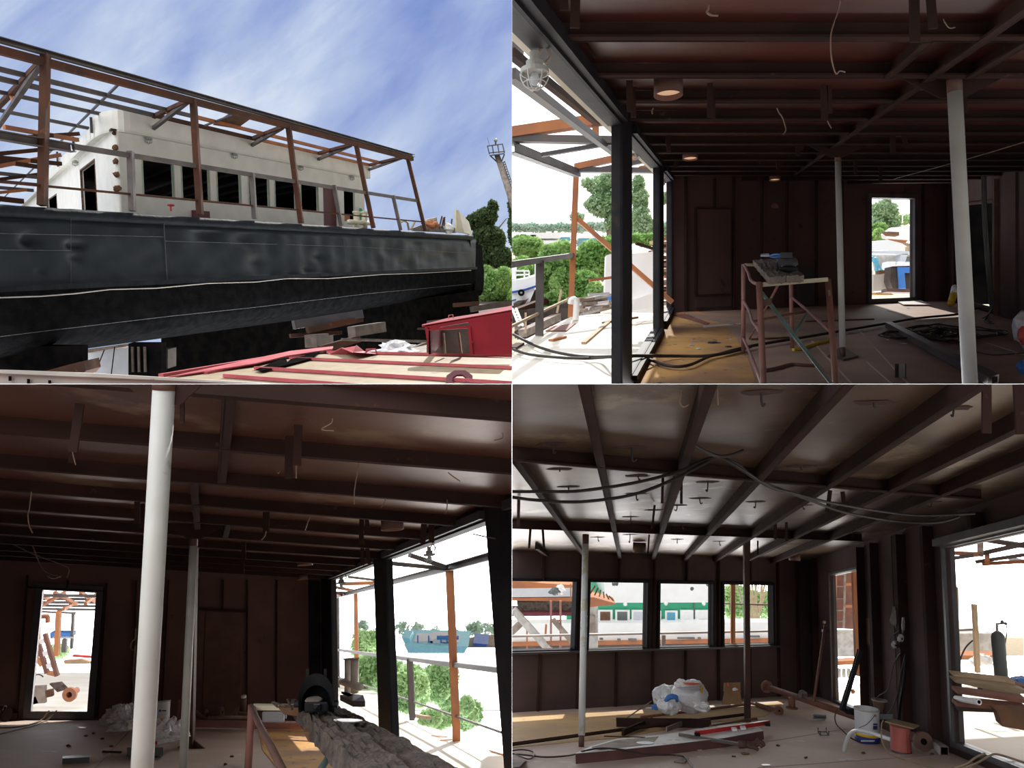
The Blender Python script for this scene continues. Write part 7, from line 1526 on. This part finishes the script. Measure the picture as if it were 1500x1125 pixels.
# wall fittings
fo = empty('torn_foil', CR.at(1315, 908, .06), 'crumpled silvery plastic hanging on the wall above sockets', 'foil')
M().blob(CR.at(1314, 905, .10), .07, .03, .13, amp=.6, seg=20, U=C.V).out('sheet', 'lamp_metal', fo); M().blob(CR.at(1323, 917, .10), .02, .02, .10, amp=.5, seg=12).out('strip', 'lamp_metal', fo)
for x, y, lb in ((1310.5, 945.5, 'white socket hanging on wire, lower one'), (1319.5, 936, 'white socket hanging on wire, upper one')):
    e_ = empty('wall_socket', CR.at(x, y, .12), lb, 'socket'); c = CR.at(x, y, .14)
    M().blob(c, .042, .02, .046, amp=.5, seg=14, fr=3).out('socket_body', 'pail_white', e_); M().lathe(c + Vector((0, -.03, 0)), (0, -1, 0), [(0, 0), (.012, 0), (.012, .005), (0, .005)], 10).out('hole', 'frame_black', e_)
for pts, r, mt, lb in ((((1317, 925), (1310, 930), (1305, 936), (1304, 942)), .005, 'cable', 'thin wire loop from the foil to lower socket'), (((1317, 950), (1320, 957), (1316, 962), (1309, 975), (1304, 1000), (1300, 1012), (1288, 1020), (1283, 1026)), .006, 'cable', 'thin wire from sockets down to the reducer cone'), (((1326, 960), (1320, 985), (1315, 1015), (1307, 1038), (1300, 1046)), .006, 'cable', 'thin black wire running beside thicker cable to the floor'), (((1327, 965), (1324, 1000), (1319, 1030), (1316, 1056)), .016, 'frame_black', 'thick black cable running down the wall behind drum'), (((1323, 925), (1324, 930), (1325, 934)), .006, 'cable', 'short wire between foil and upper socket')):
    wire([CR.at(x, y, .13) for x, y in pts], r, lb, matn=mt, cat='cable', name='wall_cable')
wire([P(*p, 7.5) for p in ((1294, 1055), (1291.5, 1060), (1291, 1072), (1292, 1085), (1297, 1097), (1306, 1106), (1320, 1112), (1335, 1116), (1352, 1122), (1370, 1126))], .007, 'thin grey cable from the board over floor to the opening', matn='cable_tan', cat='cable', name='floor_cable')
wire([P(*p, 8.6) for p in ((1227, 1039), (1224, 1045), (1223, 1053), (1226, 1062), (1235, 1071), (1245, 1080), (1254, 1085), (1262, 1088))], .007, 'thin dark cable looped round the long pipe', matn='cable', cat='cable', name='floor_cable')
for pts, lb in ((((1395, 1126), (1415, 1119), (1430, 1109), (1443, 1103)), 'first pale cable over the wide opening sill'), (((1405, 1127), (1430, 1118), (1448, 1108), (1462, 1105), (1500, 1117)), 'second pale cable over the wide opening sill')):
    wire([P(*p, 7.2) for p in pts], .011, lb, matn='cable_tan', cat='cable', name='sill_cable')
small('brass_bulb', 'wood_light', M().blob(CR.at(1207.5, 912, .10), .03, .03, .03, amp=.1, seg=10), 'small yellowish bulb beside the narrow doorway jamb', 'bulb', smooth=True)
small('white_clamp', 'bag_white', M().hexa([CR.at(x, y, o) for y in (926, 922.5) for x, o in ((1203.5, .05), (1207.5, .05), (1207.5, .10), (1203.5, .10))]), 'small white clamp on the wall below the knob', 'clamp')
for i, (x, y) in enumerate(((1140, 1092), (1180, 1110), (1265, 1103), (1365, 1104), (1075, 1108), (900, 1110))):
    small('crumb', 'wood_old', M().blob(C.lev(x, y, -1.45), .02, .018, .010, U=C.U, amp=.8, seg=8), 'small dark crumb on the bright dusty floor', 'crumb', group='crumbs on the bright floor')
# --- outside the back windows: green and white vessel, steel structures
gs = empty('green_ship', P(960, 935, 30), 'white and green passenger vessel moored outside the windows', 'ship')
YG = 30.0
M().slab([P(*p, YG) for p in ((830, 883), (1042, 882), (1042, 912), (830, 914))], (0, 5, 0)).out('deckhouse', 'ship_green', gs)
M().slab([P(*p, YG - .1) for p in ((886, 847), (1050, 847), (1050, 882.5), (886, 883))], (0, 6, 0)).out('upper_deck', 'ship_white', gs)
M().slab([P(*p, YG - .5) for p in ((740, 913.5), (1140, 911.5), (1140, 943), (740, 944))], (0, .5, 0)).out('hull_side', 'ship_white', gs)
M().slab([P(*p, YG - .7) for p in ((740, 943), (1140, 937), (1140, 941), (740, 947))], (0, .3, 0)).out('fender_strake', 'rust_orange', gs)
M().slab([P(*p, YG - .6) for p in ((740, 946), (1140, 940), (1140, 958), (740, 962))], (0, .3, 0)).out('lower_hull', 'steel_grey', gs)
for i, (x0, x1, y0, y1, mt) in enumerate(((876, 897, 893, 914, 'wood_brown'), (901, 922, 893, 914, 'tank_grey'), (925, 946, 893, 914, 'panel_white'), (960, 968, 894, 911, 'ship_white'), (974, 992, 894, 912, 'cyan'), (996, 1015, 893, 912, 'ship_white'), (1018, 1037, 893, 912, 'ship_white'))):
    w_ = M().slab([P(x0, y1, YG - .06), P(x1, y1, YG - .06), P(x1, y0, YG - .06), P(x0, y0, YG - .06)], (0, -.08, 0)).out('window', 'ship_white', gs)
    q_ = 3.2 if mt != 'ship_white' else 6
    M().slab([P(x0 + q_, y1 - q_, YG - .15), P(x1 - q_, y1 - q_, YG - .15), P(x1 - q_, y0 + q_, YG - .15), P(x0 + q_, y0 + q_, YG - .15)], (0, -.02, 0)).out('pane', mt, w_)
for (x, y) in ((916, 885), (975.5, 884), (1031, 884)): M().blob(P(x, y, YG - .3), .08, .08, .08, amp=.2, seg=8).out('lamp', 'ship_white', gs)
M().beam(P(1016.5, 883, YG - .05), P(1016.5, 911, YG - .05), .05, .03, (0, 1, 0)).out('seam', 'tank_grey', gs)
M().blob(P(1013.5, 862.5, YG - 1), .07, .07, .07, amp=.4, seg=10).out('vent', 'tank_grey', gs); M().blob(P(1038, 857, YG - 1), .09, .09, .07, amp=.4, seg=10).out('vent', 'tank_grey', gs)
for i, (x0, x1, y) in enumerate(((878, 883, 934), (904, 909, 935), (920, 932, 935), (992, 1017, 933), (1022, 1026, 933), (1098, 1112, 930.5))): M().slab([P(x0, y + 2, YG - .7), P(x1, y + 2, YG - .7), P(x1, y, YG - .7), P(x0, y, YG - .7)], (0, -.1, 0)).out('scupper', 'tank_grey', gs)
# crane-like rusty gantry outside first windows
ga = empty('dock_gantry', P(800, 950, 20), 'weathered white and rusty dock gantry outside first window', 'gantry')
Yq = 20.0
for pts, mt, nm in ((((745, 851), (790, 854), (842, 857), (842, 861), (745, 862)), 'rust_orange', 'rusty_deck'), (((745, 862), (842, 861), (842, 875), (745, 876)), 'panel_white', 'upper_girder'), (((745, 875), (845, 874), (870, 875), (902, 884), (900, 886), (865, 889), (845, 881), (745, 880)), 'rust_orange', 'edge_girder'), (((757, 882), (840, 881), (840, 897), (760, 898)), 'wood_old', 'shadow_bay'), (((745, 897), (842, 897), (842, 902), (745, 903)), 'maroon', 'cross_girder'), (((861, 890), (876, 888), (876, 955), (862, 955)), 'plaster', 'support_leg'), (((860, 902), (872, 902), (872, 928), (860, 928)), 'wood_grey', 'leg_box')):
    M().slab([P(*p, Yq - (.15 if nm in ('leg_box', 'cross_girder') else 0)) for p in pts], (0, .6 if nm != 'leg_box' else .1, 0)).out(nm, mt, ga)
for (x0, y0, x1, y1, w_, mt, nm) in ((752, 893, 808, 956, .17, 'plaster', 'diagonal_leg'), (766, 910, 745, 930, .14, 'wood_grey', 'diagonal_brace'), (810, 907, 842, 945, .12, 'wood_grey', 'diagonal_brace'), (807, 880, 807, 955, .05, 'pink_steel', 'upright'), (821, 880, 821, 955, .05, 'pink_steel', 'upright'), (807, 909, 821, 909, .04, 'pink_steel', 'rung'), (836, 855, 836, 880, .03, 'rust_orange', 'thin_rod'), (800, 915, 799, 930, .05, 'rust_orange', 'bolt_post'), (772, 915, 772, 950, .04, 'rust_orange', 'thin_post'), (745, 943, 842, 940, .06, 'rust_orange', 'pipe_run')):
    M().beam(P(x0, y0, Yq - .8), P(x1, y1, Yq - .8), w_, w_, (0, 1, 0) if abs(x1 - x0) < 40 else (0, 0, 1)).out(nm, mt, ga)
M().blob(P(812, 866, Yq - .5), .13, .1, .09, amp=.6, seg=14).out('winch', 'tank_grey', ga); M().blob(P(820, 864, Yq - .4), .12, .1, .11, amp=.7, seg=14).out('winch_cover', 'ship_white', ga)
m = M()
for i in range(6): m.tube([P(864 + i * 7, 870 + i * 2, Yq - .3), P(872 + i * 4, 858 + i * 3, Yq - .3)], .02, 4)
small('scrap_tangle', 'rust_patch', m, 'rusty tangle of scrap on the gantry tip beside column', 'scrap')
M().blob(P(901, 856, 16), .07, .07, .05, amp=.5, seg=12); small('hanging_lamp', 'tank_grey', M().blob(P(901, 855, 16), .07, .07, .06, amp=.5, seg=12), 'dark lamp hanging at top of the second window', 'lamp')
# near railing
rr = empty('deck_railing', P(900, 935, 14), 'thin grey deck railing running past all the back windows', 'railing')
M().beam(P(745, 932, 13.4), P(1140, 924, 15.0), .04, .035, (0, 0, 1)).out('top_rail', 'galv', rr)
M().beam(P(972, 930, 14.3), P(971, 955, 14.3), .07, .06, (0, 1, 0)).out('railing_post', 'wood_grey', rr); M().beam(P(1062, 884, 15), P(1130, 886, 15.2), .03, .03, (0, 0, 1)).out('upper_rail', 'wood_grey', rr)
small('orange_post', 'rust_orange', M().chan(P(1073.5, 845, 14.6), P(1073.5, 960, 14.6), .075, .07, (0, 1, 0)), 'bright orange steel post outside the last window', 'post')
bush(1075, 880, 45, 30, 30, 'sunny green trees outside the last window, first clump', 2600, .17, 'leaf_pale')
bush(1118, 890, 46, 26, 26, 'sunny green trees outside the last window, second clump', 2200, .17, 'leaf_pale')
bush(925, 852, 50, 30, 8, 'pale foliage above the green vessel', 500, .17, 'leaf_pale')
m = M()
for i in range(14): m.tube([P(1092 + i * 2.6, 846 + random.uniform(0, 4), 33), P(1102 + random.uniform(-4, 12), 912, 33)], .035, 4)
small('reed_poles', 'wood_light', m, 'bundle of leaning pale poles outside the last window', 'poles', kind='stuff')
small('cross_pole', 'wood_grey', M().tube([P(1076, 846, 33), P(1088, 884, 33)], .04, 5), 'single slanted pole beside the bright orange post', 'pole')
# --- through the narrow doorway
gw = empty('red_gate', P(1235, 890, 22), 'red-brown riveted steel gate seen in the narrow doorway', 'gate')
M().slab([P(*p, 22) for p in ((1212, 830), (1256, 830), (1256, 922), (1212, 920))], (0, .3, 0)).out('gate_plate', 'pipe_rust', gw)
for y in (842, 859, 877, 894, 910): M().beam(P(1212, y, 21.9), P(1238, y, 21.9), .04, .03, (0, 0, 1)).out('rib', 'wood_grey', gw)
M().beam(P(1224, 830, 21.8), P(1222, 920, 21.8), .07, .06, (0, 1, 0)).out('rib_post', 'rust_orange', gw); M().beam(P(1238, 830, 21.8), P(1236, 920, 21.8), .04, .06, (0, 1, 0)).out('rib_post', 'wood_grey', gw)
for y in (856, 888): M().beam(P(1238, y, 21.7), P(1249, y, 21.7), .05, .07, (0, 0, 1)).out('bracket', 'rust_orange', gw)
small('pale_girder', 'galv', M().beam(P(1216, 924, 20), P(1252, 924, 20), .05, .05, (0, 0, 1)), 'pale rail below the red gate', 'rail')
small('rusty_hull', 'plaster', M().slab([P(*p, 21) for p in ((1216, 926), (1252, 926), (1252, 962), (1216, 962))], (0, .2, 0)), 'streaked grey steel side below the red gate', 'plate')
small('rusty_ledge', 'rust_orange', M().beam(P(1218, 970, 19), P(1252, 968, 19), .2, .10, (0, 0, 1)), 'orange rusty ledge under the streaked plate', 'ledge')
for i in range(4): small('steel_fender', 'galv', M().lathe(P(1222 + i * 7, 992, 18), (0, 0, 1), [(0, 0), (.05, 0), (.045, .2), (0, .22)], 12), 'grey ribbed fender under the orange ledge', 'fender', group='fenders under ledge', smooth=True)
small('orange_jamb', 'rust_orange', M().beam(P(1251, 826, 13), P(1257, 990, 12.2), .08, .07, (0, 1, 0)), 'bright orange upright bar inside narrow doorway', 'post')
small('deck_nut', 'rust_orange', M().blob(P(1249.5, 1013, 12.5), .035, .03, .035, amp=.3, seg=8), 'tiny rusty nut on the deck past doorway', 'nut')
# --- through the wide opening
wf = empty('hazy_canopy_frame', P(1440, 900, 12), 'hazy orange and grey canopy frame outside the wide opening', 'canopy frame')
for (x0, y0, x1, y1, w_, mt, nm) in ((1398, 810, 1436, 812, .07, 'rust_orange', 'truss'), (1436, 811, 1505, 796, .08, 'steel_grey', 'beam'), (1395, 818, 1436, 812, .06, 'steel_grey', 'beam'), (1440, 790, 1505, 800, .08, 'steel_grey', 'beam'), (1436, 796, 1436, 812, .08, 'wood_grey', 'strut'), (1440, 826, 1505, 822, .06, 'rust_orange', 'beam'), (1430, 823, 1505, 812, .06, 'steel_grey', 'beam'), (1446, 812, 1446, 824, .06, 'rust_orange', 'strut'), (1480, 818, 1505, 824, .06, 'steel_grey', 'truss')):
    M().beam(P(x0, y0, 11), P(x1, y1, 10.5), w_, w_ * .8, (0, 0, 1)).out(nm, mt, wf)
M().beam(P(1400, 860, 11), P(1403, 985, 11), .05, .05, (0, 1, 0)).out('post', 'wood_light', wf); M().beam(P(1427, 885, 11.5), P(1432, 985, 11.5), .06, .06, (0, 1, 0)).out('post', 'wood_light', wf)
M().beam(P(1403, 923, 11.2), P(1426, 922, 11.2), .02, .03, (0, 0, 1)).out('rail', 'wood_grey', wf)
small('far_hull', 'plaster', M().slab([P(*p, 17) for p in ((1400, 928), (1455, 928), (1455, 955), (1400, 955))], (0, .2, 0)), 'hazy pale steel hull far outside the opening', 'hull'); small('far_ledge', 'rust_orange', M().beam(P(1402, 960, 16.5), P(1456, 960, 16.5), .3, .10, (0, 0, 1)), 'orange ledge under the hazy hull', 'ledge')
gc = empty('gas_cylinder', P(1465, 993, 8.6), 'dark grey gas cylinder with valve standing outside', 'gas cylinder')
gu = (P(1461, 926, 8.6) - P(1467, 996, 8.6)); L_ = gu.length; gu.normalize()
r_ = 9.0 / F * 8.6
M().lathe(P(1467, 996, 8.6), gu, [(0, 0), (r_, 0), (r_, L_ * .90), (r_ * .8, L_ * .97), (r_ * .35, L_ * 1.02), (0, L_ * 1.02)], 24).out('cylinder_body', 'tank_grey', gc, smooth=True)
M().tube([P(1461, 926, 8.6), P(1460, 913, 8.6)], .015, 8).out('valve', 'galv', gc); M().tube([P(1460, 914, 8.6), P(1473, 912.5, 8.6)], .012, 6).out('regulator', 'tank_grey', gc); M().blob(P(1468, 911, 8.6), .02, .02, .02, amp=0, seg=8).out('gauge', 'tank_grey', gc); M().blob(P(1473, 913.5, 8.6), .018, .02, .018, amp=0, seg=8).out('gauge', 'tank_grey', gc)
m = M().tube(crv([P(1474, 914, 8.6), P(1475, 925, 8.6), P(1473, 940, 8.6), P(1472, 948, 8.6)]), .006, 5); m.out('hose', 'cable', gc)
wire([P(1425, 938, 11), P(1415, 948, 11), P(1408, 962, 11), P(1406, 975, 11)], .012, 'dark hose hanging behind the hazy posts', matn='cable', cat='hose', name='hanging_hose')
small('blue_tarp', 'blue_mid', M().blob(P(1498, 997, 8.9), .14, .1, .04, amp=.3, seg=16), 'blue tarpaulin heap beside the gas cylinder foot', 'tarpaulin')
dY = 8.0
for (poly, Yd, mt, nm, lb, ct) in ((((1396, 988), (1487, 998), (1487, 1007), (1402, 995)), 8.2, 'wood_light', 'wood_board', 'dusty long board on top of the scrap stack outside', 'board'), (((1398, 996), (1487, 1007), (1505, 1013), (1505, 1017), (1455, 1012), (1400, 1000)), 8.1, 'roof_cream', 'cream_board', 'cream board just under the dusty long one', 'board'), (((1402, 1011), (1505, 1025), (1505, 1031), (1402, 1016)), 7.9, 'shed_red' if False else 'pipe_rust', 'red_plank', 'upper red-painted plank in the stack outside', 'plank'), (((1432, 1029), (1505, 1036), (1505, 1042), (1402, 1035), (1402, 1030)), 7.9, 'pipe_rust', 'red_plank', 'lower red-painted plank in the stack outside', 'plank'), (((1440, 1010), (1495, 1014), (1495, 1022), (1440, 1016)), 8.3, 'wood_grey', 'scrap_lump', 'grey lumpy scrap between the planks outside', 'scrap'), (((1459, 1040), (1505, 1042), (1505, 1071), (1468, 1064), (1464, 1050)), 7.7, 'wood_brown', 'brown_skid', 'brown steel skid under the red planks outside', 'skid'), (((1405, 1035), (1460, 1040), (1464, 1044), (1405, 1042)), 8.2, 'brown_dark', 'dark_bearer', 'dark bearer under the lower red plank', 'bearer'), (((1487, 1004), (1505, 1006), (1505, 1012), (1487, 1008)), 8.4, 'pipe_rust', 'red_end', 'red plank end beyond the dusty board', 'plank')):
    small(nm, mt, M().slab([P(*p, Yd) for p in poly], (0, .10, .01)), lb, ct)
pipe(P(1400, 1023, 8.0), P(1432, 1028, 7.7), .030, 'white_pipe', 'ship_white', 'white pipe sticking out between the red planks', 0, 1.05)
for i, (x, y, r_) in enumerate(((1438, 960, .10), (1446, 962, .08), (1428, 964, .06))): small('white_bundle', 'ship_white', M().blob(P(x, y + 6, 13), r_ * 1.3, .1, r_, amp=.4, seg=12), ('large', 'middle-sized', 'small')[i] + ' white bundle behind hazy posts outside', 'bundle')
